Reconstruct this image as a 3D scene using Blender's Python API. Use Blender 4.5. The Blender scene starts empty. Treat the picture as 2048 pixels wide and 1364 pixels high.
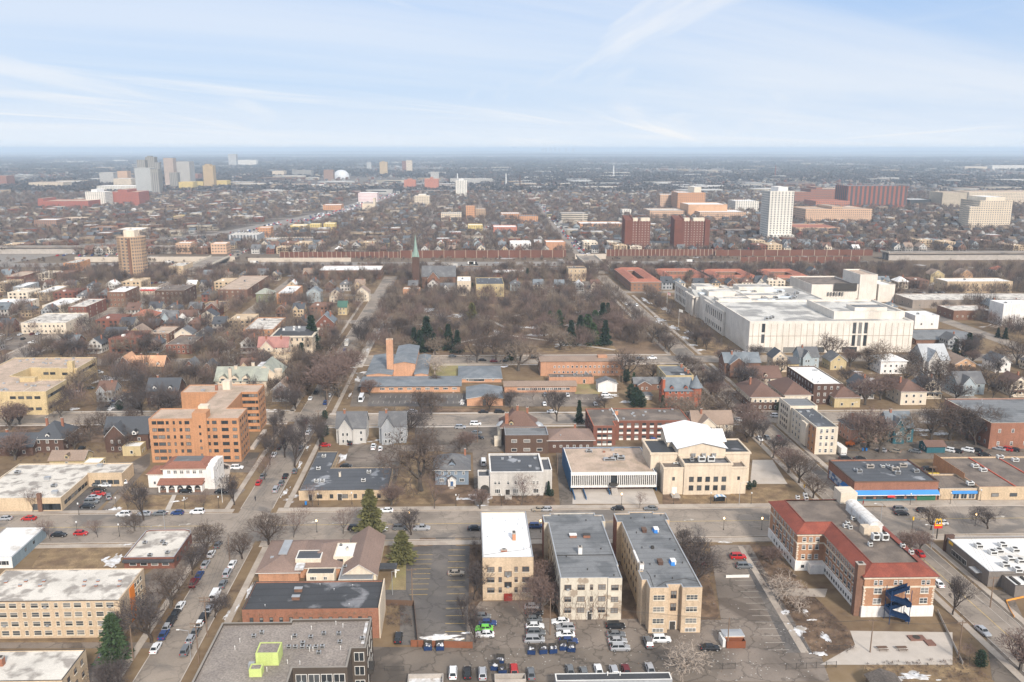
import bpy, math, random
import numpy as np
PI=math.pi
sc=bpy.context.scene
# ---------------------------------------------------------------- camera, sky, sun, exposure
F=1700.;H=118.;P=math.atan(385/F);YAW=math.atan(94/F)*math.cos(P);SH=0.031
cam=bpy.data.cameras.new('camera'); camo=bpy.data.objects.new('camera',cam); sc.collection.objects.link(camo)
cam.sensor_width=36; cam.lens=36*F/2048; cam.clip_start=1; cam.clip_end=200000
camo.location=(0,0,H); camo.rotation_euler=(PI/2-P,0,-YAW)
sc.camera=camo
sc.view_settings.view_transform='Standard'; sc.view_settings.look='None'
sc.view_settings.exposure=0.14; sc.view_settings.gamma=1
SUN_EL=math.radians(33); SUN_AZ=math.radians(162)   # azimuth clockwise from +Y: behind the camera, to its right
w=bpy.data.worlds.new("World"); sc.world=w; w.use_nodes=True
nt=w.node_tree; nt.nodes.clear()
def N(t,kind,**kw):
    n=t.nodes.new(kind)
    for k,v in kw.items(): setattr(n,k,v)
    return n
def setup_world():
    L=nt.links.new
    out=N(nt,'ShaderNodeOutputWorld'); bg=N(nt,'ShaderNodeBackground'); bg.inputs[1].default_value=0.1
    sky=N(nt,'ShaderNodeTexSky',sky_type='NISHITA',sun_disc=False,sun_elevation=SUN_EL,sun_rotation=SUN_AZ)
    sky.air_density=1.3; sky.dust_density=0.6; sky.ozone_density=2.5; sky.altitude=200
    tc=N(nt,'ShaderNodeTexCoord'); sep=N(nt,'ShaderNodeSeparateXYZ'); L(tc.outputs['Generated'],sep.inputs[0])
    def m(op,a,b=None,cl=False):
        n=N(nt,'ShaderNodeMath',operation=op,use_clamp=cl)
        for i,q in enumerate((a,b)):
            if q is None: continue
            if isinstance(q,(int,float)): n.inputs[i].default_value=q
            else: L(q,n.inputs[i])
        return n.outputs[0]
    z=m('MAXIMUM',sep.outputs[2],0.0)
    zz=m('ADD',z,0.035)
    cx=m('DIVIDE',sep.outputs[0],zz); cy_=m('DIVIDE',sep.outputs[1],zz)
    def streak(rot,sx,sy,scale,lo,hi,det=6,dist=.6,off=0):
        cb=N(nt,'ShaderNodeCombineXYZ'); L(cx,cb.inputs[0]); L(cy_,cb.inputs[1]); cb.inputs[2].default_value=off
        mp=N(nt,'ShaderNodeMapping'); mp.inputs['Rotation'].default_value=(0,0,rot); L(cb.outputs[0],mp.inputs[0])
        mp2=N(nt,'ShaderNodeMapping'); mp2.inputs['Scale'].default_value=(sx,sy,1); L(mp.outputs[0],mp2.inputs[0])
        no=N(nt,'ShaderNodeTexNoise'); no.inputs['Scale'].default_value=scale; no.inputs['Detail'].default_value=det
        no.inputs['Distortion'].default_value=dist; no.inputs['Roughness'].default_value=.55; L(mp2.outputs[0],no.inputs['Vector'])
        mr=N(nt,'ShaderNodeMapRange',interpolation_type='SMOOTHSTEP'); mr.inputs[1].default_value=lo; mr.inputs[2].default_value=hi
        L(no.outputs[0],mr.inputs[0]); return mr.outputs[0]
    s1=streak(math.radians(-64),.10,.55,.62,.50,.72,8,.7,3)
    s2=streak(math.radians(-94),.07,.62,.6,.52,.74,8,.6,8)
    s3=streak(math.radians(-38),.12,.5,.5,.40,.72,8,.6,1)
    cl=m('MAXIMUM',m('MULTIPLY',s1,1.),m('MULTIPLY',s2,.8))
    cl=m('MAXIMUM',cl,m('MULTIPLY',s3,.5))
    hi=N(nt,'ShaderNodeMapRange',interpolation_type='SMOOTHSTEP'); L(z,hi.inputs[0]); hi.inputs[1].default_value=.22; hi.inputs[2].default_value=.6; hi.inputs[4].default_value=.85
    cl=m('MAXIMUM',cl,hi.outputs[0])  # unseen overhead cloud cover, added to brighten and whiten the ambient light
    veil=m('POWER',2.718,m('MULTIPLY',z,-11.0))
    veil=m('MULTIPLY',veil,.95)
    # blue tint of the clear part
    tint=N(nt,'ShaderNodeMix',data_type='RGBA'); tint.inputs[0].default_value=.7
    L(sky.outputs[0],tint.inputs[6]); tint.inputs[7].default_value=(2.1,4.4,8.9,1)
    mx=N(nt,'ShaderNodeMix',data_type='RGBA'); L(veil,mx.inputs[0]); L(tint.outputs[2],mx.inputs[6]); mx.inputs[7].default_value=(7.8,8.5,9.2,1)
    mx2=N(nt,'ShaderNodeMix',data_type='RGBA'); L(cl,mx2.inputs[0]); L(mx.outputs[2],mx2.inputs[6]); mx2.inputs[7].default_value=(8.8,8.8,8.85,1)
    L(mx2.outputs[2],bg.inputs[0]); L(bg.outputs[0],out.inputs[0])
setup_world()
sd=bpy.data.lights.new('sun','SUN'); sd.energy=4.4; sd.angle=math.radians(8); sd.color=(1,.92,.82)
so=bpy.data.objects.new('sun',sd); sc.collection.objects.link(so)
so.rotation_euler=(PI/2-SUN_EL,0,PI-SUN_AZ)
sc.cycles.max_bounces=6; sc.cycles.diffuse_bounces=2; sc.cycles.glossy_bounces=2; sc.cycles.volume_bounces=2
sc.cycles.transparent_max_bounces=8; sc.cycles.use_denoising=True
# ---------------------------------------------------------------- ground-plane helpers (u runs along the cross streets, v away)
_c,_s=math.cos(P),math.sin(P);_cy,_sy=math.cos(YAW),math.sin(YAW)
def G(px,py,z=0.):
    "where the sight line through a spot of the photo meets the level z, in street-grid metres"
    u=(px-1024)/F;v=-(py-682)/F
    dx=u;dy=_c+v*_s;dz=-_s+v*_c
    dx,dy=dx*_cy+dy*_sy,-dx*_sy+dy*_cy
    t=(z-H)/dz
    return dx*t,dy*t+SH*dx*t
def PR(u,v,z=0.):
    X=u;Y=v-SH*u
    dx,dy=X*_cy-Y*_sy,X*_sy+Y*_cy
    dz=z-H; d=dy*_c-dz*_s; up=dy*_s+dz*_c
    return 1024+F*dx/d,682-F*up/d
def bis(f,lo,hi):
    for _ in range(34):
        m=(lo+hi)/2
        if f(m): lo=m
        else: hi=m
    return lo
def fit(xl,xr,yb,yr,yf,h=None):
    "near-left roof corner, right end, base, far edge -> u0,u1,v0,v1,height"
    if h is None:
        u0,v0=G(xl,yb); h=bis(lambda m:PR(u0,v0,m)[1]>yr,0,150)
    u0,v0=G(xl,yr,h)
    u1=bis(lambda m:PR(m,v0,h)[0]<xr,u0,u0+1500)
    v1=bis(lambda m:PR(u0,m,h)[1]>yf,v0,v0+1500)
    return u0,u1,v0,v1,h
def W(u,v,z=0): return (u,v-SH*u,z)
RX=math.atan(-SH)   # heading of the cross streets
# ---------------------------------------------------------------- objects
col=sc.collection
def tag(o,label=None,cat=None,group=None,kind=None):
    if label: o['label']=label
    if cat: o['category']=cat
    if group: o['group']=group
    if kind: o['kind']=kind
    return o
def empty(name,loc,rz=0,parent=None):
    o=bpy.data.objects.new(name,None); col.objects.link(o); o.location=loc; o.rotation_euler=(0,0,rz); o.empty_display_size=.5
    if parent: o.parent=parent
    return o
class MB:
    def __init__(s): s.v=[];s.f=[];s.m=[]
    def add(s,vs,fs,mi=0):
        b=len(s.v); s.v.extend(vs)
        for f in fs: s.f.append(tuple(b+i for i in f)); s.m.append(mi)
    def quad(s,a,b,c,d,mi=0): s.add([a,b,c,d],[(0,1,2,3)],mi)
    def box(s,x0,x1,y0,y1,z0,z1,mi=0,bottom=True):
        vs=[(x0,y0,z0),(x1,y0,z0),(x1,y1,z0),(x0,y1,z0),(x0,y0,z1),(x1,y0,z1),(x1,y1,z1),(x0,y1,z1)]
        fs=[(0,1,5,4),(1,2,6,5),(2,3,7,6),(3,0,4,7),(4,5,6,7)]
        if bottom: fs.append((3,2,1,0))
        s.add(vs,fs,mi)
    def tube(s,p,q,r0,r1,n=6,mi=0,cap=True):
        p=np.array(p,float);q=np.array(q,float);d=q-p;L=np.linalg.norm(d)
        if L<1e-6:return
        d/=L; a=np.cross(d,(0,0,1) if abs(d[2])<.9 else (1,0,0)); a/=np.linalg.norm(a); b=np.cross(d,a)
        vs=[]
        for c0,r in ((p,r0),(q,r1)):
            for k in range(n):
                t=2*PI*k/n; vs.append(tuple(c0+a*(r*math.cos(t))+b*(r*math.sin(t))))
        fs=[(k,(k+1)%n,n+(k+1)%n,n+k) for k in range(n)]
        if cap: fs+= [tuple(range(n))[::-1],tuple(range(n,2*n))]
        s.add(vs,fs,mi)
    def lathe(s,prof,n=10,c=(0,0),mi=0):
        vs=[];k=len(prof)
        for r,z in prof:
            for i in range(n):
                t=2*PI*i/n; vs.append((c[0]+r*math.cos(t),c[1]+r*math.sin(t),z))
        fs=[(j*n+i,j*n+(i+1)%n,(j+1)*n+(i+1)%n,(j+1)*n+i) for j in range(k-1) for i in range(n)]
        fs.append(tuple(range((k-1)*n,k*n)))
        s.add(vs,fs,mi)
    def prism(s,pts,z0,z1,mi=0,top=None):
        n=len(pts); vs=[(x,y,z0) for x,y in pts]+[(x,y,z1) for x,y in pts]
        s.add(vs,[(i,(i+1)%n,n+(i+1)%n,n+i) for i in range(n)],mi)
        s.add([(x,y,z1) for x,y in pts],[tuple(range(n))],mi if top is None else top)
    def mesh(s,name,mats,org=None,smooth=False):
        me=bpy.data.meshes.new(name)
        if org is not None:   # grid metres -> world metres relative to the thing's base
            ou,ov,oz=org; vs=[(x-ou,(y-SH*x)-(ov-SH*ou),z-oz) for x,y,z in s.v]
        else: vs=s.v
        me.from_pydata(vs,[],s.f)
        for m_ in (mats if isinstance(mats,(list,tuple)) else [mats]): me.materials.append(m_)
        me.polygons.foreach_set('material_index',s.m)
        if smooth: me.polygons.foreach_set('use_smooth',[True]*len(s.f))
        me.update(); return me
    def build(s,name,mats,parent=None,org=None,smooth=False):
        return mobj(name,s.mesh(name,mats,org,smooth),parent)
def mobj(name,me,parent=None,loc=(0,0,0),rz=0):
    o=bpy.data.objects.new(name,me); col.objects.link(o)
    if parent: o.parent=parent
    o.location=loc
    if rz: o.rotation_euler=(0,0,rz)
    return o
def npmesh(name,V,T,mats,mi=None):
    me=bpy.data.meshes.new(name); V=np.asarray(V,np.float32).reshape(-1,3); T=np.asarray(T,np.int32); k=T.shape[1]
    me.vertices.add(len(V)); me.vertices.foreach_set('co',V.ravel())
    me.loops.add(T.size); me.loops.foreach_set('vertex_index',T.ravel())
    me.polygons.add(len(T)); me.polygons.foreach_set('loop_start',np.arange(0,T.size,k,dtype=np.int32))
    for m_ in mats: me.materials.append(m_)
    if mi is not None: me.polygons.foreach_set('material_index',np.asarray(mi,np.int32))
    me.update(calc_edges=True); return me
# ---------------------------------------------------------------- materials
MATS={}
def mat(name,colr,rough=.85,var=.18,scale=.25,col2=None,mix=.5,scale2=.05,sharp=.12,metal=0,bump=0,fine=0,coord='obj',streaks=0,lines=None):
    """surface with cloudy variation; col2 = second colour in patches; fine = small speckle; streaks = rain marks; lines=(spacing,dark,dir)"""
    if name in MATS: return MATS[name]
    m_=bpy.data.materials.new(name); m_.use_nodes=True; t=m_.node_tree; L=t.links.new
    b=t.nodes['Principled BSDF']; b.inputs['Roughness'].default_value=rough; b.inputs['Metallic'].default_value=metal
    if 'Specular IOR Level' in b.inputs: b.inputs['Specular IOR Level'].default_value=.35
    g=N(t,'ShaderNodeNewGeometry'); vec=g.outputs['Position']
    c0=(*colr,1)
    def noise(s,d=4,v=vec,dist=0):
        n=N(t,'ShaderNodeTexNoise'); n.inputs['Scale'].default_value=s; n.inputs['Detail'].default_value=d; n.inputs['Distortion'].default_value=dist; L(v,n.inputs['Vector']); return n.outputs[0]
    def mr(i,a,b_,lo,hi):
        n=N(t,'ShaderNodeMapRange'); L(i,n.inputs[0])
        for k,q in zip((1,2,3,4),(a,b_,lo,hi)): n.inputs[k].default_value=q
        return n.outputs[0]
    def mul(cin,fac):
        n=N(t,'ShaderNodeMix',data_type='RGBA',blend_type='MULTIPLY'); n.inputs[0].default_value=1
        if isinstance(cin,tuple): n.inputs[6].default_value=cin
        else: L(cin,n.inputs[6])
        L(fac,n.inputs[7]); return n.outputs[2]
    cur=c0
    if col2 is not None:
        n=N(t,'ShaderNodeMix',data_type='RGBA'); L(mr(noise(scale2,6,dist=.3),mix-sharp,mix+sharp,0,1),n.inputs[0]); n.inputs[6].default_value=c0; n.inputs[7].default_value=(*col2,1); cur=n.outputs[2]
    if var: cur=mul(cur,mr(noise(scale,5),.25,.75,1-var,1+var))
    if fine: cur=mul(cur,mr(noise(2.2,3),.3,.7,1-fine,1+fine))
    if streaks:
        mp=N(t,'ShaderNodeMapping'); mp.inputs['Scale'].default_value=(1.1,1.1,.07); L(vec,mp.inputs[0])
        cur=mul(cur,mr(noise(1.0,4,mp.outputs[0]),.42,.75,1,1-streaks))
    if lines:
        sp,dk,ax=lines
        sx=N(t,'ShaderNodeSeparateXYZ'); L(vec,sx.inputs[0])
        q=N(t,'ShaderNodeMath',operation='DIVIDE'); L(sx.outputs[ax],q.inputs[0]); q.inputs[1].default_value=sp
        q2=N(t,'ShaderNodeMath',operation='FRACT'); L(q.outputs[0],q2.inputs[0])
        cur=mul(cur,mr(q2.outputs[0],.0,.25,1-dk,1))
    if isinstance(cur,tuple): b.inputs['Base Color'].default_value=cur
    else: L(cur,b.inputs['Base Color'])
    if bump:
        bp=N(t,'ShaderNodeBump'); bp.inputs['Strength'].default_value=bump; bp.inputs['Distance'].default_value=.3; L(noise(1.2,4),bp.inputs['Height']); L(bp.outputs[0],b.inputs['Normal'])
    MATS[name]=m_; return m_
def emis(name,c,s):
    if name in MATS: return MATS[name]
    m_=bpy.data.materials.new(name); m_.use_nodes=True; b=m_.node_tree.nodes['Principled BSDF']
    b.inputs['Base Color'].default_value=(*c,1); b.inputs['Emission Color'].default_value=(*c,1); b.inputs['Emission Strength'].default_value=s
    MATS[name]=m_; return m_
GL=mat('glass_dark',(.035,.04,.045),.12,var=.3,scale=.4)
GLB=mat('glass_blinds',(.20,.195,.185),.3,var=.25,scale=.6)
GLM=mat('glass_mid',(.08,.085,.09),.15,var=.3,scale=.5)
WHT=mat('white_paint',(.72,.70,.66),.6,var=.08)
CREAM=mat('cream_trim',(.62,.55,.44),.7,var=.08)
DKT=mat('dark_trim',(.05,.045,.04),.6,var=.1)
BRT=mat('brown_trim',(.13,.08,.055),.7,var=.1)
CONC=mat('concrete',(.40,.36,.32),.9,var=.15,scale=.3,fine=.08)
METAL=mat('galvanised',(.42,.43,.44),.45,var=.15,metal=.4)
WMET=mat('white_metal',(.66,.66,.64),.5,var=.1)
BRICK_CH=mat('chimney_brick',(.30,.13,.08),.9,var=.2,scale=1)
SNOW=mat('snow',(.66,.665,.68),.7,var=.16,scale=.9,col2=(.34,.30,.26),mix=.54,scale2=.5,sharp=.12)
def wallmat(name,c,**k):
    k.setdefault('streaks',.18); k.setdefault('fine',.07); k.setdefault('var',.12); k.setdefault('scale',.15)
    return mat(name,c,.9,**k)
def brick(name,c,**k):
    k.setdefault('streaks',.15); k.setdefault('fine',.13); k.setdefault('var',.14); k.setdefault('scale',.2); k.setdefault('lines',(.30,.10,2))
    return mat(name,c,.92,**k)
def roofmat(name,c,c2=None,mix=.56,s2=.12,sh=.05,**k):
    k.setdefault('fine',.08); k.setdefault('var',.16); k.setdefault('scale',.12)
    return mat(name,c,.85,col2=c2,mix=mix,scale2=s2,sharp=sh,**k)
# ---------------------------------------------------------------- ground, roads, water-tight sheets
R=random.Random(11)
def struct(o): o['kind']='structure'; return o
def ground_mat():
    m_=bpy.data.materials.new('ground'); m_.use_nodes=True; t=m_.node_tree; L=t.links.new
    b=t.nodes['Principled BSDF']; b.inputs['Roughness'].default_value=.95; b.inputs['Specular IOR Level'].default_value=.1
    g=N(t,'ShaderNodeNewGeometry'); vec=g.outputs['Position']
    def noise(s,d=5,dist=0,sc3=None):
        v=vec
        if sc3: mp=N(t,'ShaderNodeMapping'); mp.inputs['Scale'].default_value=sc3; L(vec,mp.inputs[0]); v=mp.outputs[0]
        n=N(t,'ShaderNodeTexNoise'); n.inputs['Scale'].default_value=s; n.inputs['Detail'].default_value=d; n.inputs['Distortion'].default_value=dist; L(v,n.inputs['Vector']); return n.outputs[0]
    def mr(i,a,b_,lo=0,hi=1):
        n=N(t,'ShaderNodeMapRange'); L(i,n.inputs[0])
        for k,q in zip((1,2,3,4),(a,b_,lo,hi)): n.inputs[k].default_value=q
        return n.outputs[0]
    def mix(f,a,b_):
        n=N(t,'ShaderNodeMix',data_type='RGBA')
        if isinstance(f,float): n.inputs[0].default_value=f
        else: L(f,n.inputs[0])
        for i,q in ((6,a),(7,b_)):
            if isinstance(q,tuple): n.inputs[i].default_value=(*q,1)
            else: L(q,n.inputs[i])
        return n.outputs[2]
    near=mix(mr(noise(.045,6,.4),.40,.62),(.155,.105,.064),(.21,.15,.088))
    near=mix(mr(noise(.09,6,.6),.55,.70),near,(.09,.06,.042))
    near=mix(mr(noise(.4,4),.35,.75,0,.35),near,(.29,.22,.15))
    near=mix(mr(noise(.03,7,.8),.655,.68),near,(.72,.72,.74))
    far=mix(mr(noise(.004,6),.42,.6),(.115,.095,.085),(.16,.14,.12))
    far=mix(mr(noise(.0012,8,.2,(1,.5,1)),.58,.66),far,(.30,.27,.24))
    sx=N(t,'ShaderNodeSeparateXYZ'); L(vec,sx.inputs[0])
    c=mix(mr(sx.outputs[1],700,1100),near,far)
    L(c,b.inputs['Base Color']); return m_
GM=ground_mat()
gb=MB(); 
xs=[-80000,-3000,-600,-200,0,200,600,3000,80000]; ys=[-80000,-200,150,400,700,1000,3000,80000]
for i in range(len(xs)-1):
    for j in range(len(ys)-1):
        gb.quad((xs[i],ys[j],0),(xs[i+1],ys[j],0),(xs[i+1],ys[j+1],0),(xs[i],ys[j+1],0))
struct(gb.build('ground',GM))
def cracked(name,c,c2,var=.16,crack=.35,wet=(.07,.066,.062)):
    m_=mat(name,c,.85,var=var,scale=.12,col2=c2,mix=.55,scale2=.07,sharp=.08,fine=.06)
    t=m_.node_tree; L=t.links.new; b=t.nodes['Principled BSDF']; src=b.inputs['Base Color'].links[0].from_socket
    g=N(t,'ShaderNodeNewGeometry')
    v=N(t,'ShaderNodeTexVoronoi',feature='DISTANCE_TO_EDGE'); v.inputs['Scale'].default_value=.14
    n=N(t,'ShaderNodeTexNoise'); n.inputs['Scale'].default_value=.35; n.inputs['Detail'].default_value=4; L(g.outputs['Position'],n.inputs['Vector'])
    ad=N(t,'ShaderNodeVectorMath',operation='MULTIPLY_ADD'); L(n.outputs['Color'],ad.inputs[0]); ad.inputs[1].default_value=(5,5,5); L(g.outputs['Position'],ad.inputs[2]); L(ad.outputs[0],v.inputs['Vector'])
    mr=N(t,'ShaderNodeMapRange'); L(v.outputs[0],mr.inputs[0]); mr.inputs[1].default_value=.0; mr.inputs[2].default_value=.045; mr.inputs[3].default_value=1-crack; mr.inputs[4].default_value=1
    x=N(t,'ShaderNodeMix',data_type='RGBA',blend_type='MULTIPLY'); x.inputs[0].default_value=1; L(src,x.inputs[6]); L(mr.outputs[0],x.inputs[7])
    n2=N(t,'ShaderNodeTexNoise'); n2.inputs['Scale'].default_value=.055; n2.inputs['Detail'].default_value=6; n2.inputs['Distortion'].default_value=.7; L(g.outputs['Position'],n2.inputs['Vector'])
    m2=N(t,'ShaderNodeMapRange'); L(n2.outputs[0],m2.inputs[0]); m2.inputs[1].default_value=.55; m2.inputs[2].default_value=.62; m2.inputs[3].default_value=0; m2.inputs[4].default_value=.75
    y=N(t,'ShaderNodeMix',data_type='RGBA'); L(m2.outputs[0],y.inputs[0]); L(x.outputs[2],y.inputs[6]); y.inputs[7].default_value=(*wet,1)
    L(y.outputs[2],b.inputs['Base Color']); return m_
ROAD=cracked('asphalt_road',(.285,.240,.198),(.225,.190,.158),crack=.25,wet=(.13,.118,.108))
LOT=cracked('asphalt_lot',(.175,.145,.118),(.125,.105,.088),crack=.45,wet=(.075,.063,.054))
LOTP=cracked('asphalt_pale',(.215,.178,.148),(.145,.12,.10),crack=.45,wet=(.09,.07,.056))
LOTD=cracked('asphalt_dark',(.11,.10,.094),(.155,.138,.124),crack=.3,wet=(.08,.070,.062))
WALK=mat('sidewalk_concrete',(.40,.345,.29),.9,var=.14,scale=.2,col2=(.30,.25,.21),mix=.58,scale2=.15,fine=.08)
PALE=mat('pale_concrete',(.47,.42,.37),.9,var=.12,scale=.2,col2=(.38,.33,.28),mix=.62,scale2=.2)
LAWN=mat('dormant_lawn',(.27,.19,.105),.95,var=.30,scale=.35,col2=(.145,.095,.058),mix=.5,scale2=.22,fine=.2,sharp=.16)
GREENL=mat('green_lawn',(.24,.22,.09),.95,var=.22,scale=.15,col2=(.27,.20,.11),mix=.5,scale2=.1,fine=.12,sharp=.15)
DIRT=mat('dirt',(.11,.072,.048),.95,var=.25,scale=.2,col2=(.21,.14,.09),mix=.55,scale2=.2,fine=.15,sharp=.12)
LINE=mat('line_paint',(.44,.40,.35),.8,var=.25,scale=1)
YEL=mat('yellow_paint',(.60,.42,.12),.8,var=.25,scale=1)
_z={'k':0}
def sheet(name,pts,m_,z=.04,px=True,kind='structure',label=None):
    "flat patch from corner spots (grid metres, or photo spots on the ground)"
    if px: pts=[G(*p) for p in pts]
    a=sum(pts[i][0]*pts[(i+1)%len(pts)][1]-pts[(i+1)%len(pts)][0]*pts[i][1] for i in range(len(pts)))
    if a<0: pts=pts[::-1]
    _z['k']+=1; z+=(_z['k']%9)*.0007
    b=MB(); u0,v0=pts[0]; b.add([(u,v,z) for u,v in pts],[tuple(range(len(pts)))])
    o=b.build(name,m_,None,(u0,v0,0)); o.location=W(u0,v0,0); o['kind']=kind
    return o
def rect(name,u0,u1,v0,v1,m_,z=.04): return sheet(name,[(u0,v0),(u1,v0),(u1,v1),(u0,v1)],m_,z,False)
def slab(name,u0,u1,v0,v1,m_,z=.15):
    b=MB(); b.box(u0,u1,v0,v1,-.3,z); o=b.build(name,m_,None,(u0,v0,0)); o.location=W(u0,v0,0); return struct(o)
# street grid
NIC=(243.5,264.5); US=(-76.5,-66.); UE=(122.,133.); UEn=(127.5,139.); A1=(355.5,369.5); ST=(464.,480.)
FR=(-268.,-256.)
AV2=[(578,590),(690,702)]                                   # further cross streets
FARV=[1010+118*i for i in range(16)]
rect('road',-420,420,*NIC,ROAD,.05)
rect('road',*US,120,NIC[0],ROAD,.052)
rect('road',*US,NIC[1],ST[0],ROAD,.052)
rect('road',US[0]-1,US[1]+1,ST[1],800,ROAD,.052)
rect('road',*UEn,120,NIC[0],ROAD,.052); rect('road',*UE,NIC[1],802,ROAD,.053)
rect('road',-400,US[0],A1[0]+6,A1[1]+6,ROAD,.05); rect('road',US[0],420,*A1,ROAD,.055)
rect('road',-400,420,*ST,ROAD,.055)
rect('road',*FR,330,800,ROAD,.057)
for a,b in AV2: rect('road',-480,US[0]-1,a,b,ROAD,.05)
rect('road',133,460,700,712,ROAD,.05); rect('road',236,247,264.5,464,ROAD,.05); rect('road',330,342,264.5,800,ROAD,.05)
rect('road',-165,-155,590,800,ROAD,.05)
def walks_u(u,v0,v1,side,gap=1.6,w=1.7):   # pavement along a street running away from the camera
    a=u+side*gap; b=a+side*w; slab('sidewalk',min(a,b),max(a,b),v0,v1,WALK,.15)
    k=u; k2=u+side*.18; slab('kerb',min(k,k2),max(k,k2),v0,v1,PALE,.16)
def walks_v(v,u0,u1,side,gap=.9,w=2.3,m_=None):
    a=v+side*gap; b=a+side*w; slab('sidewalk',u0,u1,min(a,b),max(a,b),m_ or WALK,.15)
    k=v; k2=v+side*.18; slab('kerb',u0,u1,min(k,k2),max(k,k2),PALE,.16)
for s,u in ((-1,US[0]),(1,US[1])):
    walks_u(u,150,240,s,3.2,1.8); walks_u(u,268,352,s,3.6,1.8); walks_u(u,373,461,s,3.6,1.8); walks_u(u+s,483,690,s,4,1.8)
for s,u in ((-1,UE[0]),(1,UE[1])):
    walks_u(u,268,352,s,1.5,2.2); walks_u(u,373,461,s,2.2,2); walks_u(u,483,690,s,2.5,2.2)
for s,u in ((-1,UEn[0]),(1,UEn[1])): walks_u(u,150,240,s,1.2,1.9)
for s,v in ((-1,NIC[0]),(1,NIC[1])):
    walks_v(v,-300,US[0]-2,s); walks_v(v,US[1]+2,UE[0]-1,s,.8,3.0); walks_v(v,UEn[1]+1.5,300,s,.8,3.2)
for s,v in ((-1,A1[0]),(1,A1[1])): walks_v(v,US[1]+3,UE[0]-2,s,1.6,1.8,PALE); walks_v(v+6,-230,US[0]-3,s,1.6,1.8,PALE); walks_v(v,UE[1]+2,330,s,1.6,1.8)
for s,v in ((-1,ST[0]),(1,ST[1])): walks_v(v,US[1]+4,UE[0]-3,s,2.2,1.6,PALE)
for s,u in ((-1,FR[0]),(1,FR[1])): walks_u(u,380,790,s,1,2.4)
# freeway trench sheet and ramps
FWY=mat('freeway_concrete',(.24,.215,.19),.9,var=.12,scale=.05,col2=(.22,.20,.18),mix=.55,scale2=.02)
rect('freeway',-560,430,836,862,FWY,.05); rect('freeway',-560,430,872,905,FWY,.05)
sheet('freeway',[(-560,905),(-480,905),(-400,1250),(-350,1700),(-250,2100),(-265,2100),(-370,1700),(-425,1250),(-560,1000)],FWY,.06,False)
sheet('freeway',[(-560,960),(-450,1060),(-300,1180),(-240,1500),(-215,1700),(-150,2600),(-60,3600),(-110,3600),(-205,2600),(-262,1700),(-300,1500),(-360,1220),(-560,1110)],FWY,.075,False)
rect('road',*FR,905,1600,ROAD,.05)
sheet('road',[(122,905),(134,905),(212,3600),(200,3600)],ROAD,.05,False)
for v in FARV: rect('road',-700,900,v,v+9,ROAD,.045)
for k,u in enumerate((-160,-60,30,235,330,440,550,660)): rect('road',u-4.5,u+4.5,960,2300,ROAD,.048)
# dirt block interiors near the camera, lawns, lots (photo spots)
sheet('lawn',[(60,1140),(205,1140),(250,1095),(245,1075),(100,1075)],LAWN,.03)
sheet('lawn',[(0,1282),(230,1282),(238,1292),(0,1294)],LAWN,.035)
sheet('alley',[(0,1297),(330,1297),(340,1285),(0,1285)],LOTP,.04)
sheet('parking_lot',[(290,1250),(330,1190),(390,1120),(350,1105),(290,1150)],LOTP,.03)
sheet('parking_lot',[(165,1364),(200,1300),(270,1300),(240,1364)],LOTD,.05)
sheet('parking_lot',[(120,1024),(190,1024),(262,955),(262,925),(240,925),(175,960)],LOTD,.04)
sheet('driveway',[(200,1024),(215,1024),(300,930),(300,905),(262,925),(262,950)],LOTP,.045)
sheet('lawn',[(225,1024),(335,1024),(352,990),(262,990)],LAWN,.03)
sheet('lawn',[(345,1024),(430,1020),(470,990),(355,990)],LAWN,.03)
sheet('lawn',[(440,976),(475,976),(505,945),(450,945)],LAWN,.034)
sheet('driveway',[(262,990),(480,990),(492,978),(262,976)],LOTP,.05)
sheet('driveway',[(428,978),(455,978),(462,930),(445,925)],PALE,.05)
sheet('parking_lot',[(425,945),(500,945),(520,905),(440,905)],LOT,.045)
sheet('footpath',[(328,1024),(339,1024),(353,990),(345,990)],PALE,.07)
# clinic parking and clinic court
sheet('parking_lot',[(672,1000),(786,1000),(800,925),(690,925)],LOT,.045)
sheet('parking_lot',[(690,925),(800,925),(795,890),(700,888)],LOTP,.04)
sheet('lawn',[(778,1008),(868,1008),(866,930),(800,930)],LAWN,.04)
sheet('lawn',[(868,1008),(955,1008),(950,960),(872,960)],DIRT,.045)
sheet('parking_lot',[(890,905),(1000,905),(996,843),(830,843),(830,880)],LOT,.04)
sheet('driveway',[(950,1010),(975,1010),(975,900),(945,900)],LOTP,.05)
sheet('alley',[(790,903),(1360,903),(1360,893),(790,890)],LOTP,.052)
sheet('driveway',[(1120,1012),(1152,1012),(1140,900),(1112,900)],LOT,.05)
sheet('plaza',[(1145,1008),(1318,1008),(1305,975),(1145,975)],PALE,.05)
sheet('lawn',[(985,1010),(1112,1010),(1105,985),(985,985)],DIRT,.045)
sheet('lawn',[(1365,1012),(1590,1012),(1570,970),(1365,985)],LAWN,.045)
sheet('plaza',[(1500,968),(1575,968),(1545,920),(1505,920)],PALE,.05)
sheet('lawn',[(1325,1012),(1365,1012),(1352,985),(1325,985)],DIRT,.047)
# shop block right
sheet('plaza',[(1665,1012),(2048,1012),(2048,1000),(1700,1000)],WALK,.05)
sheet('parking_lot',[(1585,925),(1690,925),(1640,905),(1570,905)],LOTP,.046)
sheet('alley',[(1560,918),(2048,918),(2048,898),(1560,903)],LOT,.045)
sheet('parking_lot',[(1700,900),(2048,898),(2048,880),(1700,885)],LOT,.05)
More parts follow.
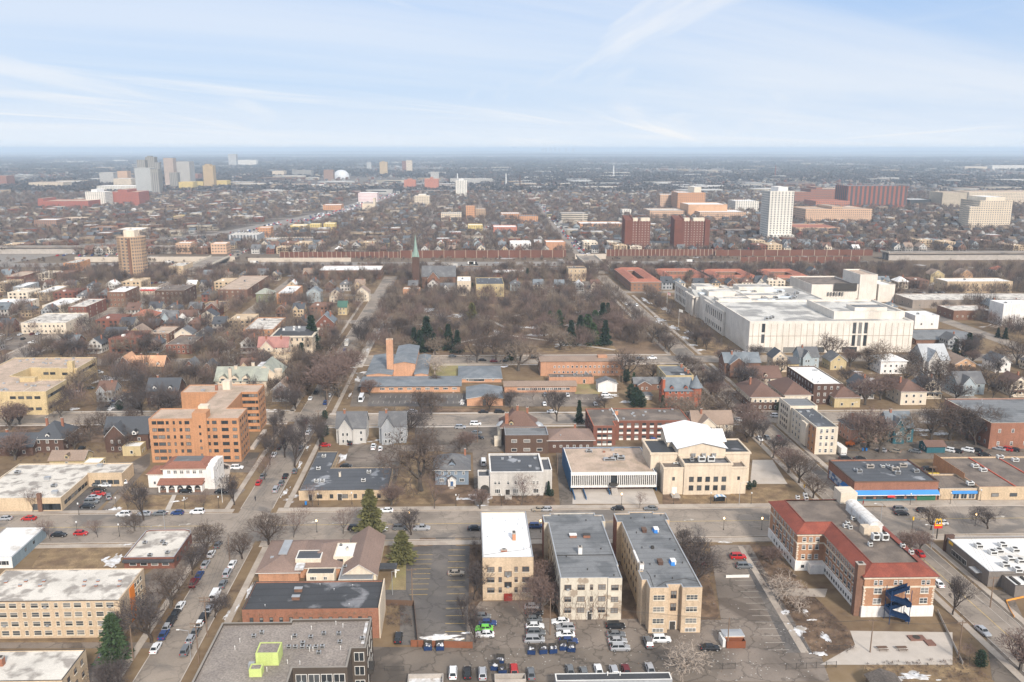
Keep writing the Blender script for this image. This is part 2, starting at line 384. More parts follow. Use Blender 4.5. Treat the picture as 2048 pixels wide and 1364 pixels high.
# funeral-home parking, middle lots
sheet('parking_lot',[(800,1290),(935,1290),(940,1075),(872,1075),(870,1090),(815,1095),(800,1180)],LOTD,.05)
sheet('driveway',[(765,1205),(830,1205),(830,1180),(770,1180)],LOTD,.052)
sheet('lawn',[(775,1183),(812,1183),(812,1130),(798,1125)],GREENL,.05)
sheet('lawn',[(560,1085),(700,1085),(700,1077),(560,1077)],LAWN,.045)
sheet('lawn',[(835,1092),(865,1092),(872,1076),(840,1076)],DIRT,.06)
sheet('lawn',[(912,1092),(960,1092),(958,1076),(910,1076)],LAWN,.06)
sheet('dirt',[(935,1290),(965,1290),(965,1075),(940,1075)],DIRT,.047)
sheet('dirt',[(1066,1240),(1122,1240),(1095,1075),(1058,1075)],DIRT,.047)
sheet('dirt',[(1242,1240),(1300,1260),(1240,1075),(1205,1075)],DIRT,.047)
sheet('dirt',[(1405,1265),(1440,1230),(1395,1075),(1345,1075)],DIRT,.047)
sheet('lawn',[(1345,1092),(1430,1092),(1424,1076),(1345,1076)],LAWN,.06)
sheet('parking_lot',[(930,1312),(1480,1312),(1450,1240),(1060,1236),(1060,1203),(960,1203),(935,1240)],LOTP,.05)
sheet('alley',[(735,1364),(1440,1364),(1470,1300),(745,1294)],LOT,.056)
sheet('parking_lot',[(1420,1090),(1500,1090),(1625,1306),(1560,1330),(1455,1330)],LOTP,.062)
sheet('parking_lot',[(1480,1108),(1503,1108),(1625,1306),(1575,1306)],LOTD,.066)
sheet('footpath',[(1475,1092),(1485,1092),(1618,1306),(1602,1306)],WALK,.09)
sheet('alley',[(1430,1364),(1660,1364),(1640,1306),(1455,1306)],LOTP,.07)
sheet('garden',[(1487,1092),(1545,1092),(1600,1165),(1700,1262),(1715,1310),(1620,1310)],DIRT,.05)
sheet('plaza',[(1640,1330),(1905,1330),(1905,1265),(1700,1262),(1710,1290)],PALE,.07)
sheet('footpath',[(1545,1190),(1650,1195),(1655,1178),(1545,1176)],WALK,.075)
sheet('garden',[(1720,1364),(1990,1364),(1930,1315),(1730,1325)],LAWN,.06)
sheet('parking_lot',[(1985,1364),(2048,1364),(2048,1240),(2020,1180),(1960,1180)],LOT,.04)
# blocks between 1st and the park
sheet('parking_lot',[(715,813),(1005,813),(1005,787),(712,787)],LOTD,.045)
sheet('parking_lot',[(1010,813),(1200,813),(1195,782),(1010,786)],LOTP,.045)
sheet('driveway',[(700,813),(735,813),(745,745),(715,745)],LOT,.047)
sheet('lawn',[(600,813),(530,813),(545,790),(605,790)],LAWN,.045)
sheet('lawn',[(845,755),(935,755),(935,728),(845,728)],GREENL,.045)
sheet('lawn',[(1150,788),(1200,788),(1195,768),(1150,768)],GREENL,.045)
sheet('lawn',[(840,826),(1000,826),(1000,816),(840,816)],DIRT,.05)
sheet('parking_lot',[(0,885),(290,885),(300,850),(0,850)],DIRT,.035)
sheet('parking_lot',[(190,835),(290,835),(270,780),(200,780)],LOTD,.045)
sheet('parking_lot',[(95,832),(205,750),(190,745),(140,775),(90,820)],LOTP,.05)
sheet('parking_lot',[(0,700),(110,700),(150,665),(0,665)],LOTP,.05)
# park
PARK=mat('park_ground',(.22,.15,.095),.95,var=.22,scale=.12,col2=(.15,.10,.068),mix=.52,scale2=.06,fine=.12,sharp=.12)
sheet('park_lawn',[(-62,484),(118,484),(118,700),(-62,700)],PARK,.03,False)
sheet('park_lawn',[(700,705),(1240,705),(1225,690),(720,690)],LAWN,.034)
sheet('park_lawn',[(1060,640),(1200,640),(1195,600),(1040,600)],LAWN,.036)
sheet('lawn',[(136,484),(158,484),(158,640),(136,640)],LAWN,.036,False)
sheet('parking_lot',[(1050,592),(1200,592),(1180,562),(1050,562)],ROAD,.05)
sheet('parking_lot',[(1780,612),(1900,612),(1890,566),(1760,566)],LOTP,.05)
for pts in ([(705,735),(725,735),(770,640),(758,640)],): sheet('footpath',pts,PALE,.07)
for a,b in (((860,626),(1020,634)),((1020,634),(1180,596)),((830,705),(1000,668)),((1000,668),(1230,700)),((980,640),(1010,655)),((1110,672),(1240,640)),((760,660),(900,640))):
    (u0,v0),(u1,v1)=G(*a),G(*b); d=math.hypot(u1-u0,v1-v0); nx,ny=-(v1-v0)/d*1.3,(u1-u0)/d*1.3
    sheet('footpath',[(u0-nx,v0-ny),(u1-nx,v1-ny),(u1+nx,v1+ny),(u0+nx,v0+ny)],PALE,.06,False)
# markings
def dashes(u0,u1,v,m_=LINE,w=.14,on=3,off=6,name='lane_marking'):
    b=MB(); u=u0
    while u<u1: b.add([(u,v-w/2,.075),(u+on,v-w/2,.075),(u+on,v+w/2,.075),(u,v+w/2,.075)],[(0,1,2,3)]); u+=on+off
    o=b.build(name,m_,None,(u0,v,0)); o.location=W(u0,v,0); struct(o)
def dashv(u,v0,v1,m_=LINE,w=.15,on=3,off=6):
    b=MB(); v=v0
    while v<v1: b.add([(u-w/2,v,.075),(u+w/2,v,.075),(u+w/2,v+on,.075),(u-w/2,v+on,.075)],[(0,1,2,3)]); v+=on+off
    o=b.build('lane_marking',m_,None,(u,v0,0)); o.location=W(u,v0,0); struct(o)
dashes(-230,-82,254.8,YEL,.16,148,1); dashes(-62,118,254.8,YEL,.16,180,1); dashes(142,300,254.8,YEL,.16,150,1)
dashes(-60,118,250.4,LINE,.12,3,7); dashes(-60,118,259.4,LINE,.12,3,7); dashes(142,260,250.2,LINE,.12,3,6)
dashv(128.3,270,352,LINE,.18,82,1); dashv(125.0,270,352,LINE,.14,82,1); dashv(131.2,375,460,LINE,.14,85,1); dashv(124.6,375,460,LINE,.14,85,1); dashv(124.8,485,690,LINE,.14,3,6); dashv(131,485,690,LINE,.14,3,6)
dashv(133.2,150,236,YEL,.14,86,1); dashv(136.4,150,236,LINE,.14,86,1)
for v in (847,853,883,889,896): dashes(-480,420,v,LINE,.25,4,9)
for k in range(7): dashes(UEn[0]-8.5,UEn[0]-4.5,246.5+k*2.3,LINE,.9,4,9,'crosswalk')
def stalls(p0,p1,n,L,m_=LINE,w=.13,z=.085,ang=0):   # stall lines from p0 to p1, each going +v by L
    (u0,v0),(u1,v1)=G(*p0),G(*p1); b=MB()
    for i in range(n+1):
        t=i/n; u=u0+(u1-u0)*t; v=v0+(v1-v0)*t
        if abs(u1-u0)>abs(v1-v0): b.add([(u-w/2,v,z),(u+w/2,v,z),(u+w/2+ang,v+L,z),(u-w/2+ang,v+L,z)],[(0,1,2,3)])
        else: b.add([(u,v-w/2,z),(u+L,v-w/2+ang,z),(u+L,v+w/2+ang,z),(u,v+w/2,z)],[(0,1,2,3) if L>0 else (3,2,1,0)])
    o=b.build('stall_marking',m_,None,(u0,v0,0)); o.location=W(u0,v0,0); struct(o)
stalls((745,807),(960,807),20,4.2); stalls((760,796),(935,796),17,4.2); stalls((1020,800),(1190,800),14,4.2)
stalls((818,1190),(832,1110),8,5,YEL); stalls((930,1280),(930,1100),13,-5,YEL)
stalls((1578,1300),(1500,1150),12,-5,LINE); stalls((1490,1140),(1476,1108),4,5,LINE)
stalls((640,968),(690,968),4,-3)
def arrow(px,py,s=1):
    u,v=G(px,py); b=MB(); z=.09
    b.add([(-1.8*s,-.15,z),(.6*s,-.15,z),(.6*s,.2,z),(-1.8*s,.2,z)],[(0,1,2,3)]); b.add([(.6*s,-.7,z),(1.9*s,.3,z),(.6*s,.9,z)],[(0,1,2)])
    b.add([(-1.8*s,-.9,z),(-1.3*s,-.9,z),(-1.3*s,.2,z),(-1.8*s,.2,z)],[(0,1,2,3)])
    o=b.build('arrow_marking',LINE); o.location=W(u,v,0); struct(o)
for p in ((313,1052),(370,1049),(620,1045),(676,1046),(1378,1040),(2000,1034)): arrow(*p)
# snow patches
def snow(px,py,wu,wv,seed=0,h=.14):
    r=random.Random(seed+px); u,v=G(px,py); b=MB()
    for q in range(1 if min(wu,wv)<.5 else 1+int(3+min(5,wu*wv/6))):
        k=1 if q==0 else r.uniform(.12,.4); cx,cy_=(0,0) if q==0 else (r.uniform(-1.2,1.2)*wu,r.uniform(-1.2,1.2)*wv); n=26; ph=r.random()*6
        ring=[]
        for i in range(n):
            t=2*PI*i/n; f=.6+.12*math.sin(2*t+ph)+.10*math.sin(5*t+2*ph)+.38*r.random()**2; ring.append((cx+math.cos(t)*wu*f*k,cy_+math.sin(t)*wv*f*k))
        zb=.05+q*.003; vs=[(x,y,zb) for x,y in ring]+[(cx+(x-cx)*.72,cy_+(y-cy_)*.72,zb+h*k*(.3+.9*r.random())) for x,y in ring]+[(cx,cy_,zb+h*k)]
        b.add(vs,[(i,(i+1)%n,n+(i+1)%n,n+i) for i in range(n)]+[(n+i,n+(i+1)%n,2*n) for i in range(n)])
    o=b.build('snow_patch',SNOW); o.location=W(u,v,.02); o['kind']='structure'
for i,a in enumerate([(225,1125,3.2,3.4),(248,1090,5,.9),(232,1118,2,4),(570,985,1,4.5),(640,1235,1,1),(232,1018,2.5,2.2),(350,1003,2.0,.6),(368,1000,.8,1.2),(928,998,2.6,1.2),(945,990,1.8,1),(915,997,.5,2.5),(1010,800,0.1,.1),
  (925,805,1.7,4.2,0,.9),(735,745,5,3.5),(715,760,2,5),(700,790,.7,6),(1215,795,4,2.2),(1255,805,5,1.6,0,.7),(1228,790,2,2),(880,1276,5.6,1.6,0,.5),(835,1090,0.1,.1),(700,735,5,1),(1570,1225,1.6,1.5),(1610,1222,.9,1.2),(1600,1260,2.2,2.6),(1650,1275,1.2,2.6),(1625,1240,1.2,.6),
  (1640,1308,2.2,1),(1830,1352,4,2),(870,655,9,10),(850,620,13,12),(880,632,15,8),(930,630,12,5),(1000,665,6,6),(1080,670,16,4),(1130,690,8,4),(1180,625,13,13),(1150,650,10,4),(1060,655,6,5),(960,690,6,4),(1290,600,2,14),(1320,640,3,12),(1345,655,3.5,8),(1370,675,4,5),(1385,690,3,4),(1400,700,3,3),(1330,618,3,12),(760,660,2,22),(735,700,1.2,10),(780,640,1.5,18),
  (1440,900,1.5,1),(1830,860,9,2.4),(1850,845,8,2),(1880,868,7,2),(1800,855,5,1.6),(1900,850,5,2),(20,870,5,2),(150,868,5,1.5),(225,815,2,6),(240,800,2,4),(260,795,1.2,3),(150,818,3.4,2),(820,1005,.1,.1),(455,1230,.7,3),(500,1180,.9,5),(620,860,.8,4.5),(615,895,.6,3),(590,870,.5,3),(1510,1080,.1,.1),(1450,1085,2.6,.8),(1750,575,10,10),(1850,570,18,9),(1905,565,16,8),(1340,745,2,3),(1010,935,1,.5),
  (600,930,.7,4),(770,945,.5,4),(655,960,.6,2),(1475,845,1,.5),(370,705,3,2),(460,712,4,8),(1380,665,3,6),(1300,590,3,10),(475,1215,.5,3),(495,1250,.5,2)]): 
    if a[2]>.2: snow(a[0],a[1],a[2],a[3],a[4] if len(a)>4 else 0,a[5] if len(a)>5 else .14)
# ---------------------------------------------------------------- building kit
R=random.Random(5)
LAND=[]        # (u,v,phrase) landmarks for labels
OCC=[]         # occupied rectangles u0,u1,v0,v1
WIN={}
def wmesh(w,h,style,pane):
    k=(round(w,2),round(h,2),style,pane)
    if k in WIN: return WIN[k]
    b=MB(); fr={'w':WHT,'c':CREAM,'d':DKT,'b':BRT}[style[0]]
    t=min(.11,w*.12); x0,x1=-w/2,w/2
    b.box(x0,x1,-.07,-.002,0,h,0)                                   # casing
    div=2 if 'D' in style else (3 if 'T' in style else 1)
    pw=(w-t*(div+1))/div
    for i in range(div):
        a=x0+t+i*(pw+t)
        if 'H' in style:
            hh=(h-2*t-.1)/2
            b.box(a,a+pw,-.10,-.03,t,t+hh,1); b.box(a,a+pw,-.10,-.03,t+hh+.1,h-t,2 if pane!=2 else 1)
        else: b.box(a,a+pw,-.10,-.03,t,h-t,1)
    if 'S' in style: b.box(x0-.12,x1+.12,-.22,-.002,-.14,-.003,3)
    me=b.mesh('window',[fr,(GL,GLB,GLM)[pane],(GLB,GLB,GLM)[pane],CREAM if 'S' in style else fr]); WIN[k]=me; return me
FACE={'n':(0,RX),'l':(-PI/2,-PI/2),'r':(PI/2,PI/2),'f':(PI,PI+RX)}
def wobj(u,v,z,rot,org,par,me,name='window'):
    a=W(u,v,z); b=W(*org); return mobj(name,me,par,(a[0]-b[0],a[1]-b[1],z-org[2]),rot)
class Bld:
    def __init__(s,name,label,cat,u0,u1,v0,v1,land=None,z=0,group=None):
        s.org=(( u0+u1)/2,(v0+v1)/2,z); s.r=(u0,u1,v0,v1)
        s.o=empty(name,W(*s.org)); tag(s.o,label,cat,group); s.k=0; s.wins=[]
        OCC.append((u0-1,u1+1,v0-1,v1+1))
        if land: LAND.append(((u0+u1)/2,(v0+v1)/2,land))
    def part(s,b,name,mats,smooth=False): return b.build(name,mats,s.o,s.org,smooth)
    def j(s): s.k+=1; return .004*s.k
    def flat(s,pts,z1,wm,rm,par=.5,z0=-.2,pt=None,th=.3,corn=None,name='wall'):
        "flat-roofed volume on a footprint polygon (ccw) or rectangle; parapet, inner faces, roof sheet"
        if len(pts)==4 and not isinstance(pts[0],tuple): u0,u1,v0,v1=pts; pts=[(u0,v0),(u1,v0),(u1,v1),(u0,v1)]
        q=s.j(); pts=off(pts,-q); z1=z1+q*.5; n=len(pts); inn=off(pts,-th); b=MB()
        b.add([(x,y,z0) for x,y in pts]+[(x,y,z1) for x,y in pts],[(i,(i+1)%n,n+(i+1)%n,n+i) for i in range(n)],0)
        b.add([(x,y,z1) for x,y in pts]+[(x,y,z1) for x,y in inn],[(i,(i+1)%n,n+(i+1)%n,n+i) for i in range(n)],1)
        b.add([(x,y,z1) for x,y in inn]+[(x,y,z1-par) for x,y in inn],[(i,(i+1)%n,n+(i+1)%n,n+i) for i in range(n)],0)
        w_=s.part(b,name,[wm,pt or wm])
        b=MB(); b.add([(x,y,z1-par+.02) for x,y in inn],[tuple(range(n))]); s.part(b,'roof',rm)
        if corn:
            cm,ch,cp=corn; o1=off(pts,cp); b=MB(); za,zb=z1-ch,z1-.06
            b.add([(x,y,za) for x,y in pts]+[(x,y,za) for x,y in o1]+[(x,y,zb) for x,y in o1]+[(x,y,zb) for x,y in pts],
                  [f for i in range(n) for f in ((n+i,n+(i+1)%n,2*n+(i+1)%n,2*n+i),(2*n+i,2*n+(i+1)%n,3*n+(i+1)%n,3*n+i),(i,(i+1)%n,n+(i+1)%n,n+i)[::-1])])
            s.part(b,'cornice',cm)
        return w_
    def hip(s,r,z1,wm,rm,rise=None,ov=.5,z0=-.2,ax=None,k=1.,name='wall',flat_top=0):
        u0,u1,v0,v1=r; q=s.j(); u0+=q;u1-=q;v0+=q;v1-=q
        if wm: b=MB(); b.box(u0,u1,v0,v1,z0,z1,0,False); s.part(b,name,wm)
        du,dv=u1-u0+2*ov,v1-v0+2*ov; a=min(du,dv)/2*k; rise=rise or a*.55
        U0,U1,V0,V1=u0-ov,u1+ov,v0-ov,v1+ov; b=MB()
        if flat_top: a=min(a,flat_top)
        if abs(du/2-a)<.05: e=[(U0+du/2,V0+a),(U0+du/2,V1-a)]; top=[e[0],e[0],e[1],e[1]]
        elif abs(dv/2-a)<.05: top=[(U0+a,V0+dv/2),(U1-a,V0+dv/2),(U1-a,V0+dv/2),(U0+a,V0+dv/2)]
        else: top=[(U0+a,V0+a),(U1-a,V0+a),(U1-a,V1-a),(U0+a,V1-a)]
        base=[(U0,V0),(U1,V0),(U1,V1),(U0,V1)]
        b.add([(x,y,z1) for x,y in base]+[(x,y,z1+rise) for x,y in top],[(0,1,5,4),(1,2,6,5),(2,3,7,6),(3,0,4,7),(4,5,6,7),(3,2,1,0)])
        b.box(U0,U1,V0,V1,z1-.18,z1-.001,1,True)
        s.part(b,'roof',[rm,DKT if wm is None else WHT if rm is not None and 'tile' not in rm.name else CREAM])
        return z1+rise
    def gable(s,r,z1,wm,rm,rise=None,ov=.4,z0=-.2,ax='v',name='wall',trim=None):
        "ridge runs along ax"
        u0,u1,v0,v1=r; q=s.j(); u0+=q;u1-=q;v0+=q;v1-=q
        span=(u1-u0) if ax=='v' else (v1-v0); rise=rise or span*.42; b=MB()
        b.box(u0,u1,v0,v1,z0,z1,0,False)
        if ax=='v':
            m_=(u0+u1)/2
            b.add([(u0,v0,z1),(u1,v0,z1),(m_,v0,z1+rise)],[(0,1,2)]); b.add([(u0,v1,z1),(u1,v1,z1),(m_,v1,z1+rise)],[(1,0,2)])
        else:
            m_=(v0+v1)/2
            b.add([(u0,v0,z1),(u0,v1,z1),(u0,m_,z1+rise)],[(1,0,2)]); b.add([(u1,v0,z1),(u1,v1,z1),(u1,m_,z1+rise)],[(0,1,2)])
        s.part(b,name,wm)
        b=MB(); sl=rise/(span/2); t=.16; e=ov*sl
        if ax=='v':
            A,B=v0-ov,v1+ov
            for sg,x in ((-1,u0-ov),(1,u1+ov)):
                f=[(x,A,z1-e),(m_,A,z1+rise),(m_,B,z1+rise),(x,B,z1-e)]
                g=[(a_,b_,c_+t) for a_,b_,c_ in f]
                b.add(f+g,[(4,5,6,7),(3,2,1,0),(0,4,7,3)] if sg>0 else [(7,6,5,4),(0,1,2,3),(3,7,4,0)])
                b.add(f+g,[(0,1,5,4),(2,3,7,6)],1)
        else:
            A,B=u0-ov,u1+ov
            for sg,y in ((-1,v0-ov),(1,v1+ov)):
                f=[(A,y,z1-e),(A,m_,z1+rise),(B,m_,z1+rise),(B,y,z1-e)]
                g=[(a_,b_,c_+t) for a_,b_,c_ in f]
                b.add(f+g,[(4,5,6,7),(3,2,1,0),(0,4,7,3)]); b.add(f+g,[(0,1,5,4),(2,3,7,6)],1)
        s.part(b,'roof',[rm,trim or WHT]); return z1+rise
    def dormer(s,u,v,z,w,h,d,wm,rm,face='n'):
        b=MB(); sg={'n':(0,-1),'l':(-1,0),'r':(1,0)}[face]
        if face=='n': x0,x1,y0,y1=u-w/2,u+w/2,v,v+d; b.box(x0,x1,y0,y1,z,z+h,0,False); b.add([(x0,y0,z+h),(x1,y0,z+h),(u,y0,z+h+w*.4)],[(0,1,2)]); 
        else:
            x0,x1=(u,u+d) if face=='l' else (u-d,u); y0,y1=v-w/2,v+w/2; b.box(x0,x1,y0,y1,z,z+h,0,False); xx=u; b.add([(xx,y0,z+h),(xx,y1,z+h),(xx,v,z+h+w*.4)],[(0,1,2),(2,1,0)])
        o=.2
        if face=='n':
            for q in (-1,1): b.add([(u,y0-o,z+h+w*.4+.12),(u+q*(w/2+o),y0-o,z+h-.02),(u+q*(w/2+o),y1,z+h-.02),(u,y1,z+h+w*.4+.12)],[(0,1,2,3),(3,2,1,0)],1)
            b.box(u-w*.3,u+w*.3,y0-.05,y0-.01,z+h*.2,z+h*.9,2)
        else:
            xa,xb=(x0-o,x1) if face=='l' else (x0,x1+o)
            for q in (-1,1): b.add([(xa,v,z+h+w*.4+.12),(xa,v+q*(w/2+o),z+h-.02),(xb,v+q*(w/2+o),z+h-.02),(xb,v,z+h+w*.4+.12)],[(0,1,2,3),(3,2,1,0)],1)
            xf=u+(-.05 if face=='l' else .05); b.box(min(xf,u),max(xf,u),v-w*.3,v+w*.3,z+h*.2,z+h*.9,2)
        s.part(b,'dormer',[wm,rm,GLM])
    def wall_wins(s,face,a0,a1,c,z0,zs,n,w,h,style='wHS',mg=1.,xs=None,skip=(),pw=(3,2,2)):
        """windows on a face: along [a0,a1] at fixed coordinate c; z0+zs list of sill heights; n columns"""
        rot=FACE[face][1]; L=a1-a0
        xs=xs or [mg/L+(1-2*mg/L)*((i+.5)/n) for i in range(n)]
        for zi,z in enumerate(zs):
            for i,t in enumerate(xs):
                if (zi,i) in skip: continue
                a=a0+L*t; u,v=(a,c) if face in 'nf' else (c,a)
                s.wins.append((u,v,z0+z,rot,w if not isinstance(w,(list,tuple)) else w[i%len(w)],h,style,R.choices((0,1,2),pw)[0]))
    def done(s,near=None):
        s.wins.sort(key=lambda q:math.hypot(q[0],q[1])+.001*q[2])
        if s.org[1]<330:
            for q in s.wins:
                if q[3]==RX and q[4]>.95 and q[2]>1 and R.random()<.10: s.pbox('window_air_conditioner',q[0]-.33,q[0]+.33,q[1]-.45,q[1]-.09,q[2]+.02,q[2]+.42,METAL)
        for q in s.wins[:98]: wobj(q[0],q[1],q[2],q[3],s.org,s.o,wmesh(q[4],q[5],q[6],q[7]))
        rest=s.wins[98:]
        if rest:
            b=MB()
            for u,v,z,rot,w,h,st,pn in rest:
                c_,s_=math.cos(rot),math.sin(rot); a=W(u,v,z)
                for (x0,x1,yy,za,zb,mi) in ((-w/2,w/2,-.06,0,h,0),(-w/2+.15,w/2-.15,-.09,.15,h-.15,1+pn)):
                    b.add([(a[0]+x*c_-yy*s_,a[1]+x*s_+yy*c_,a[2]+zz) for x,zz in ((x0,za),(x1,za),(x1,zb),(x0,zb))],[(0,1,2,3)],mi)
            o0=W(*s.org); b.v=[(x-o0[0],y-o0[1],z-o0[2]) for x,y,z in b.v]
            st=rest[0][6][0]
            o=b.build('windows',[{'w':WHT,'c':CREAM,'d':DKT,'b':BRT}[st],GL,GLB,GLM],s.o); o['kind']='stuff'
        return s
    def ac(s,u,v,z,w=1.6,d=1.2,h=1.,m_=None,name='air_conditioner'):
        b=MB(); b.box(u-w/2,u+w/2,v-d/2,v+d/2,z+.15,z+h); b.box(u-w/2+.1,u+w/2-.1,v-d/2+.1,v+d/2-.1,z,z+.15,1)
        b.lathe([(min(w,d)*.36,z+h),(min(w,d)*.36,z+h+.12),(min(w,d)*.1,z+h+.12)],10,(u,v),1); b.box(u-w*.4,u+w*.4,v-d/2-.02,v-d/2,z+h*.35,z+h*.85,1)
        return s.part(b,name,[m_ or METAL,DKT])
    def vent(s,u,v,z,h=.6,r=.14,m_=None):
        b=MB(); b.lathe([(r,z),(r,z+h),(r*1.7,z+h),(r*1.7,z+h+.15),(r*.5,z+h+.3)],8,(u,v)); return s.part(b,'roof_vent',m_ or METAL)
    def hatch(s,u,v,z,w=1.4,d=1.8,h=.6,m_=None,top=None,name='roof_hatch'):
        b=MB(); b.box(u-w/2,u+w/2,v-d/2,v+d/2,z,z+h,0); b.box(u-w/2-.08,u+w/2+.08,v-d/2-.08,v+d/2+.08,z+h,z+h+.08,1); return s.part(b,name,[m_ or METAL,top or m_ or METAL])
    def chimney(s,u,v,z0,z1,w=.9,d=.9,m_=None):
        m_=m_ or BRICK_CH; b=MB(); b.box(u-w/2,u+w/2,v-d/2,v+d/2,z0,z1,0); b.box(u-w/2-.07,u+w/2+.07,v-d/2-.07,v+d/2+.07,z1,z1+.18,1); b.box(u-w*.25,u+w*.25,v-d*.25,v+d*.25,z1+.18,z1+.4,2)
        return s.part(b,'chimney',[m_,CONC,DKT])
    def pbox(s,name,u0,u1,v0,v1,z0,z1,m_): b=MB(); b.box(u0,u1,v0,v1,z0,z1); return s.part(b,name,m_)
    def door(s,face,a,c,w=1.1,h=2.2,z=0,m_=None,name='door'):
        rot=FACE[face][1]; b=MB(); b.box(-w/2-.12,w/2+.12,-.08,-.002,0,h+.12,0); b.box(-w/2,w/2,-.12,-.04,0.02,h,1); b.box(w*.3,w*.38,-.17,-.12,h*.45,h*.5,0)
        u,v=(a,c) if face in 'nf' else (c,a)
        return wobj(u,v,z,rot,s.org,s.o,b.mesh('door',[WHT,m_ or DKT]),name)
def off(pts,d):
    n=len(pts); out=[]
    for i in range(n):
        (x0,y0),(x1,y1),(x2,y2)=pts[i-1],pts[i],pts[(i+1)%n]
        a=(x1-x0,y1-y0);b=(x2-x1,y2-y1);la=math.hypot(*a);lb=math.hypot(*b)
        na=(a[1]/la,-a[0]/la);nb=(b[1]/lb,-b[0]/lb)
        k=1+na[0]*nb[0]+na[1]*nb[1]; k=max(k,.3)
        out.append((x1+d*(na[0]+nb[0])/k,y1+d*(na[1]+nb[1])/k))
    return out
def rows(n,h,par=.6,first=None,frac=.30):   # sill heights for n storeys in height h
    st=(h-par)/n; return [i*st+st*frac for i in range(n)]
# common materials
B_BEIGE=brick('beige_brick',(.55,.42,.29)); B_ORANGE=brick('orange_brick',(.49,.25,.13)); B_RED=brick('red_brick',(.205,.085,.06)); B_DARK=brick('dark_brown_brick',(.105,.06,.045))
B_TAN=brick('tan_brick',(.55,.42,.28)); B_SALMON=brick('salmon_brick',(.48,.26,.16)); B_BROWN=brick('brown_brick',(.20,.11,.075)); B_RUST=brick('rust_brick',(.30,.14,.09))
W_WHITE=wallmat('white_stucco',(.76,.73,.69)); W_CREAM=wallmat('cream_stucco',(.68,.59,.47)); W_GREY=wallmat('grey_siding',(.33,.34,.35),lines=(.25,.12,2)); W_LGREY=wallmat('pale_grey_stucco',(.52,.49,.45))
W_STONE=wallmat('limestone',(.66,.55,.42),col2=(.56,.46,.35),scale2=.3,mix=.6); W_MUS=wallmat('museum_stone',(.72,.66,.58),col2=(.60,.54,.46),scale2=.06,mix=.6,streaks=.12)
W_YEL=wallmat('yellow_siding',(.50,.40,.23)); W_BLUE=wallmat('blue_siding',(.10,.22,.38)); W_SLATE=wallmat('slate_siding',(.13,.145,.16),lines=(.25,.12,2)); W_BROWN=wallmat('brown_siding',(.12,.075,.055),lines=(.25,.15,2)); W_TEAL=wallmat('teal_siding',(.03,.12,.15)); W_PINK=wallmat('pink_siding',(.50,.30,.24)); W_LBLUE=wallmat('pale_blue_siding',(.36,.41,.43)); W_GREEN=wallmat('olive_siding',(.20,.21,.13))
R_GREYW=roofmat('weathered_white_roof',(.60,.56,.50),(.30,.27,.24),.55,.25,.06); R_WHITE=roofmat('white_membrane_roof',(.74,.73,.71),(.50,.47,.43),.60,.12,.06,var=.12)
R_TAN=roofmat('tan_gravel_roof',(.46,.35,.27),(.36,.28,.21),.55,.2,.08,fine=.14); R_BLACK=roofmat('black_tar_roof',(.055,.057,.062),(.20,.20,.21),.62,.16,.04,lines=(3.3,.25,1)); R_GREY=roofmat('grey_membrane_roof',(.20,.205,.21),(.12,.125,.13),.55,.12,.06,lines=(2.8,.22,1))
R_BRN=roofmat('brown_gravel_roof',(.20,.16,.13),(.13,.105,.088),.5,.15,.08,fine=.16); R_DBLUE=roofmat('dark_patched_roof',(.085,.09,.10),(.28,.29,.31),.64,.14,.03,lines=(3.1,.25,1)); R_GRAVEL=roofmat('grey_gravel_roof',(.27,.235,.205),(.22,.19,.17),.5,.4,.2,fine=.28)
S_BROWN=roofmat('brown_shingle',(.15,.09,.07),fine=.16,lines=(.5,.12,2)); S_GREY=roofmat('grey_shingle',(.125,.125,.13),(.18,.18,.18),.6,.3,.1,lines=(.5,.12,2)); S_DARK=roofmat('charcoal_shingle',(.075,.08,.09),lines=(.5,.12,2)); S_RED=roofmat('red_clay_tile_roof',(.26,.07,.045),(.19,.052,.036),.5,.3,.15,lines=(.45,.22,0),fine=.14)
S_ORG=roofmat('orange_clay_tile_roof',(.60,.34,.20),(.50,.28,.17),.5,.3,.15,fine=.12); S_SLATE=roofmat('blue_slate_roof',(.14,.16,.18),(.19,.21,.225),.5,.3,.1,lines=(.5,.12,2)); S_GREEN=roofmat('pale_green_slate_roof',(.33,.34,.28),(.27,.28,.24),.5,.3,.1); S_PINK=roofmat('pink_clay_roof',(.38,.19,.16),(.32,.16,.14),.5,.3,.1); S_TAN=roofmat('tan_shingle',(.27,.20,.155),fine=.15)
S_GRN2=roofmat('dark_green_roof',(.06,.13,.10)); S_TERRA=roofmat('terracotta_shingle',(.36,.135,.085),(.30,.12,.08),.5,.3,.15)
# ---------------------------------------------------------------- named buildings, nearest first
def FB(name,label,cat,ft,wm,rm,fl,cols,ww=1.3,wh=1.4,style='wHS',par=.5,side=None,land=None,pt=None,scol=None,corn=None,first=None,mg=1.,pw=(3,2,2),h=None,frac=.3,skip=()):
    u0,u1,v0,v1,hh=fit(*ft,h=h)
    b=Bld(name,label,cat,u0,u1,v0,v1,land)
    b.flat((u0,u1,v0,v1),hh,wm,rm,par,pt=pt,corn=corn); rw=rows(fl,hh,par,frac=frac) if fl else []
    if cols and fl: b.wall_wins('n',u0,u1,v0,0,rw,cols,ww,wh,style,mg,pw=pw,skip=skip)
    side=side if side is not None else ('r' if PR(u1,v0,0)[0]<930 else ('l' if PR(u0,v0,0)[0]>950 else ''))
    for f in side:
        n=scol if scol is not None else max(1,int((v1-v0)/3.6)); w2=ww if not isinstance(ww,(list,tuple)) else min(ww)
        if fl and n: b.wall_wins(f,v0,v1,u1 if f=='r' else u0,0,rw,n,w2,wh,style,mg,pw=pw)
    b.z=hh-par+.02; b.h=hh; return b
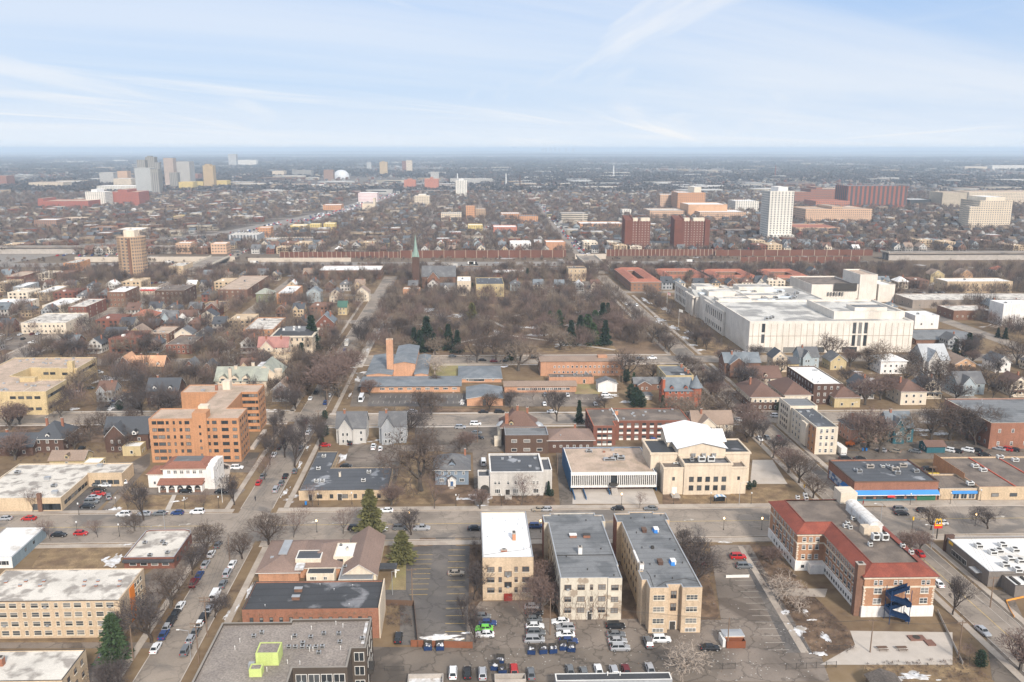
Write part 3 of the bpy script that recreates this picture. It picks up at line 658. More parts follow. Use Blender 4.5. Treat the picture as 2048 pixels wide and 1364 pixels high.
def scatter(b,n,seed=1,kinds='vvah',m_=None,pad=1.5):
    r=random.Random(seed); u0,u1,v0,v1=b.r
    for i in range(n):
        u=r.uniform(u0+pad,u1-pad); v=r.uniform(v0+pad,v1-pad); k=kinds[i%len(kinds)]
        if k=='v': b.vent(u,v,b.z,.35+.4*r.random())
        elif k=='a': b.ac(u,v,b.z,1.2+r.random(),1+.6*r.random(),.8+.4*r.random(),m_)
        else: b.hatch(u,v,b.z,.9+.5*r.random(),.9+.5*r.random(),.35,m_)
# --- beige brick apartment block, far left
b=FB('apartment_building','long beige brick four storey apartment block with stained white roof and orange side panel','apartment block',(-60,238,1278,1204,1139),B_BEIGE,R_GREYW,4,13,[1.9,1.0,1.9],1.35,'cHS',.15,'',land='beige apartment block with the orange panel',frac=.34)
u0,u1,v0,v1=b.r; b.wall_wins('r',v0+8,v1-1,u1,0,rows(4,b.h,.3),3,1.2,1.2,'cHS')
b.pbox('side_panel',u1-.02,u1+.12,v0+6.2,v0+9.2,.4,b.h-.5,mat('orange_panel',(.75,.22,.03),.6,var=.1)); b.pbox('coping',u0,u1+.08,v0-.08,v0+.12,b.h-.02,b.h+.1,DKT)
for p in ((12,1165),(52,1163),(88,1163),(40,1172),(80,1172),(168,1172),(192,1172),(170,1163),(196,1163),(240,1162),(238,1172)): u,v=G(*p,b.z); b.hatch(u,v,b.z,.7,.5,.35,BRICK_CH,METAL)
b.vent(u1-2.5,v0+1,0.5,b.h-2.2,.07,WHT); b.done()
# --- lower left corner
b=FB('apartment_building','cream brick building with cracked white roof and brick chimney in bottom left corner','apartment block',(-90,124,1430,1364,1301),B_TAN,R_GREYW,3,0,1.1,1.3,'bHS',.2,'r',scol=3,h=9.,pt=DKT)
u,v=G(4,1330,b.z); b.chimney(u,v,b.z,b.z+1.8,1,1.2); b.done()
# --- grey blue store
b=FB('shop_building','single storey blue grey sided building with plain white roof beside the grass lot','shop',(-60,23,1137,1115,1055),W_WHITE,R_WHITE,1,7,1.6,1.4,'wD',.25,'',pt=METAL,land='blue grey shop with the white roof')
u0,u1,v0,v1=b.r; b.pbox('side_cladding',u1-.01,u1+.1,v0-.02,v1,0,b.h-.12,wallmat('blue_grey_cladding',(.24,.30,.33),lines=(1.2,.1,1))); b.wall_wins('r',v0,v1,u1+.1,0,[1.6],2,.9,.9,'d',5); b.done()
# --- small flat brick building on the corner
u0,u1,v0,v1,h=fit(247,348,1138,1118,1061.5); h=3.6
b=Bld('brick_building','low red brick building with mottled white roof and rounded corner beside the melting snow','shop',u0,u1,v0,v1,'low brick building with the rounded corner')
pts=[(u0,v0),(u1,v0),(u1,v1-2.5),(u1-.7,v1-.8),(u1-2.4,v1),(u0+1.2,v1),(u0,v1-1)]
b.flat(pts,h,B_RED,R_GREYW,.35,pt=METAL); b.wall_wins('n',u0,u1,v0,0,[1.0],4,2.0,1.1,'w'); b.pbox('awning',u0-.1,u1+.1,v0-1.1,v0-.02,2.4,3.0,mat('dark_awning',(.06,.06,.065),.8))
b.wall_wins('r',v0,v1-3,u1,0,[1.1],4,1.4,1.2,'d')
for p in ((325,1083),(330,1088),(290,1085),(335,1105),(300,1110)): u,v=G(*p,h); b.ac(u,v,h-.35,1.3,1,.7)
b.done()
# --- commercial L
u0,u1,v0,v1,h=fit(-60,121,1024,997,932)
b=Bld('commercial_building','long tan single storey shop row with stained grey white roof and small front car park','commercial building',u0,u1+9,v0,v1,'tan shop row with the stained roof')
w0,w1,wv0,wv1,hw=fit(178,243,970,948,930,h=h)
pts=[(u0,v0),(u1,v0),(u1,wv0),(w1,wv0),(w1,wv1+2),(u0,wv1+2)]
b.flat(pts,h,B_TAN,R_GREYW,.3,pt=CREAM); b.wall_wins('n',u0+20,u1,v0,0,[.5],6,2.8,2.2,'dD'); b.wall_wins('r',v0+1,wv0,u1,0,[1.4],7,2.2,1.3,'d'); b.wall_wins('n',u1+1,w1,wv0,0,[.9],4,2.0,1.6,'d')
b.pbox('pier',u1-7.5,u1-6.2,v0-.7,v0+.3,0,h+1.7,B_BROWN); b.pbox('roof_step',u1-.2,w1,wv0,wv0+.4,h,h+.35,B_TAN)
for i,p in enumerate(((95,957),(108,972),(110,985),(35,945),(200,932))): u,v=G(*p,h); (b.ac if i%2 else b.hatch)(u,v,h-.3,1.8,1.4,.9)
b.done()
# --- white mission style building
WB=fit(325,413,978,937,915); u0,u1,v0,v1,h=WB
b=Bld('mission_style_house','white stucco mission style building with brown tile roofs and five arched porch','house',u0-6,u1+3,v0-4,v1+2,'white mission style building')
S_MT=roofmat('brown_tile_roof',(.25,.11,.075),fine=.12,lines=(.5,.15,2))
b.hip((u0,u1,v0,v1),h,W_WHITE,S_MT,1.6,.6,flat_top=3.2); b.pbox('flat_roof',u0+2.9,u1-2.9,v0+2.9,v1-2.9,h+1.55,h+1.66,R_GREY)
b.hip((u0-6,u0-.05,v0+1.5,v1-1.5),h-2.6,W_WHITE,S_MT,1.3,.5,name='wing_wall'); b.wall_wins('n',u0-5.5,u0-.5,v0+1.5,0,[1.2],2,.9,1.2,'w')
b.wall_wins('n',u0,u1,v0,0,[h-2.0],6,1.3,1.3,'wHD')
# arcade
a0,a1=u0-.8,u1-1.2; va=v0-3.2; mb=MB(); nA=5; zt=3.0; sp=(a1-a0)/nA
for i in range(nA):
    c=a0+sp*(i+.5); r_=sp*.36; k=10
    arc=[(c+r_*math.cos(PI-PI*q/k),1.35+r_*1.15*math.sin(PI*q/k)) for q in range(k+1)]
    for (xa,za),(xb,zb) in zip(arc,arc[1:]): mb.quad((xa,va,za),(xb,va,zb),(xb,va,zt),(xa,va,zt)); mb.quad((xa,va,za),(xa,va+.3,za),(xb,va+.3,zb),(xb,va,zb))
    mb.box(a0+sp*i-.0,c-r_,va,va+.3,0,zt); mb.box(c+r_,a0+sp*(i+1)+.0,va,va+.3,0,zt); mb.box(c-r_,c+r_,va+.02,va+.22,0,.75,1)
mb.box(a0-.1,a0,va,v0,0,zt); mb.box(a1,a1+.1,va,v0,0,zt)
b.part(mb,'arcade',[W_WHITE,B_BROWN]); mb=MB(); mb.add([(a0-.4,va-.5,zt),(a1+.4,va-.5,zt),(a1+.4,v0,zt+1.1),(a0-.4,v0,zt+1.1),(a0-.4,va-.5,zt-.15),(a1+.4,va-.5,zt-.15)],[(0,1,2,3),(4,5,1,0)]); mb.box(a0-.4,a1+.4,va-.5,v0-.02,zt-.17,zt-.01); b.part(mb,'porch_roof',S_MT)
b.wall_wins('n',a0,a1,v0,0,[.3],5,1.6,1.9,'d')
mb=MB()
for i,(q,zz) in enumerate(((0,h+.4),(2.4,h+.9),(5,h+1.1),(7.5,h+.8),(10,h+.3))): mb.box(u1+.05,u1+2.6,v0-.6+q,v0-.6+q+2.4,-.2,zz)
b.part(mb,'stepped_wing',W_WHITE); b.wall_wins('r',v0,v1,u1+2.6,0,[1.2,h-2],5,.8,1.1,'w'); b.done()
# --- orange apartment block: two bars and a stair core
u0,u1,v0,v1,h=fit(296,477,925,831,806); h=17.6
u0,_=G(305,925); u1,_=G(483,924); v0=G(305,925)[1]; v1=v0+13.5
U0,U1,V0,V1,_=fit(352,519,863,785,769,h=h); V0=G(521,863)[1]; V1=V0+12; U1=G(521,863)[0]; U0=u0+.6
c0,c1=G(385,831,h)[0],G(425,831,h)[0]
b=Bld('apartment_building','tall orange brick apartment block with two linked wings and white stair towers','apartment block',u0,u1,v0,V1,'tall orange brick apartment block')
pts=[(u0,v0),(u1,v0),(u1,v1),(c1+3,v1),(c1+3,V0),(U1,V0),(U1,V1),(U0,V1),(U0,V0),(c0,V0),(c0,v1),(u0,v1)]
b.flat(pts,h,B_ORANGE,R_TAN,.3,pt=B_SALMON); rw=rows(6,h,.5,frac=.38)
b.wall_wins('n',u0,c0+1,v0,0,rw,6,[1.7,2.6,1.1,.8,1.0,1.8],1.35,'dD',.8); b.wall_wins('n',c1-1,u1,v0,0,rw,5,[.9,1.7,2.6,1.7,.9],1.35,'dD',.3,xs=[.02,.22,.55,.86])
b.wall_wins('r',v0,v1,u1,0,rw,4,1.2,1.15,'d'); b.wall_wins('n',c1+3,U1,V0,0,rw,5,[1.5,2.8,1.6,1.6,1.0],1.35,'dD',.6,xs=[.08,.25,.45,.68,.9][:5]); b.wall_wins('r',V0,V1,U1,0,rw,4,1.2,1.15,'c')
b.pbox('stair_tower',c0+1.2,c1-1.2,v0-.5,v0+5,-.2,h+2.3,B_ORANGE); b.pbox('stair_tower',c0+2,c1-2,v0+5.02,v0+8.4,h-.3,h+3.4,W_CREAM); b.pbox('elevator_house',c0+1.4,c0+4.6,V0+4.5,V0+8,h-.3,h+3.4,W_CREAM); b.chimney(c0-1,V0+4,h-.3,h+2.2,1,1)
b.wall_wins('n',c0+1.5,c1-1.5,v0-.5,0,[z-1.4 for z in rw[1:]],1,.8,1.1,'d'); b.z=h-.3; b.hatch(u0+9,V0+3,h-.3,1.6,1,.6); b.pbox('entrance_terrace',u1,u1+1.6,v0+13.6,V0-.2,0,1.0,PALE); b.done()
# --- tan school complex
u0,u1,v0,v1,h=fit(-120,93,831,784,760); u1=G(95,831)[0]
Ub0,Ub1,Vb0,Vb1,_=fit(35,154,772,737,715,h=h)
b=Bld('school_building','pale yellow brick school complex with flat brown roofs, ribbon windows and square chimney','school',u0,Ub1,v0,Vb1,'pale yellow brick school')
Bs=brick('pale_yellow_brick',(.56,.43,.24)); gp=G(35,750,h)[0]
pts=[(u0,v0),(u1,v0),(u1,v1),(gp+6,v1),(gp+6,v1+4),(gp-3,v1+8),(gp-1,Vb0+2),(gp+4,Vb0+2),(gp+4,Vb0+1),(gp+14,Vb0+1),(gp+14,Vb0),(Ub1,Vb0),(Ub1,Vb1),(u0,Vb1)]
b.flat(pts,h,Bs,R_TAN,.4,pt=CREAM); z=rows(2,h,.5,frac=.42)
for q,(a0,a1,c) in enumerate(((u0+30,u1-2,v0),(gp+5,gp+12,Vb0+1),(gp+15,Ub1-2,Vb0))): b.wall_wins('n',a0,a1,c,0,z,max(2,int((a1-a0)/3.4)),2.6,1.35,'dT',.2,pw=(3,1,2))
b.wall_wins('r',v0+1,v1-2,u1,0,z,7,2.4,1.35,'dT',.3,pw=(3,1,2)); b.wall_wins('r',Vb0+1,Vb1-2,Ub1,0,z,8,2.4,1.35,'dT',.3,pw=(3,1,2))
u,v=G(127,745,h); b.pbox('chimney',u-1.3,u+1.3,Vb0-1.2,Vb0+1.5,0,h+3.6,Bs); b.pbox('stair_house',gp+7,gp+14,v1-3,v1-.1,h-.4,h+1.6,Bs); b.pbox('coping_line',u1-11,u1-10.7,v0+.3,v1-.3,h-.42,h-.3,CREAM)
r=random.Random(3)
for i in range(14): b.hatch(r.uniform(gp-24,u1-3),r.uniform(v0+2,v1-2),h-.4,1,.8,.6,METAL)
for i in range(18): b.hatch(r.uniform(gp-30,Ub1-4),r.uniform(Vb0+8,Vb1-2),h-.4,1,.8,.6,METAL)
b.done()
# --- clinic
u0,u1,v0,v1,h=fit(597,769,1001,981.6,903); h=3.6; Lx=G(676,903,h)[0]; Vr=G(782,934,h)[1]; u1=G(775,981,h)[0]
b=Bld('clinic_building','low L shaped tan brick clinic with ponding black roof on the street corner','clinic',u0,u1,v0,v1,'low clinic with the black roof')
b.flat([(u0,v0),(u1,v0),(u1,Vr),(Lx,Vr),(Lx,v1),(u0,v1)],h,B_TAN,R_DBLUE,.22,pt=DKT); b.wall_wins('n',u0,u1,v0,0,[.7],7,[1.2,1.8,1.2,3.2,1.2,3.4,1.2],1.5,'dD',skip=((0,0),)); b.door('n',u0+4,v0); b.door('n',u0+14,v0,1.4,2.3)
b.wall_wins('r',Vr,v1,Lx,0,[1.2],5,1.0,1.2,'d'); b.wall_wins('l',v0,v1,u0,0,[1.2],6,1.0,1.2,'d')
for p in ((648,913),(637,938),(633,963),(738,945),(727,962),(645,963)): u,v=G(*p,h); b.ac(u,v,h-.2,1.5,1.2,1.0,WMET)
b.chimney(G(680,952,h)[0],G(680,952,h)[1],h-.2,h+1.4,.7,.7,CREAM); b.done()
# --- grey foursquare
u0,u1,v0,v1,h=fit(870,937,970,939,912)
b=Bld('foursquare_house','blue grey foursquare house with grey hipped roof and gabled front entry','house',u0,u1,v0,v1,'blue grey foursquare house')
W_BG=wallmat('blue_grey_siding',(.22,.27,.33),lines=(.25,.1,2)); b.hip((u0,u1,v0,v1),h,W_BG,S_GREY,3.4,.9); b.wall_wins('n',u0,u1,v0,0,[3.9],4,.9,1.2,'wH',xs=[.22,.42,.62,.85],pw=(3,1,1)); b.wall_wins('n',u0,u1,v0,0,[1.2],2,1.6,1.3,'wD',xs=[.2,.8])
m_=(u0+u1)/2; b.gable((m_-1.4,m_+1.4,v0-1.8,v0-.02),2.7,W_WHITE,S_GREY,1.1,.3); b.door('n',m_,v0-1.8,1,2.1,0,mat('blue_door',(.05,.12,.25),.5)); b.dormer(m_,v0+1.2,h+.4,2.6,1.0,3,W_BG,S_GREY); b.pbox('steps',m_-.8,m_+.8,v0-4,v0-1.82,0,.35,CONC); b.chimney(u1-1.2,v1-2,h,h+3.6,.7,.7); b.done()
# --- grey stone villa with black roof
u0,u1,v0,v1,h=fit(980,1087,992,944,907)
b=Bld('villa','pale grey stucco villa with parapets, black roof and arched side gateway','villa',u0-3,u1+3,v0,v1,'pale grey villa with the black roof')
b.flat((u0,u1,v0,v1),h,W_LGREY,R_DBLUE,.7,pt=W_WHITE,th=.45,corn=(W_LGREY,.5,.15)); b.flat((u1+.01,u1+3.2,v0+2,v1-4),h-.2,W_LGREY,R_DBLUE,.7,pt=W_WHITE,name='east_bay')
b.flat((u0-4.2,u0-.02,v0+1,v0+7),h-1.9,W_LGREY,R_DBLUE,.6,pt=W_WHITE,name='gateway'); mb=MB(); mb.add([(u0-3.3+3*(.5+.5*math.cos(PI-PI*k/10)),v0+.97,2.4+1.3*math.sin(PI*k/10)) for k in range(11)]+[(u0-.3,v0+.97,0),(u0-3.3,v0+.97,0)],[tuple(range(12,-1,-1))]); b.part(mb,'arched_opening',DKT)
b.wall_wins('n',u0,u1,v0,0,[4.3],7,1.0,1.2,'wH',xs=[.1,.17,.34,.48,.62,.82,.89]); b.wall_wins('n',u0,u1,v0,0,[1.0],4,1.9,1.6,'wT',xs=[.14,.48,.86],skip=()); b.door('n',u0+(u1-u0)*.33,v0,1.5,2.4)
b.pbox('steps',u0+(u1-u0)*.27,u0+(u1-u0)*.40,v0-3.2,v0-.02,0,.5,CONC)
for p in ((1005,915),(1020,912),(1038,920),(1070,914),(1060,930)): u,v=G(*p,h); b.hatch(u,v,h-.7,.9,.7,.5,METAL)
b.done()
# --- blue modern office with white fins
u0,u1,v0,v1,h=fit(1142,1314,984,947.6,895)
b=Bld('office_building','modern blue office block with white vertical fins, glass front and gravel roof','office building',u0,u1,v0,v1,'blue office block with the white fins')
BL=mat('blue_metal_wall',(.02,.10,.22),.6,var=.12); b.flat((u0+.3,u1-.3,v0+1.2,v1),h,BL,R_TAN,.3,pt=WHT,z0=1.6); b.flat((u0+2,u1-2,v0+2.4,v1-1),1.7,B_RED,R_TAN,.1,name='base_wall')
mb=MB(); mb.box(u0,u1,v0,v0+1.3,h-.7,h+.02); mb.box(u0,u1,v0,v0+1.3,1.6,2.3); n=44; gapx=((u0+u1)/2-1.3,(u0+u1)/2+.9)
for i in range(n+1):
    x=u0+.1+(u1-u0-.4)*i/n
    if gapx[0]<x<gapx[1]: continue
    mb.box(x,x+.26,v0+.05,v0+.85,2.3,h-.7)
b.part(mb,'fins',W_WHITE); mb=MB(); mb.box(u0+.25,u1-.25,v0+.95,v0+1.15,2.3,h-.7); b.part(mb,'glass_wall',GL); b.pbox('side_wall',u0-.06,u0+.02,v0+.02,v1,0,h+.02,BL); b.pbox('side_wall',u1-.02,u1+.06,v0+.02,v1,0,h+.02,BL)
b.pbox('entrance_canopy',gapx[0]-.3,gapx[1]+.3,v0-1.4,v0,2.6,3.4,DKT); mb=MB(); [mb.box(gapx[0]+.2,gapx[1]+.2,v0-1.4-.5*(5-k),v0-.9-.5*(5-k),0,.32*(k+.5)) for k in range(6)]; b.part(mb,'steps',CONC)
for x in (u0+.5,u0+4.4,gapx[0]-.6): b.pbox('ramp_wall',x,x+.25,v0-7 if x<u0+5 else v0-3,v0+1,0,1.0,BL)
u,v=G(1235,918,h); b.ac(u-3,v-.6,h-.3,4.5,1.6,1.0,METAL); b.ac(u+1.2,v,h-.3,2.8,1.8,1.5,METAL); b.ac(u-.5,v+1,h-.3,2,1.2,1.9,METAL); u,v=G(1178,903,h); b.ac(u,v,h-.3,2.4,1.2,1,METAL); u,v=G(1225,900,h); b.hatch(u,v,h-.3,1,1,.7); u,v=G(1208,903,h); b.hatch(u,v,h-.3,.8,.8,.4,BRICK_CH); b.done()
# --- stone church hall with white gables
u0,u1,v0,v1,h=fit(1328,1494,989,935,905); 
b=Bld('church_hall','limestone hall with white crossed gable roof, black side roofs and square front block','church',u0-3,u1+4,v0,v0+34,'limestone hall with the white gable roof')
e0,e1,ev0,ev1,eh=fit(1368,1463,989,925,915,h=h+1.6)
b.flat((e0,e1,v0-.5,v0+7),h+1.6,W_STONE,R_BLACK,.9,corn=(W_STONE,.7,.3)); b.flat((u0,e0-.05,v0,v0+6),h,W_STONE,R_BRN,.6,corn=(W_STONE,.5,.2),name='west_block'); b.flat((e1+.05,u1,v0,v0+6),h,W_STONE,R_BRN,.6,corn=(W_STONE,.5,.2),name='east_block')
H2=h+3.2; l0,l1=u0-3,u1+3.5; cv0,cv1=v0+7.2,v0+22
c0,c1=G(1360,896,H2+2)[0],G(1456,896,H2+2)[0]
b.flat((l0,c0,cv0+.5,cv1),H2-.6,W_STONE,mat('black_metal_roof',(.05,.052,.056),.6,lines=(.8,.35,0)),.5,corn=(W_STONE,.7,.35),name='west_arm'); b.flat((c1,l1,cv0+.5,cv1),H2-.6,W_STONE,R_BLACK,.5,corn=(W_STONE,.7,.35),name='east_arm')
WR=roofmat('bright_white_roof',(.78,.78,.78),(.70,.70,.69),.6,.1,.1,var=.04); b.gable((c0,c1,cv0,cv1+10),H2+1.2,W_STONE,WR,2.0,.7,trim=METAL); b.gable((c0-2,c1+2,cv0+8,cv1+4),H2+1.1,W_STONE,WR,2.6,.6,ax='u',trim=METAL,name='cross_wall')
z=[1.4,4.6]; b.wall_wins('n',e0,e1,v0-.5,0,[1.6,4.8],5,1.6,1.9,'dD',1.2,pw=(2,0,3)); b.wall_wins('n',u0,e0,v0,0,[5.2],1,.9,1.3,'d'); b.wall_wins('n',e1,u1,v0,0,[5.2],1,.9,1.3,'d'); b.door('n',(u0+e0)/2+.4,v0,1.6,2.6,0,WMET); b.pbox('steps',(u0+e0)/2-1,(u0+e0)/2+1.8,v0-3.4,v0-.02,0,.6,CONC)
for k in range(4): b.pbox('pilaster',l1,l1+.25,cv0+3+k*3.2,cv0+4+k*3.2,2.5,H2-2,W_STONE)
for k,x in enumerate((.42,.62)): 
    b.ac(e0+(e1-e0)*x,v0+3.6,h+.75,2.4,1.6,1.9,WMET); 
b.ac(e0+(e1-e0)*.22,v0+4,h+.75,1.2,1.2,1.4,METAL)
for k in range(3): mb=MB(); x=e0+(e1-e0)*(.25+.22*k); [mb.box(x+q*.55,x+q*.55+.35,v0+6.2,v0+6.7,h+1.6,h+2.7) for q in range(3)]; b.part(mb,'roof_vent',METAL)
u,v=G(1352,925,h); b.ac(u,v,h-.6,1.8,1,.5,WMET); b.done()
# --- shop with the blue awnings
u0,u1,v0,v1,h=fit(1709.5,1878,1002,963,919)
b=Bld('shop_building','brick corner store with black roof, blue awnings and many rooftop fans','shop',u0,u1,v0,v1,'corner store with the blue awnings')
b.flat((u0,u1,v0,v1),h,B_RUST,R_DBLUE,.6,pt=DKT,corn=(BRT,.3,.15)); AW=mat('blue_awning',(.06,.26,.62),.7,var=.1)
mb=MB(); mb.add([(u0-1,v0-1.5,3.0),(u1,v0-1.5,3.0),(u1,v0,3.9),(u0-1,v0,3.9),(u0-1,v0-1.5,2.75),(u1,v0-1.5,2.75)],[(0,1,2,3),(4,5,1,0)]); mb.add([(u0-1.5,v0-1,3.0),(u0-1.5,v0+8,3.0),(u0,v0+8,3.9),(u0,v0-1,3.9)],[(3,2,1,0),(0,1,2,3)]); b.part(mb,'awning',AW)
b.pbox('sign_band',u0+.5,u1,v0-1.56,v0-1.5,2.45,2.74,WHT); b.wall_wins('n',u0,u1,v0,0,[.3],8,2.6,2.1,'dD',.4,pw=(3,0,2)); b.pbox('green_shopfront',u1-7,u1-.6,v0-.18,v0-.12,.1,2.3,mat('green_paint',(.03,.14,.07),.6)); b.pbox('shopfront_base',u0,u1-7.4,v0-.16,v0-.12,.1,.7,mat('teal_base',(.05,.16,.20),.6))
b.pbox('mural',u0-.06,u0-.01,v0+8.5,v1-1,.6,3.6,mat('mural_paint',(.50,.52,.56),.8,col2=(.10,.16,.30),mix=.5,scale2=.6,sharp=.02)); b.pbox('red_sign',u0+11,u0+13.5,v0-1.72,v0-1.58,1.9,2.6,emis('red_sign',(.5,.03,.03),.3))
for i,p in enumerate(((1712,938),(1718,941),(1740,933),(1776,930),(1782,934),(1790,938),(1797,942),(1832,941),(1806,931),(1765,931),(1795,945))): u,v=G(*p,h); b.ac(u,v,h-.6,1.2+.7*(i%3),1.1+.4*(i%2),.8+.3*(i%3),(WMET,METAL,CONC)[i%3])
b.wall_wins('l',v0+1,v0+8,u0,0,[.6],2,2,1.8,'d'); b.done()
# --- small blue fronted unit and large brown roofed store
b=FB('shop_building','small tan shop with blue fascia between corner store and big brown roofed store','shop',(1880,1957,999,977,948),B_TAN,R_BRN,0,0,pt=METAL,side='',land='small tan shop with the blue fascia')
u0,u1,v0,v1=b.r; b.pbox('fascia',u0+4.2,u1-.4,v0-.5,v0-.02,2.2,3.2,AW); b.wall_wins('n',u0+4.2,u1-.4,v0,0,[.2],3,2.2,1.9,'wD',.3,pw=(3,0,2)); b.done()
b=FB('store_building','big store with brown gravel roof, orange brick flank and red coping lines','store',(1959,2210,1002,974,914),B_TAN,R_BRN,0,0,h=4.8,side='',pt=B_SALMON,land='big brown roofed store')
u0,u1,v0,v1=b.r; b.pbox('flank_wall',u0-.08,u0,v0+9,v1,0,b.h+1.4,B_ORANGE); b.wall_wins('n',u0+2,u1-2,v0,0,[1.2],6,2.6,1.3,'d',.5); RC=mat('red_coping',(.55,.12,.07),.7)
b.pbox('coping',u0+13,u0+13.35,v0+.3,v1-.3,b.z,b.z+.35,RC); b.pbox('coping',u0+24,u0+24.35,v0+.3,v1-.3,b.z,b.z+.35,RC)
for p in ((1950,932),(1966,940),(2000,914),(2030,920),(1940,967)): u,v=G(*p,b.h); b.ac(u,v,b.z,2.2,1.6,1.2,WMET)
b.done()
# --- burger restaurant
u0,v0=G(1995,1174,4.3); _,v1=G(1890,1073,4.3); ul,_=G(1905,1150,4.3)
u0=G(1893,1076,4.3)[0]; v1=G(1893,1076,4.3)[1]; vm=G(1980,1145,4.3)[1]; un=G(1750+245,1174,3.4)[0]
b=Bld('restaurant','flat white roofed burger restaurant with grey walls and crowded rooftop units','restaurant',u0,u0+30,vm,v1,'white roofed burger restaurant')
GW=wallmat('taupe_panel',(.20,.175,.155)); b.flat((u0,u0+30,vm,v1),4.6,GW,R_WHITE,.5,pt=METAL); b.flat((u0+3.6,u0+30,vm-6,vm-.02),3.6,GW,R_WHITE,.4,pt=DKT,name='rear_wall')
b.pbox('entrance_blade',u0-.5,u0+2.2,v1-.4,v1+.4,0,5.4,B_DARK); b.wall_wins('l',vm+10,v1-3,u0,0,[.8],5,1.7,1.6,'wD',.3,pw=(2,0,2)); b.pbox('canopy',u0-1.8,u0,vm+3,vm+6.5,2.5,2.75,METAL); b.pbox('yellow_fascia',u0-.06,u0,v1-3.6,v1-1.4,3.4,4.3,mat('sign_yellow',(.85,.50,.03),.5))
for i,p in enumerate(((1957,1092),(2005,1090),(1985,1105),(2030,1100),(2020,1118),(2040,1122),(2010,1130),(1998,1102),(2035,1140))): u,v=G(*p,4.6); b.ac(u,v,4.1,2,1.8,1.2,WMET)
for x in (5,8): b.pbox('duct',u0+x,u0+x+.7,vm-5,vm-1,3.2,3.7,DKT)
b.done()
# sign on a pole with a big golden M
sg=G(1873,1078); t=empty('restaurant_sign',W(*sg)); tag(t,'tall pole sign with golden double arched letter over a red panel','sign')
mb=MB(); mb.tube((0,0,0),(0,0,6.2),.18,.18,8); mb.build('pole',DKT,t)
mb=MB(); mb.box(-1.3,1.3,-.2,.2,3.6,5.0); mb.build('sign_panel',mat('sign_red',(.60,.04,.03),.5),t)
mb=MB(); mb.box(-1.15,1.15,-.26,-.21,4.5,4.9); mb.build('sign_lettering',mat('sign_yellow',(.70,.42,.03),.5),t)
mb=MB()
for sgn in (-1,1):
    pts=[(sgn*.5+.5*math.cos(PI*k/12),5.0+1.7*math.sin(PI*k/12)**.8) for k in range(13)]
    for (xa,za),(xb,zb) in zip(pts,pts[1:]): mb.tube((xa,0,za),(xb,0,zb),.15,.15,6)
mb.build('letter_m',mat('sign_yellow',(.85,.50,.03),.5),t)
# --- white roofed apartment
b=FB('apartment_building','cream brick three storey apartment block with bright white roof and red back door','apartment block',(965,1067,1201,1115,1023.5),B_BEIGE,roofmat('bright_white_membrane',(.80,.80,.80),(.72,.72,.71),.66,.2,.04,var=.03),0,0,pt=METAL,side='',par=.3,land='white roofed apartment block')
u0,u1,v0,v1=b.r; z=[2.3,5.3,8.3]; b.wall_wins('n',u0,u1,v0,0,z,4,[2,.9,.9,1.9],1.5,'bHDS',xs=[.16,.345,.66,.85]); b.wall_wins('n',u0,u1,v0,0,[3.8,6.9],1,2,1.6,'bD',xs=[.5])
b.pbox('back_porch',u0+(u1-u0)*.42,u0+(u1-u0)*.585,v0-.5,v0-.02,0,2.0,mat('red_paint',(.28,.03,.02),.6)); u,v=G(1028,1078,b.z); b.chimney(u,v,b.z,b.z+1.9,.9,2.0,mat('orange_chimney_brick',(.48,.22,.12))); u,v=G(1008,1103,b.z); b.chimney(u,v,b.z,b.z+.5,1.7,.6); 
for p in ((985,1038),(1012,1042),(1038,1040),(1045,1058),(1010,1065),(975,1075),(1048,1098),(1035,1050)): b.vent(*G(*p,b.z),b.z,.3,.08)
mb=MB(); pp=[G(*p,b.z) for p in ((1058,1050),(1062,1075),(1060,1095),(1045,1100),(1010,1104),(968,1110))]; [mb.tube((a[0],a[1],b.z+.05),(c[0],c[1],b.z+.05),.05,.05,4) for a,c in zip(pp,pp[1:])]; b.part(mb,'roof_cable',DKT)
b.wall_wins('l',v0,v1,u0,0,z,7,.9,1.4,'bH'); b.wall_wins('r',v0,v1,u1,0,z,7,.9,1.4,'bH'); b.done()
# --- middle grey roofed apartment
u0,u1,v0,v1,h=fit(1121,1244,1240,1157.5,1027.5); h=11.8; ur=G(1201,1040,h)[0]; vn=G(1225,1130,h)[1]
b=Bld('apartment_building','vine covered cream apartment block with grey roof, skylights and tall white chimney','apartment block',u0-2,u1,v0,v1,'vine covered apartment block')
cx=u0+(u1-u0)*.77
pts=[(u0,v0),(cx,v0),(cx,v0-.35),(u1,v0-.35),(u1,vn),(ur+.4,vn),(ur+.4,v1-6),(ur+1.3,v1-6),(ur+1.3,v1-1.5),(ur-1,v1-1.5),(ur-1,v1),(u0+1,v1),(u0+1,v1-1.2),(u0-1.2,v1-1.2),(u0-1.2,v1-6.5),(u0,v1-6.5)]
VIN=wallmat('vine_stained_stucco',(.60,.54,.44),col2=(.36,.29,.22),mix=.60,scale2=.35,sharp=.03); b.flat(pts,h,VIN,R_GREY,.3,pt=METAL); b.pbox('street_end',u0-1.26,u0-1.15,v1-6.4,v1-1.3,0,h-.4,B_RED)
z=[2.0,5.1,8.4]; b.wall_wins('n',u0,cx,v0,0,z,4,[1.8,1.9,.8,1.9],1.5,'bHDS',xs=[.16,.44,.66,.88]); b.wall_wins('n',cx,u1,v0-.35,0,z,1,1.9,1.5,'bHDS'); b.wall_wins('l',v0+2,v1-7,u0,0,z,8,1,1.4,'bH'); b.door('n',u0+(cx-u0)*.63,v0,1.1,2.4)
mb=MB(); r=random.Random(4)
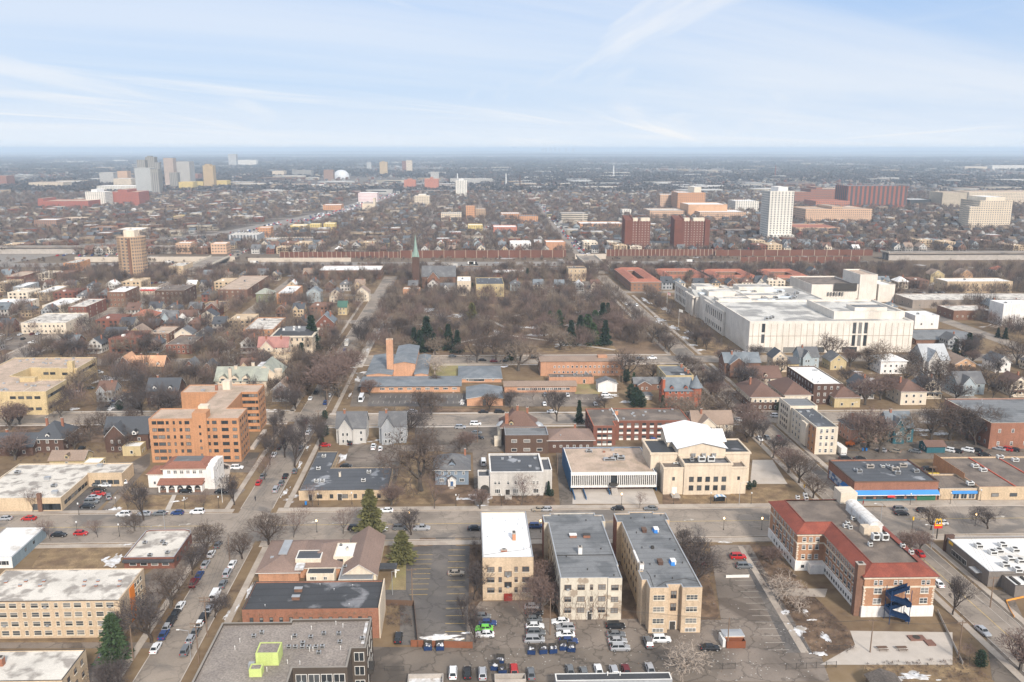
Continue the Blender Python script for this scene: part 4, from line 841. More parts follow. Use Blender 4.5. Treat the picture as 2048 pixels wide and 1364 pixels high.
for i in range(60):
    x=r.uniform(u0,cx); zz=0.
    while zz<h*r.uniform(.25,.9): x2=x+r.uniform(-.5,.5); z2=zz+r.uniform(.4,.9); mb.tube((x,v0-.04,zz),(x2,v0-.04,z2),.035,.03,3,0,False); x,zz=x2,z2
b.part(mb,'wall_vines',mat('vine_stem',(.20,.13,.09),.9)); HB=mat('skylight_glass',(.10,.09,.09),.3)
for p,q in (((1146,1072),R_WHITE),((1173,1072),DKT)): u,v=G(*p,h); b.hatch(u,v,h-.3,1.9,1.4,.8,B_RUST,q,'skylight')
u,v=G(1160,1105,h); b.chimney(u,v,h-.3,h+1.6,1.0,1.1,W_WHITE); b.pbox('roof_seam',u0+.3,ur+.2,v-1.2,v-1.0,h-.3,h-.12,DKT)
for p in ((1118,1030),(1172,1040),(1133,1112),(1202,1097),(1228,1150),(1175,1138)): b.vent(*G(*p,h),h-.3,.3,.1,DKT)
b.done()
# --- right grey roofed apartment
u0,u1,v0,v1,h=fit(1300,1405,1266.6,1175.5,1023.5)
b=Bld('apartment_building','tan brick walk up with grey roof, blue tarps beside skylights and recessed rear stair','apartment block',u0-1.5,u1,v0,v1,'grey roofed walk up with the blue tarps')
m0,m1=u0+(u1-u0)*.36,u0+(u1-u0)*.62; pts=[(u0,v0),(m0,v0),(m0,v0+1.6),(m1,v0+1.6),(m1,v0),(u1,v0),(u1,v1-6),(u1+1,v1-6),(u1+1,v1-1),(u1-2.5,v1-1),(u1-2.5,v1),(u0+3,v1),(u0+3,v1-1),(u0-1.5,v1-1),(u0-1.5,v1-7),(u0-.2,v1-7),(u0-.2,v0+9),(u0-1.2,v0+9),(u0-1.2,v0+4),(u0,v0+4)]
b.flat(pts,h,B_BEIGE,R_GREY,.3,pt=METAL); b.pbox('street_end',u0-1.56,u0-1.45,v1-6.9,v1-1.1,0,h-.4,B_RED); z=[2.7,5.9,9.1]
for a0,a1 in ((u0,m0),(m1,u1)): b.wall_wins('n',a0,a1,v0,0,z,1,2.9,1.4,'cHTS'); b.wall_wins('n',a0,a1,v0,0,[.3],1,2.8,1.1,'wT',pw=(0,3,1))
b.wall_wins('n',m0,m1,v0+1.6,0,[5.2,8.6],1,1.5,2.1,'bDH'); b.door('n',(m0+m1)/2,v0+1.6,1.4,2.3); b.wall_wins('l',v0+9.5,v1-7.5,u0-.2,0,z,8,1,1.4,'bH')
TARP=mat('blue_tarp',(.03,.18,.50),.5)
for k,(p,tp) in enumerate((((1288,1061),0),((1312,1060),1),((1320,1125),0),((1346,1124),1))):
    u,v=G(*p,h); b.hatch(u,v,h-.3,1.2,1.9,.9,B_DARK if not tp else WMET,R_WHITE if tp else BRT,'skylight')
    if tp: mb=MB(); mb.add([(u-.9,v-1.6,h-.2),(u+.1,v-1.9,h-.2),(u+.2,v-.95,h+.5),(u-.62,v-.9,h+.5),(u-1.1,v+.4,h-.2),(u-.68,v+.9,h+.4)],[(0,1,2,3),(0,3,5,4)]); b.part(mb,'tarp',TARP)
u,v=G(1283,1135,h); b.chimney(u,v,h-2,h+1.2,1.0,1.1,W_WHITE); mb=MB(); mb.box(u-.4,u+.1,v+3,v+9.5,h-.3,h+.2); b.part(mb,'party_wall',W_WHITE)
for p in ((1262,1036),(1289,1035),(1322,1030),(1350,1100),(1340,1078),(1273,1065),(1300,1128),(1365,1125),(1310,1152),(1345,1156),(1284,1095)): b.vent(*G(*p,h),h-.3,.35,.1,DKT)
b.ac(*G(1305,1095,h),h-.3,.8,.8,.7,DKT); mb=MB(); pp=[G(*p,h) for p in ((1293,1140),(1300,1150),(1308,1175),(1330,1162),(1370,1155),(1402,1163))]; [mb.tube((a[0],a[1],h-.22),(c[0],c[1],h-.22),.06,.06,4) for a,c in zip(pp,pp[1:])]; b.part(mb,'roof_cable',DKT); b.done()
# --- brick hospital wing with the red tile mansard
h=11.5; A=G(1728,1152,h);B=G(1874,1152,h);C=G(1653,1067,h);D=G(1595,1065,h);E_=G(1546,1007,h)
uN,uE,uI,uO=A[0],B[0],C[0],D[0]; vN=A[1]; vM=(C[1]+D[1])/2; vF=E_[1]+1
uI=(uI+uN)/2; uN=uI+.01
b=Bld('brick_institution','large L shaped brick building with red tile mansard roof and blue spiral fire stair','institution',uO,uE,vN,vF,'brick building with the red tile roof')
BI=brick('warm_brown_brick',(.40,.215,.125)); pts=[(uI,vN),(uE,vN),(uE,vF),(uO,vF),(uO,vM),(uI,vM)]
o1=off(pts,.0); base=off(pts,.25)
mb=MB(); n=len(pts); mb.add([(x,y,2.9) for x,y in pts]+[(x,y,h) for x,y in pts],[(i,(i+1)%n,n+(i+1)%n,n+i) for i in range(n)]); b.part(mb,'wall',BI)
mb=MB(); mb.add([(x,y,-.2) for x,y in base]+[(x,y,2.9) for x,y in base]+[(x,y,3.0) for x,y in pts],[(i,(i+1)%n,n+(i+1)%n,n+i) for i in range(n)]+[(n+i,n+(i+1)%n,2*n+(i+1)%n,2*n+i) for i in range(n)]); b.part(mb,'basement_wall',W_WHITE)
def ring(z0,z1,d,m_,nm):
    q=off(pts,d); mb=MB(); mb.add([(x,y,z0) for x,y in q]+[(x,y,z1) for x,y in q]+[(x,y,z1) for x,y in pts]+[(x,y,z0) for x,y in pts],[f for i in range(n) for f in ((i,(i+1)%n,n+(i+1)%n,n+i),(n+i,n+(i+1)%n,2*n+(i+1)%n,2*n+i),(3*n+i,3*n+(i+1)%n,(i+1)%n,i))]); b.part(mb,nm,m_)
ring(h-.75,h-.1,.35,W_CREAM,'cornice'); ring(h-3.3,h-2.9,.22,W_CREAM,'string_course')
eo,ei=off(pts,.75),off(pts,-2.9); mb=MB(); zt=h+1.9
mb.add([(x,y,h-.02) for x,y in eo]+[(x,y,zt) for x,y in ei],[(i,(i+1)%n,n+(i+1)%n,n+i) for i in range(n)],0); mb.add([(x,y,h-.1) for x,y in eo]+[(x,y,h-.1) for x,y in pts],[(n+i,n+(i+1)%n,(i+1)%n,i) for i in range(n)],1); mb.add([(x,y,h-.1) for x,y in eo]+[(x,y,h-.02) for x,y in eo],[(i,(i+1)%n,n+(i+1)%n,n+i) for i in range(n)],1); b.part(mb,'mansard_roof',[S_RED,DKT])
ii=off(pts,-3.1); mb=MB(); mb.add([(x,y,zt+.15) for x,y in ei]+[(x,y,zt+.15) for x,y in ii]+[(x,y,zt) for x,y in ei],[f for i in range(n) for f in ((i,(i+1)%n,n+(i+1)%n,n+i),(2*n+i,2*n+(i+1)%n,(i+1)%n,i))]); b.part(mb,'ridge_coping',S_RED); mb=MB(); mb.add([(x,y,zt-.25) for x,y in ei],[tuple(range(n))]); b.part(mb,'flat_roof',R_BRN)
zz=[3.6,6.5]; zt3=[h-2.6]
b.wall_wins('n',uI,uE,vN,0,zz,4,[2.1,1.2,1.2,2.1],1.6,'wDHS',xs=[.2,.46,.62,.86]); b.wall_wins('n',uI,uE,vN,0,zt3,6,1.0,1.35,'wH',xs=[.16,.23,.44,.51,.83,.9])
b.wall_wins('l',vN+1,vM-.5,uI,0,zz,9,1.5,1.8,'wHS'); b.wall_wins('l',vN+1,vM-.5,uI,0,zt3,16,.8,1.35,'wH'); b.wall_wins('n',uO,uI,vM,0,zz+zt3,3,1.1,1.4,'wHS')
b.wall_wins('l',vM+1,vF-1,uO,0,zz,6,1.6,2.0,'wHS'); b.wall_wins('l',vM+1,vF-1,uO,0,zt3,8,.9,1.35,'wH'); b.wall_wins('l',vM+1,vF-1,uO-.25,0,[.9],8,.8,.9,'d'); b.wall_wins('l',vN+1,vM-1,uI-.25,0,[.9],14,.7,.9,'d'); b.wall_wins('n',uO,uI,vM-.25,0,[.9],3,.9,.9,'d')
for (x,y) in ((uI,vN),(uE,vN),(uO,vM),(uO,vF-.02)):   # quoins
    mb=MB()
    for k in range(9):
        w_=.55 if k%2 else .35; zz0=3.05+k*.58; sx=1 if x<uE else -1
        mb.box(min(x-.04*sx,x+w_*sx),max(x-.04*sx,x+w_*sx),y-.04,y+w_,zz0,zz0+.4)
    b.part(mb,'quoins',W_CREAM)
b.chimney(uI-.9,vN+1.2,-.1,h+2.9,1.9,1.7,B_BROWN); PH=W_CREAM; rz=zt-.25
u,v=G(1685,1000,rz); b.pbox('stair_house',u-2,u+3,v-3,v+2,rz,rz+3.6,PH)
p0=G(1727,1045,rz); ph0,ph1=p0[0]-1.3,p0[0]+2.2; mb=MB(); va,vb=G(1745,1065,rz)[1],G(1705,1025,rz)[1]+2
mb.box(ph0,ph1,va,vb,rz,rz+2.0); k=8
for q in range(k):
    a0,a1=PI*q/k,PI*(q+1)/k; m_=(ph0+ph1)/2; r_=(ph1-ph0)/2+.2; mb.quad((m_-r_*math.cos(a0),va-.2,rz+2+1.3*math.sin(a0)),(m_-r_*math.cos(a1),va-.2,rz+2+1.3*math.sin(a1)),(m_-r_*math.cos(a1),vb+.2,rz+2+1.3*math.sin(a1)),(m_-r_*math.cos(a0),vb+.2,rz+2+1.3*math.sin(a0)))
mb.add([(m_-r_*math.cos(PI*q/k),va-.2,rz+2+1.3*math.sin(PI*q/k)) for q in range(k+1)],[tuple(range(k+1))]); b.part(mb,'penthouse',roofmat('weathered_white_metal',(.70,.68,.65),(.5,.45,.4),.6,.6,.1,lines=(2,.15,1)))
u,v=G(1738,1066,rz); b.pbox('plant_house',u-2.2,u+2.2,v-1.5,v+1.2,rz,rz+2.2,W_STONE)
for p in ((1750,1083),(1768,1083)):
    u,v=G(*p,rz); b.ac(u,v,rz+.5,1.8,1.6,1.9,WMET,'rooftop_fan_unit'); mb=MB(); mb.add([(u+.55*math.cos(2*PI*k/14),v-.83,rz+1.5+.55*math.sin(2*PI*k/14)) for k in range(14)],[tuple(range(14))]); b.part(mb,'fan',DKT)
for p in ((1695,1050),(1700,1058),(1690,1055),(1706,1040),(1805,1095),(1822,1108),(1595,998),(1612,1000),(1610,993),(1740,1092)): b.ac(*G(*p,rz),rz,1.0,1.0,1.1,WMET)
u=uO+1.5; b.pbox('side_porch',uI-4.4,uI-.3,vM-2.4,vM-.28,0,2.7,W_WHITE); b.done()
# blue fire stair: a thing part of the building
FS=mat('blue_steel',(.012,.042,.115),.5,var=.1); mb=MB(); s0,s1=uI+5.2,uI+10.6; vf=vN-1.0
levels=[(9.0,6.9),(6.9,4.9),(4.9,2.9),(2.9,.9)]
for i,(za,zb) in enumerate(levels):
    xa,xb=(s0,s1) if i%2 else (s1,s0); vv=vf-(i%2)*1.5; k=8
    for q in range(k):
        x0=xa+(xb-xa)*q/k; x1=xa+(xb-xa)*(q+1)/k; z_=za+(zb-za)*(q+.5)/k; mb.box(min(x0,x1),max(x0,x1)+.06,vv-1.3,vv,z_-.12,z_)
    for dv in (0,-1.3):
        mb.add([(xa,vv+dv,za+1.0),(xb,vv+dv,zb+1.0),(xb,vv+dv,zb-.2),(xa,vv+dv,za-.2)],[(0,1,2,3),(3,2,1,0)])
    mb.box(xb-1.1 if xb>xa else xb-.1,xb+.1 if xb>xa else xb+1.1,vf-2.9,vf,zb-.15,zb); mb.box(xb-.05,xb+.05,vf-2.9,vf,zb,zb+1.0)
for x in (s0+.2,s1-.2): 
    for dv in (0,-2.8): mb.tube((x,vf+dv,0),(x,vf+dv,9.4),.09,.09,6)
b.part(mb,'fire_stair',FS)
# --- funeral home cluster with brown hips
u0,u1,v0,v1,h=fit(517,592,1165,1151,1089); h=3.2
b=Bld('chapel_building','brown shingled single storey complex with hips, cream gable and carport beside parking lot','chapel',u0,G(760,1160,3)[0],v0,v1+4,'brown shingled complex')
S_B=roofmat('faded_brown_shingle',(.235,.165,.135),fine=.12,lines=(.5,.08,2)); X=lambda x,y,z=h:G(x,y,z)
uc=X(592,1155)[0]; b.hip((u0,uc,v0,v1),h,B_SALMON,S_B,2.2,.7); 
b.hip((uc-1,X(690,1100)[0],X(600,1135)[1],v1),h+.1,B_SALMON,S_B,2.0,.6,name='middle_wall')
g0,g1=X(692,1130)[0],X(756,1130)[0]; b.gable((g0,g1,X(700,1150)[1],X(740,1085)[1]+4),h+.2,W_CREAM,S_B,3.0,.5,name='chapel_wall')
f0,f1=X(668,1110,4.6)[0],X(722,1110,4.6)[0]; b.flat((f0,f1,X(670,1115,4.6)[1],X(670,1090,4.6)[1]+1),4.8,W_CREAM,R_WHITE,.2,name='raised_block'); b.wall_wins('n',f0,f1,X(670,1115,4.6)[1],0,[3.2],2,.9,.9,'d',xs=[.2,.3])
q0,q1=X(612,1148,4)[0],X(668,1148,4)[0]; qv=X(612,1148,4)[1]; b.flat((q0,q1,qv,qv+3.6),4.0,W_CREAM,R_BLACK,.15,name='rear_block'); b.wall_wins('n',q0,q1,qv,0,[2.2],3,1,1,'wD',xs=[.2,.3,.68])
t0,t1=X(676,1160,3.4)[0],X(745,1160,3.4)[0]; tv=X(676,1160,3.4)[1]; b.flat((t0,t1,tv,tv+7.5),3.5,W_CREAM,R_GREY,.15,pt=METAL,name='annex_wall')
for p in ((703,1138),(715,1134),(724,1133),(708,1143),(690,1135)): b.ac(*G(*p,3.5),3.35,1.1,.9,.8,METAL)
b.ac(*G(682,1090,4.8),4.6,.9,.7,.5,METAL); b.chimney(*G(695,1100,4.8),4.6,5.5,.5,.5,CREAM); b.pbox('skylight',X(555,1120,4.4)[0],X(572,1120,4.4)[0],v0+6,v1-4,5.3,5.55,METAL)
u,v=X(620,1118,3.6); b.flat((u-3.6,u+3.6,v-2.8,v+2.6),5.1,W_CREAM,R_DBLUE,.15,pt=WHT,z0=3,name='flat_section'); u,v=X(600,1140,3.2); b.pbox('snow_cover',u-1.3,u+1.1,v-1,v+2.4,3.6,4.2,SNOW)
c0,c1=X(757,1137,3)[0],X(793,1137,3)[0]; cv=X(757,1137,3)[1]; mb=MB(); mb.box(c0,c1,cv,cv+3.4,2.7,2.95,0); [mb.box(x-.15,x+.15,y-.15,y+.15,0,2.7,1) for x in (c1-.4,) for y in (cv+.4,cv+3)]; b.part(mb,'carport',[R_BLACK,WHT]); b.pbox('skylight',u0+2,u0+3.2,v0+6,v0+7,4.2,4.5,METAL); b.done()
# --- black roofed brick block
u0,u1,v0,v1,h=fit(484,752,1300,1216,1160); h=8.2; vN=G(752,1216,h)[1]; u0=G(484,1218,h)[0];u1=G(757,1216,h)[0]
b=Bld('brick_building','red brick block with soot black roof, cream end wall and two brick vents','commercial building',u0,u1,vN,vN+14,'black roofed brick block')
v1=G(760,1160,h)[1]; b.r=(u0,u1,vN,v1); b.flat((u0,u1,vN,v1),h,B_RUST,R_BLACK,.35,pt=DKT); b.wall_wins('n',u0,u1,vN,0,[4.6],13,.9,1.4,'dHS'); b.pbox('end_wall',u1,u1+.3,vN-.1,v1,0,h+.5,W_STONE)
mb=MB(); r=random.Random(8)
for i in range(110): x=r.uniform(u0+1,u1-1); zz=h-r.uniform(.7,1.6); mb.tube((x,vN-.05,zz),(x+r.uniform(-.8,.8),vN-.05,zz-r.uniform(.1,.8)),.06,.04,3,0,False)
b.part(mb,'ivy',mat('vine_stem',(.20,.13,.09),.9))
for p in ((597,1180),(592,1196)): b.hatch(*G(*p,h),h-.35,1.9,1.1,.9,B_BROWN,METAL)
for p in ((530,1210),(640,1168),(705,1170),(698,1208),(668,1178)): b.vent(*G(*p,h),h-.35,.3,.1)
b.done()
# --- modern gravel roofed block at the bottom
h=11.5; a=G(444,1245,h);b2=G(581,1245,h);c=G(583,1236,h);d=G(744,1236,h); e=G(735,1296,h); f_=G(700,1298,h); g_=G(694,1336,h); i_=G(585,1336,h)
pts=[(a[0],i_[1]-14),(i_[0],i_[1]-14),(i_[0],i_[1]),(g_[0],i_[1]),(g_[0],e[1]),(d[0],e[1]),(d[0],d[1]),(c[0],d[1]),(c[0],a[1]),(a[0],a[1])]
b=Bld('apartment_building','modern brown clad apartment block with gravel roof, lime green stair boxes and metal vents','apartment block',a[0],d[0],i_[1]-14,d[1],'modern gravel roofed block')
CL=mat('bronze_cladding',(.085,.068,.055),.6,var=.12); b.flat(pts,h,CL,R_GRAVEL,.55,pt=mat('taupe_coping',(.26,.235,.205),.7),th=.45,z0=-.2); LIME=wallmat('lime_panel',(.50,.58,.20),var=.12)
b.wall_wins('n',i_[0],g_[0],i_[1],0,[2,5,8],4,2.4,2.0,'wD',.4,pw=(2,0,1)); b.wall_wins('n',g_[0],d[0],e[1],0,[1.5,4.9,8.3],1,2.2,2.2,'wD',pw=(2,0,1)); b.wall_wins('r',e[1],d[1],d[0],0,[1.5,4.9,8.3],3,1.6,2,'w')
u,v=G(540,1318,h); z=h-.55; b.flat((u-2.6,u+2.2,v-1.6,v+2.6),h+2.4,LIME,R_GRAVEL,.12,z0=z,name='stair_box'); u,v=G(516,1336,h); b.flat((u-1.3,u+1.3,v-2.4,v-.2),h+1.2,LIME,R_GRAVEL,.12,z0=z,name='stair_box'); b.pbox('metal_box',u-2.2,u-1.0,v+.4,v+1.6,z,z+1.1,METAL)
for i,p in enumerate(((508,1275),(590,1275),(622,1277),(648,1270),(678,1270),(606,1289),(578,1297),(591,1297),(605,1297),(618,1297),(632,1297),(645,1296),(638,1308),(680,1287),(725,1280),(524,1268))): (b.ac)(*G(*p,z),z,.95,.7,.75,METAL)
for p in ((623,1260),(672,1250),(686,1255),(583,1280),(626,1302),(681,1300),(600,1330),(575,1328),(619,1303),(534,1343),(480,1285),(470,1300)): b.vent(*G(*p,z),z,.8,.06,WHT)
b.pbox('snow_strip',d[0]-1.4,d[0]-.7,e[1]+2.5,d[1]-.6,z,z+.12,SNOW); u,v=G(510,1345,z); 
b.pbox('balcony',d[0]+.05,d[0]+1.2,e[1]+1,e[1]+4.5,4.4,5.4,DKT); b.done()
# --- bottom centre pieces
b=FB('garage_building','long low building with dark roof cut off by bottom edge in centre','garage',(1112,1345,1378,1362,1347),W_GREY,R_BLACK,0,0,h=3.2,par=.12,pt=WHT,side=''); b.vent(*G(1215,1350,3.2),3.1,.7,.12,WHT); b.vent(*G(1240,1350,3.2),3.1,.7,.12,WHT)
u,v=G(1776,1364,3); t=empty('picnic_shelter',W(u,v)); tag(t,'grey shingled gable shelter at the edge of the snowy yard','shelter'); mb=MB(); 
for sgn in (-1,1): mb.add([(sgn*3.6,-4,2.4),(0,-4,3.8),(0,4,3.8),(sgn*3.6,4,2.4)],[(0,1,2,3),(3,2,1,0)])
mb.build('roof',R_GRAVEL,t); 
for x in (-3,3):
    for y in (-3.5,3.5): mb=MB(); mb.box(x-.1,x+.1,y-.1,y+.1,0,2.5); mb.build('post',BRT,t)
u,v=G(1472,1297); b=Bld('shed','small brown timber enclosure with grey metal roof beside the long parking lot','shed',u-2,u+2.4,v,v+4); b.flat((u-2.3,u+2.3,v,v+1.6),1.9,mat('brown_boards',(.20,.065,.03),.8,lines=(.25,.3,0)),DIRT,1.6,th=.1); b.hip((u-2.3,u+2.3,v+1.8,v+4.4),2.4,B_SALMON,METAL,.25,.25); b.pbox('white_tank',u-3.1,u-2.4,v+.5,v+4,0,2,WMET); b.done()
u,v=G(1020,1364); b=Bld('dumpster_enclosure','low beige wall box beside the bins at the bottom edge','enclosure',u-5,u+5,v,v+2); b.flat((u-3.5,u+3.5,v-1.2,v+1.0),1.5,CONC,DIRT,1.3,th=.15)
u,v=G(855,1364); b=Bld('ramp_enclosure','concrete walled ramp pit with railings beside the bottom alley','enclosure',u-3,u+3,v,v+2); b.flat((u-4.4,u+3.6,v-2.4,v+1.4),1.2,CONC,SNOW,1.1,th=.2)
# ---------------------------------------------------------------- blocks between the first street and the park
def wgrid(name,c,pa=3.2,pz=3.0,dark=.25,wa=.5,wz=.5,lit=(.10,.11,.12)):
    "far wall whose small windows are part of its surface"
    if name in MATS: return MATS[name]
    m_=mat(name,c,.85,var=.1,scale=.06); t=m_.node_tree; L=t.links.new; b=t.nodes['Principled BSDF']; src=b.inputs['Base Color'].links[0].from_socket
    g=N(t,'ShaderNodeNewGeometry'); sx=N(t,'ShaderNodeSeparateXYZ'); L(g.outputs['Position'],sx.inputs[0]); sn=N(t,'ShaderNodeSeparateXYZ'); L(g.outputs['Normal'],sn.inputs[0])
    def M(op,a,b_=None):
        n=N(t,'ShaderNodeMath',operation=op)
        for i,q in enumerate((a,b_)):
            if q is None: continue
            if isinstance(q,(int,float)): n.inputs[i].default_value=q
            else: L(q,n.inputs[i])
        return n.outputs[0]
    a=M('ADD',sx.outputs[0],sx.outputs[1]); fa=M('FRACT',M('DIVIDE',a,pa)); fz=M('FRACT',M('DIVIDE',sx.outputs[2],pz))
    w_=M('MULTIPLY',M('MULTIPLY',M('GREATER_THAN',fa,1-wa),M('GREATER_THAN',fz,1-wz)),M('LESS_THAN',M('ABSOLUTE',sn.outputs[2]),.5))
    x=N(t,'ShaderNodeMix',data_type='RGBA'); L(w_,x.inputs[0]); L(src,x.inputs[6]); x.inputs[7].default_value=(*lit,1); L(x.outputs[2],b.inputs['Base Color']); return m_
# brown mansion with rear addition
b=FB('mansion','dark brown mansion with chimneys, corner turrets and flat grey roofed rear addition','mansion',(1010.5,1097,908,870.5,853),W_BROWN,R_GREY,2,3,[2.2,2.6,2.2],1.3,'w',side='',pt=METAL,land='dark brown mansion')
u0,u1,v0,v1=b.r; b.hip((u0-1,u1-3.5,v1+.3,v1+11),7.4,W_BROWN,S_BROWN,5.2,.8,name='main_wall'); b.gable((u0+2,u0+7,v1+8,v1+17),7.2,W_BROWN,S_BROWN,3.4,.5,name='rear_gable'); 
for x,y in ((u0-.6,v1+4),(u1-3,v1+2.5)): mb=MB(); mb.lathe([(2,0),(2,7.2)],12,(x,y),0); mb.lathe([(2.4,7.2),(1.6,8.2),(.4,8.9)],12,(x,y),1); b.part(mb,'turret',[CREAM,METAL])
b.chimney(u0+1.2,v1+1.5,6,13.2,1.4,1.2,BRICK_CH); b.chimney(u0+6,v1+9,9,14,.9,.9); b.chimney(u0+10,v1+8,9,13.4,.9,.9); b.dormer(u0+3,v1+.6,8,1.6,1.2,2,W_YEL,S_BROWN); b.pbox('porch',u0-4,u0-1.2,v1-2,v1+2.5,0,3.0,W_CREAM); b.done()
u0,u1,v0,v1,h=fit(1097,1187,906,880,862); b=Bld('brick_building','dark brick single storey building with brown hipped roof beside brown mansion','office building',u0,u1,v0,v1,'brown hipped brick building'); b.hip((u0,u1,v0,v1+2),h,B_DARK,S_B,2.6,.8); b.wall_wins('n',u0,u1,v0,0,[2.3],6,1,1,'w',pw=(1,2,1)); b.chimney(u1-6,v1,h,h+3,.8,.8); b.vent(u0+5,v0+2,h+.8,.6); b.done()
# low brick apartments with white panels
u0,u1,v0,v1,h=fit(1187,1232,890,852,817); h=8.3; U1=G(1381,842,h)[0]; V=G(1232,842,h)[1]; u0,v0=G(1187,852,h); u1=G(1232,852,h)[0]; v1=G(1200,817,h)[1]
b=Bld('apartment_building','long low red brick apartments with white panels under windows and brown flat roof','apartment block',u0,U1,v0,v1,'low red brick apartments with the white panels')
b.flat([(u0,v0),(u1,v0),(u1,V),(U1,V),(U1,v1),(u0,v1)],h,B_RED,R_BRN,.3,pt=mat('red_fascia',(.42,.13,.07),.8)); rw=[.9,3.6,6.3]
for a0,a1,c,n in ((u0+.4,u1-.3,v0,3),(u1+.8,U1-.5,V,9)):
    b.wall_wins('n',a0,a1,c,0,rw,n,1.7,1.1,'d'); mb=MB(); L_=a1-a0
    for z in rw:
        for i in range(n): x=a0+L_*(1/L_+(1-2/L_)*((i+.5)/n)); mb.box(x-.85,x+.85,c-.05,c-.01,z-.95,z-.05)
    b.part(mb,'white_panels',W_WHITE)
b.wall_wins('l',v0,v1,u0,0,rw,6,1.4,1.1,'d'); b.pbox('firewall',(u1+U1)/2-14,(u1+U1)/2-13.6,V,v1,h-.3,h+.35,WHT)
for i in range(14): r=random.Random(i); b.hatch(r.uniform(u0+2,U1-2),r.uniform(V+1,v1-1),h-.3,.8,.8,.4,METAL)
b.chimney(*G(1233,828,h),h-.3,h+1.5,1.2,1,mat('orange_chimney_brick',(.48,.22,.12))); b.done()
# generic villas and houses placed one by one
def house(name,label,cat,px0,px1,yb,ye,depth,wm,rm,kind='gf',rise=None,land=None,wins=2,h=None,dorm=0,chim=0,trim=None):
    "near wall from px0..px1, base row yb, eaves row ye"
    u0,v0=G(px0,yb); u1=G(px1,yb)[0]; 
    if h is None: h=bis(lambda m:PR(u0,v0,m)[1]>ye,0,40)
    v1=v0+depth; b=Bld(name,label,cat,u0,u1,v0,v1,land); W_=u1-u0
    if kind=='gf': top=b.gable((u0,u1,v0,v1),h,wm,rm,rise,.5,ax='v',trim=trim)
    elif kind=='gs': top=b.gable((u0,u1,v0,v1),h,wm,rm,rise,.5,ax='u',trim=trim)
    elif kind=='hip': top=b.hip((u0,u1,v0,v1),h,wm,rm,rise,.6)
    elif kind=='x': top=b.gable((u0,u1,v0+W_*.18,v1),h,wm,rm,rise,.4,ax='u',trim=trim); b.gable((u0+W_*.1,u0+W_*.55,v0,v0+W_*.6),h-.1,wm,rm,(rise or W_*.42)*.8,.35,ax='v',name='gable_wall',trim=trim)
    elif kind=='fl': b.flat((u0,u1,v0,v1),h,wm,rm,.35); top=h
    st=2.9; nf=max(1,int(h/2.6)); zz=[.9+i*st for i in range(nf)]
    b.wall_wins('n',u0,u1,v0 if kind!='x' else v0+W_*.18,0,zz,wins,1.1,1.4,'w',xs=[.14,.84] if kind=='x' and wins==2 else None)
    if kind=='x': b.wall_wins('n',u0+W_*.1,u0+W_*.55,v0,0,zz,2,.9,1.4,'w')
    if kind=='gf' and top-h>2: b.wall_wins('n',u0,u1,v0,0,[h+.3],1,1.2,1.0,'wD')
    if u0>6 or u1<-6: b.wall_wins('l' if u0>6 else 'r',v0+(W_*.18 if kind=='x' else 0),v1,u0 if u0>6 else u1,0,zz,max(2,int(depth/3.6)),.9,1.3,'w')
    for i in range(dorm): b.dormer(u0+W_*(i+.5)/dorm,v0+.4,h+.3,1.5,1.1,2.6,WHT if wm in (B_DARK,B_RED,B_BROWN) else wm,rm)
    for i in range(chim): b.chimney(u0+W_*(.25+.5*i),v0+depth*.55,h,top+1.1,.8,.8)
    b.top=top; b.h=h; return b
house('victorian_house','pale grey victorian with steep dark gabled roof beside the street corner','house',672,731,890,859,13,wallmat('pale_grey_siding',(.50,.48,.45),lines=(.25,.1,2)),S_GREY,'x',5.2,'pale grey corner victorian',2,dorm=0,chim=1).done()
b=house('victorian_house','grey victorian with cross gables, dark front bay and light roof beside bare yard','house',758,812,890,855,12,W_GREY,S_GREY,'x',4.6,'grey victorian with the front bay',2,chim=1); b.done()
b=house('garage','white gable garage with plain end wall between long low wing and evergreens','garage',1196,1234,784,767,7,W_WHITE,S_GREY,'gf',1.8,'white gable garage',0); b.done()
b=house('garage','small white garage with hip roof behind the red stone mansion','garage',1283,1304,800,791,5,W_WHITE,S_GREY,'hip',1.2,None,0); b.done()
# church complex
u0,u1,v0,v1,h=fit(787,830,755,727,692)
b=Bld('church','tan brick modernist church with square bell tower, tall hall and blue grey low wings','church',G(721,785)[0],G(920,785)[0],G(721,785)[1],v1,'tan church with the bell tower'); RB=roofmat('blue_grey_metal_roof',(.15,.17,.19),(.20,.215,.23),.5,.2,.1,lines=(2.2,.12,1)); TB=brick('apricot_brick',(.56,.31,.19))
b.gable((u0,u1,v0,v1),h,TB,RB,1.0,.5,trim=METAL); t0,tv=G(774.5,755); t1=G(788,755)[0]; th=bis(lambda m:PR(t0,tv,m)[1]>679,0,60); b.flat((t0,t1-.1,tv-.6,tv+2.6),th,TB,S_GRN2,.5,name='bell_tower',th=.4,pt=CREAM)
w0,w1,wv,wv1,wh=fit(721,920,785,772.5,753); b.gable((w0,w1,wv,wv1-1),wh,TB,RB,.5,.9,ax='u',name='front_wing_wall',trim=METAL); b.wall_wins('n',w0+8,w1,wv,0,[1.2],9,2.4,1.2,'wT',.5)
b.gable((G(737,740,4)[0],u0-.3,wv1+.2,v1-8),4.2,TB,RB,.8,.5,ax='v',name='west_wing_wall',trim=METAL); b.gable((u1+.2,G(855,750,4)[0],wv1+.2,v1-8),4.2,TB,RB,.6,.4,ax='v',name='east_wing_wall',trim=METAL); b.done()
b=house('church_hall','broad low hall with pale blue hipped roof between green court and the park street','hall',918,1003,765,757,26,TB,RB,'hip',2.4,'pale blue hipped hall',3); b.wall_wins('n',b.r[0]+4,b.r[0]+14,b.r[2],0,[.6],3,3,1.6,'w'); b.done()
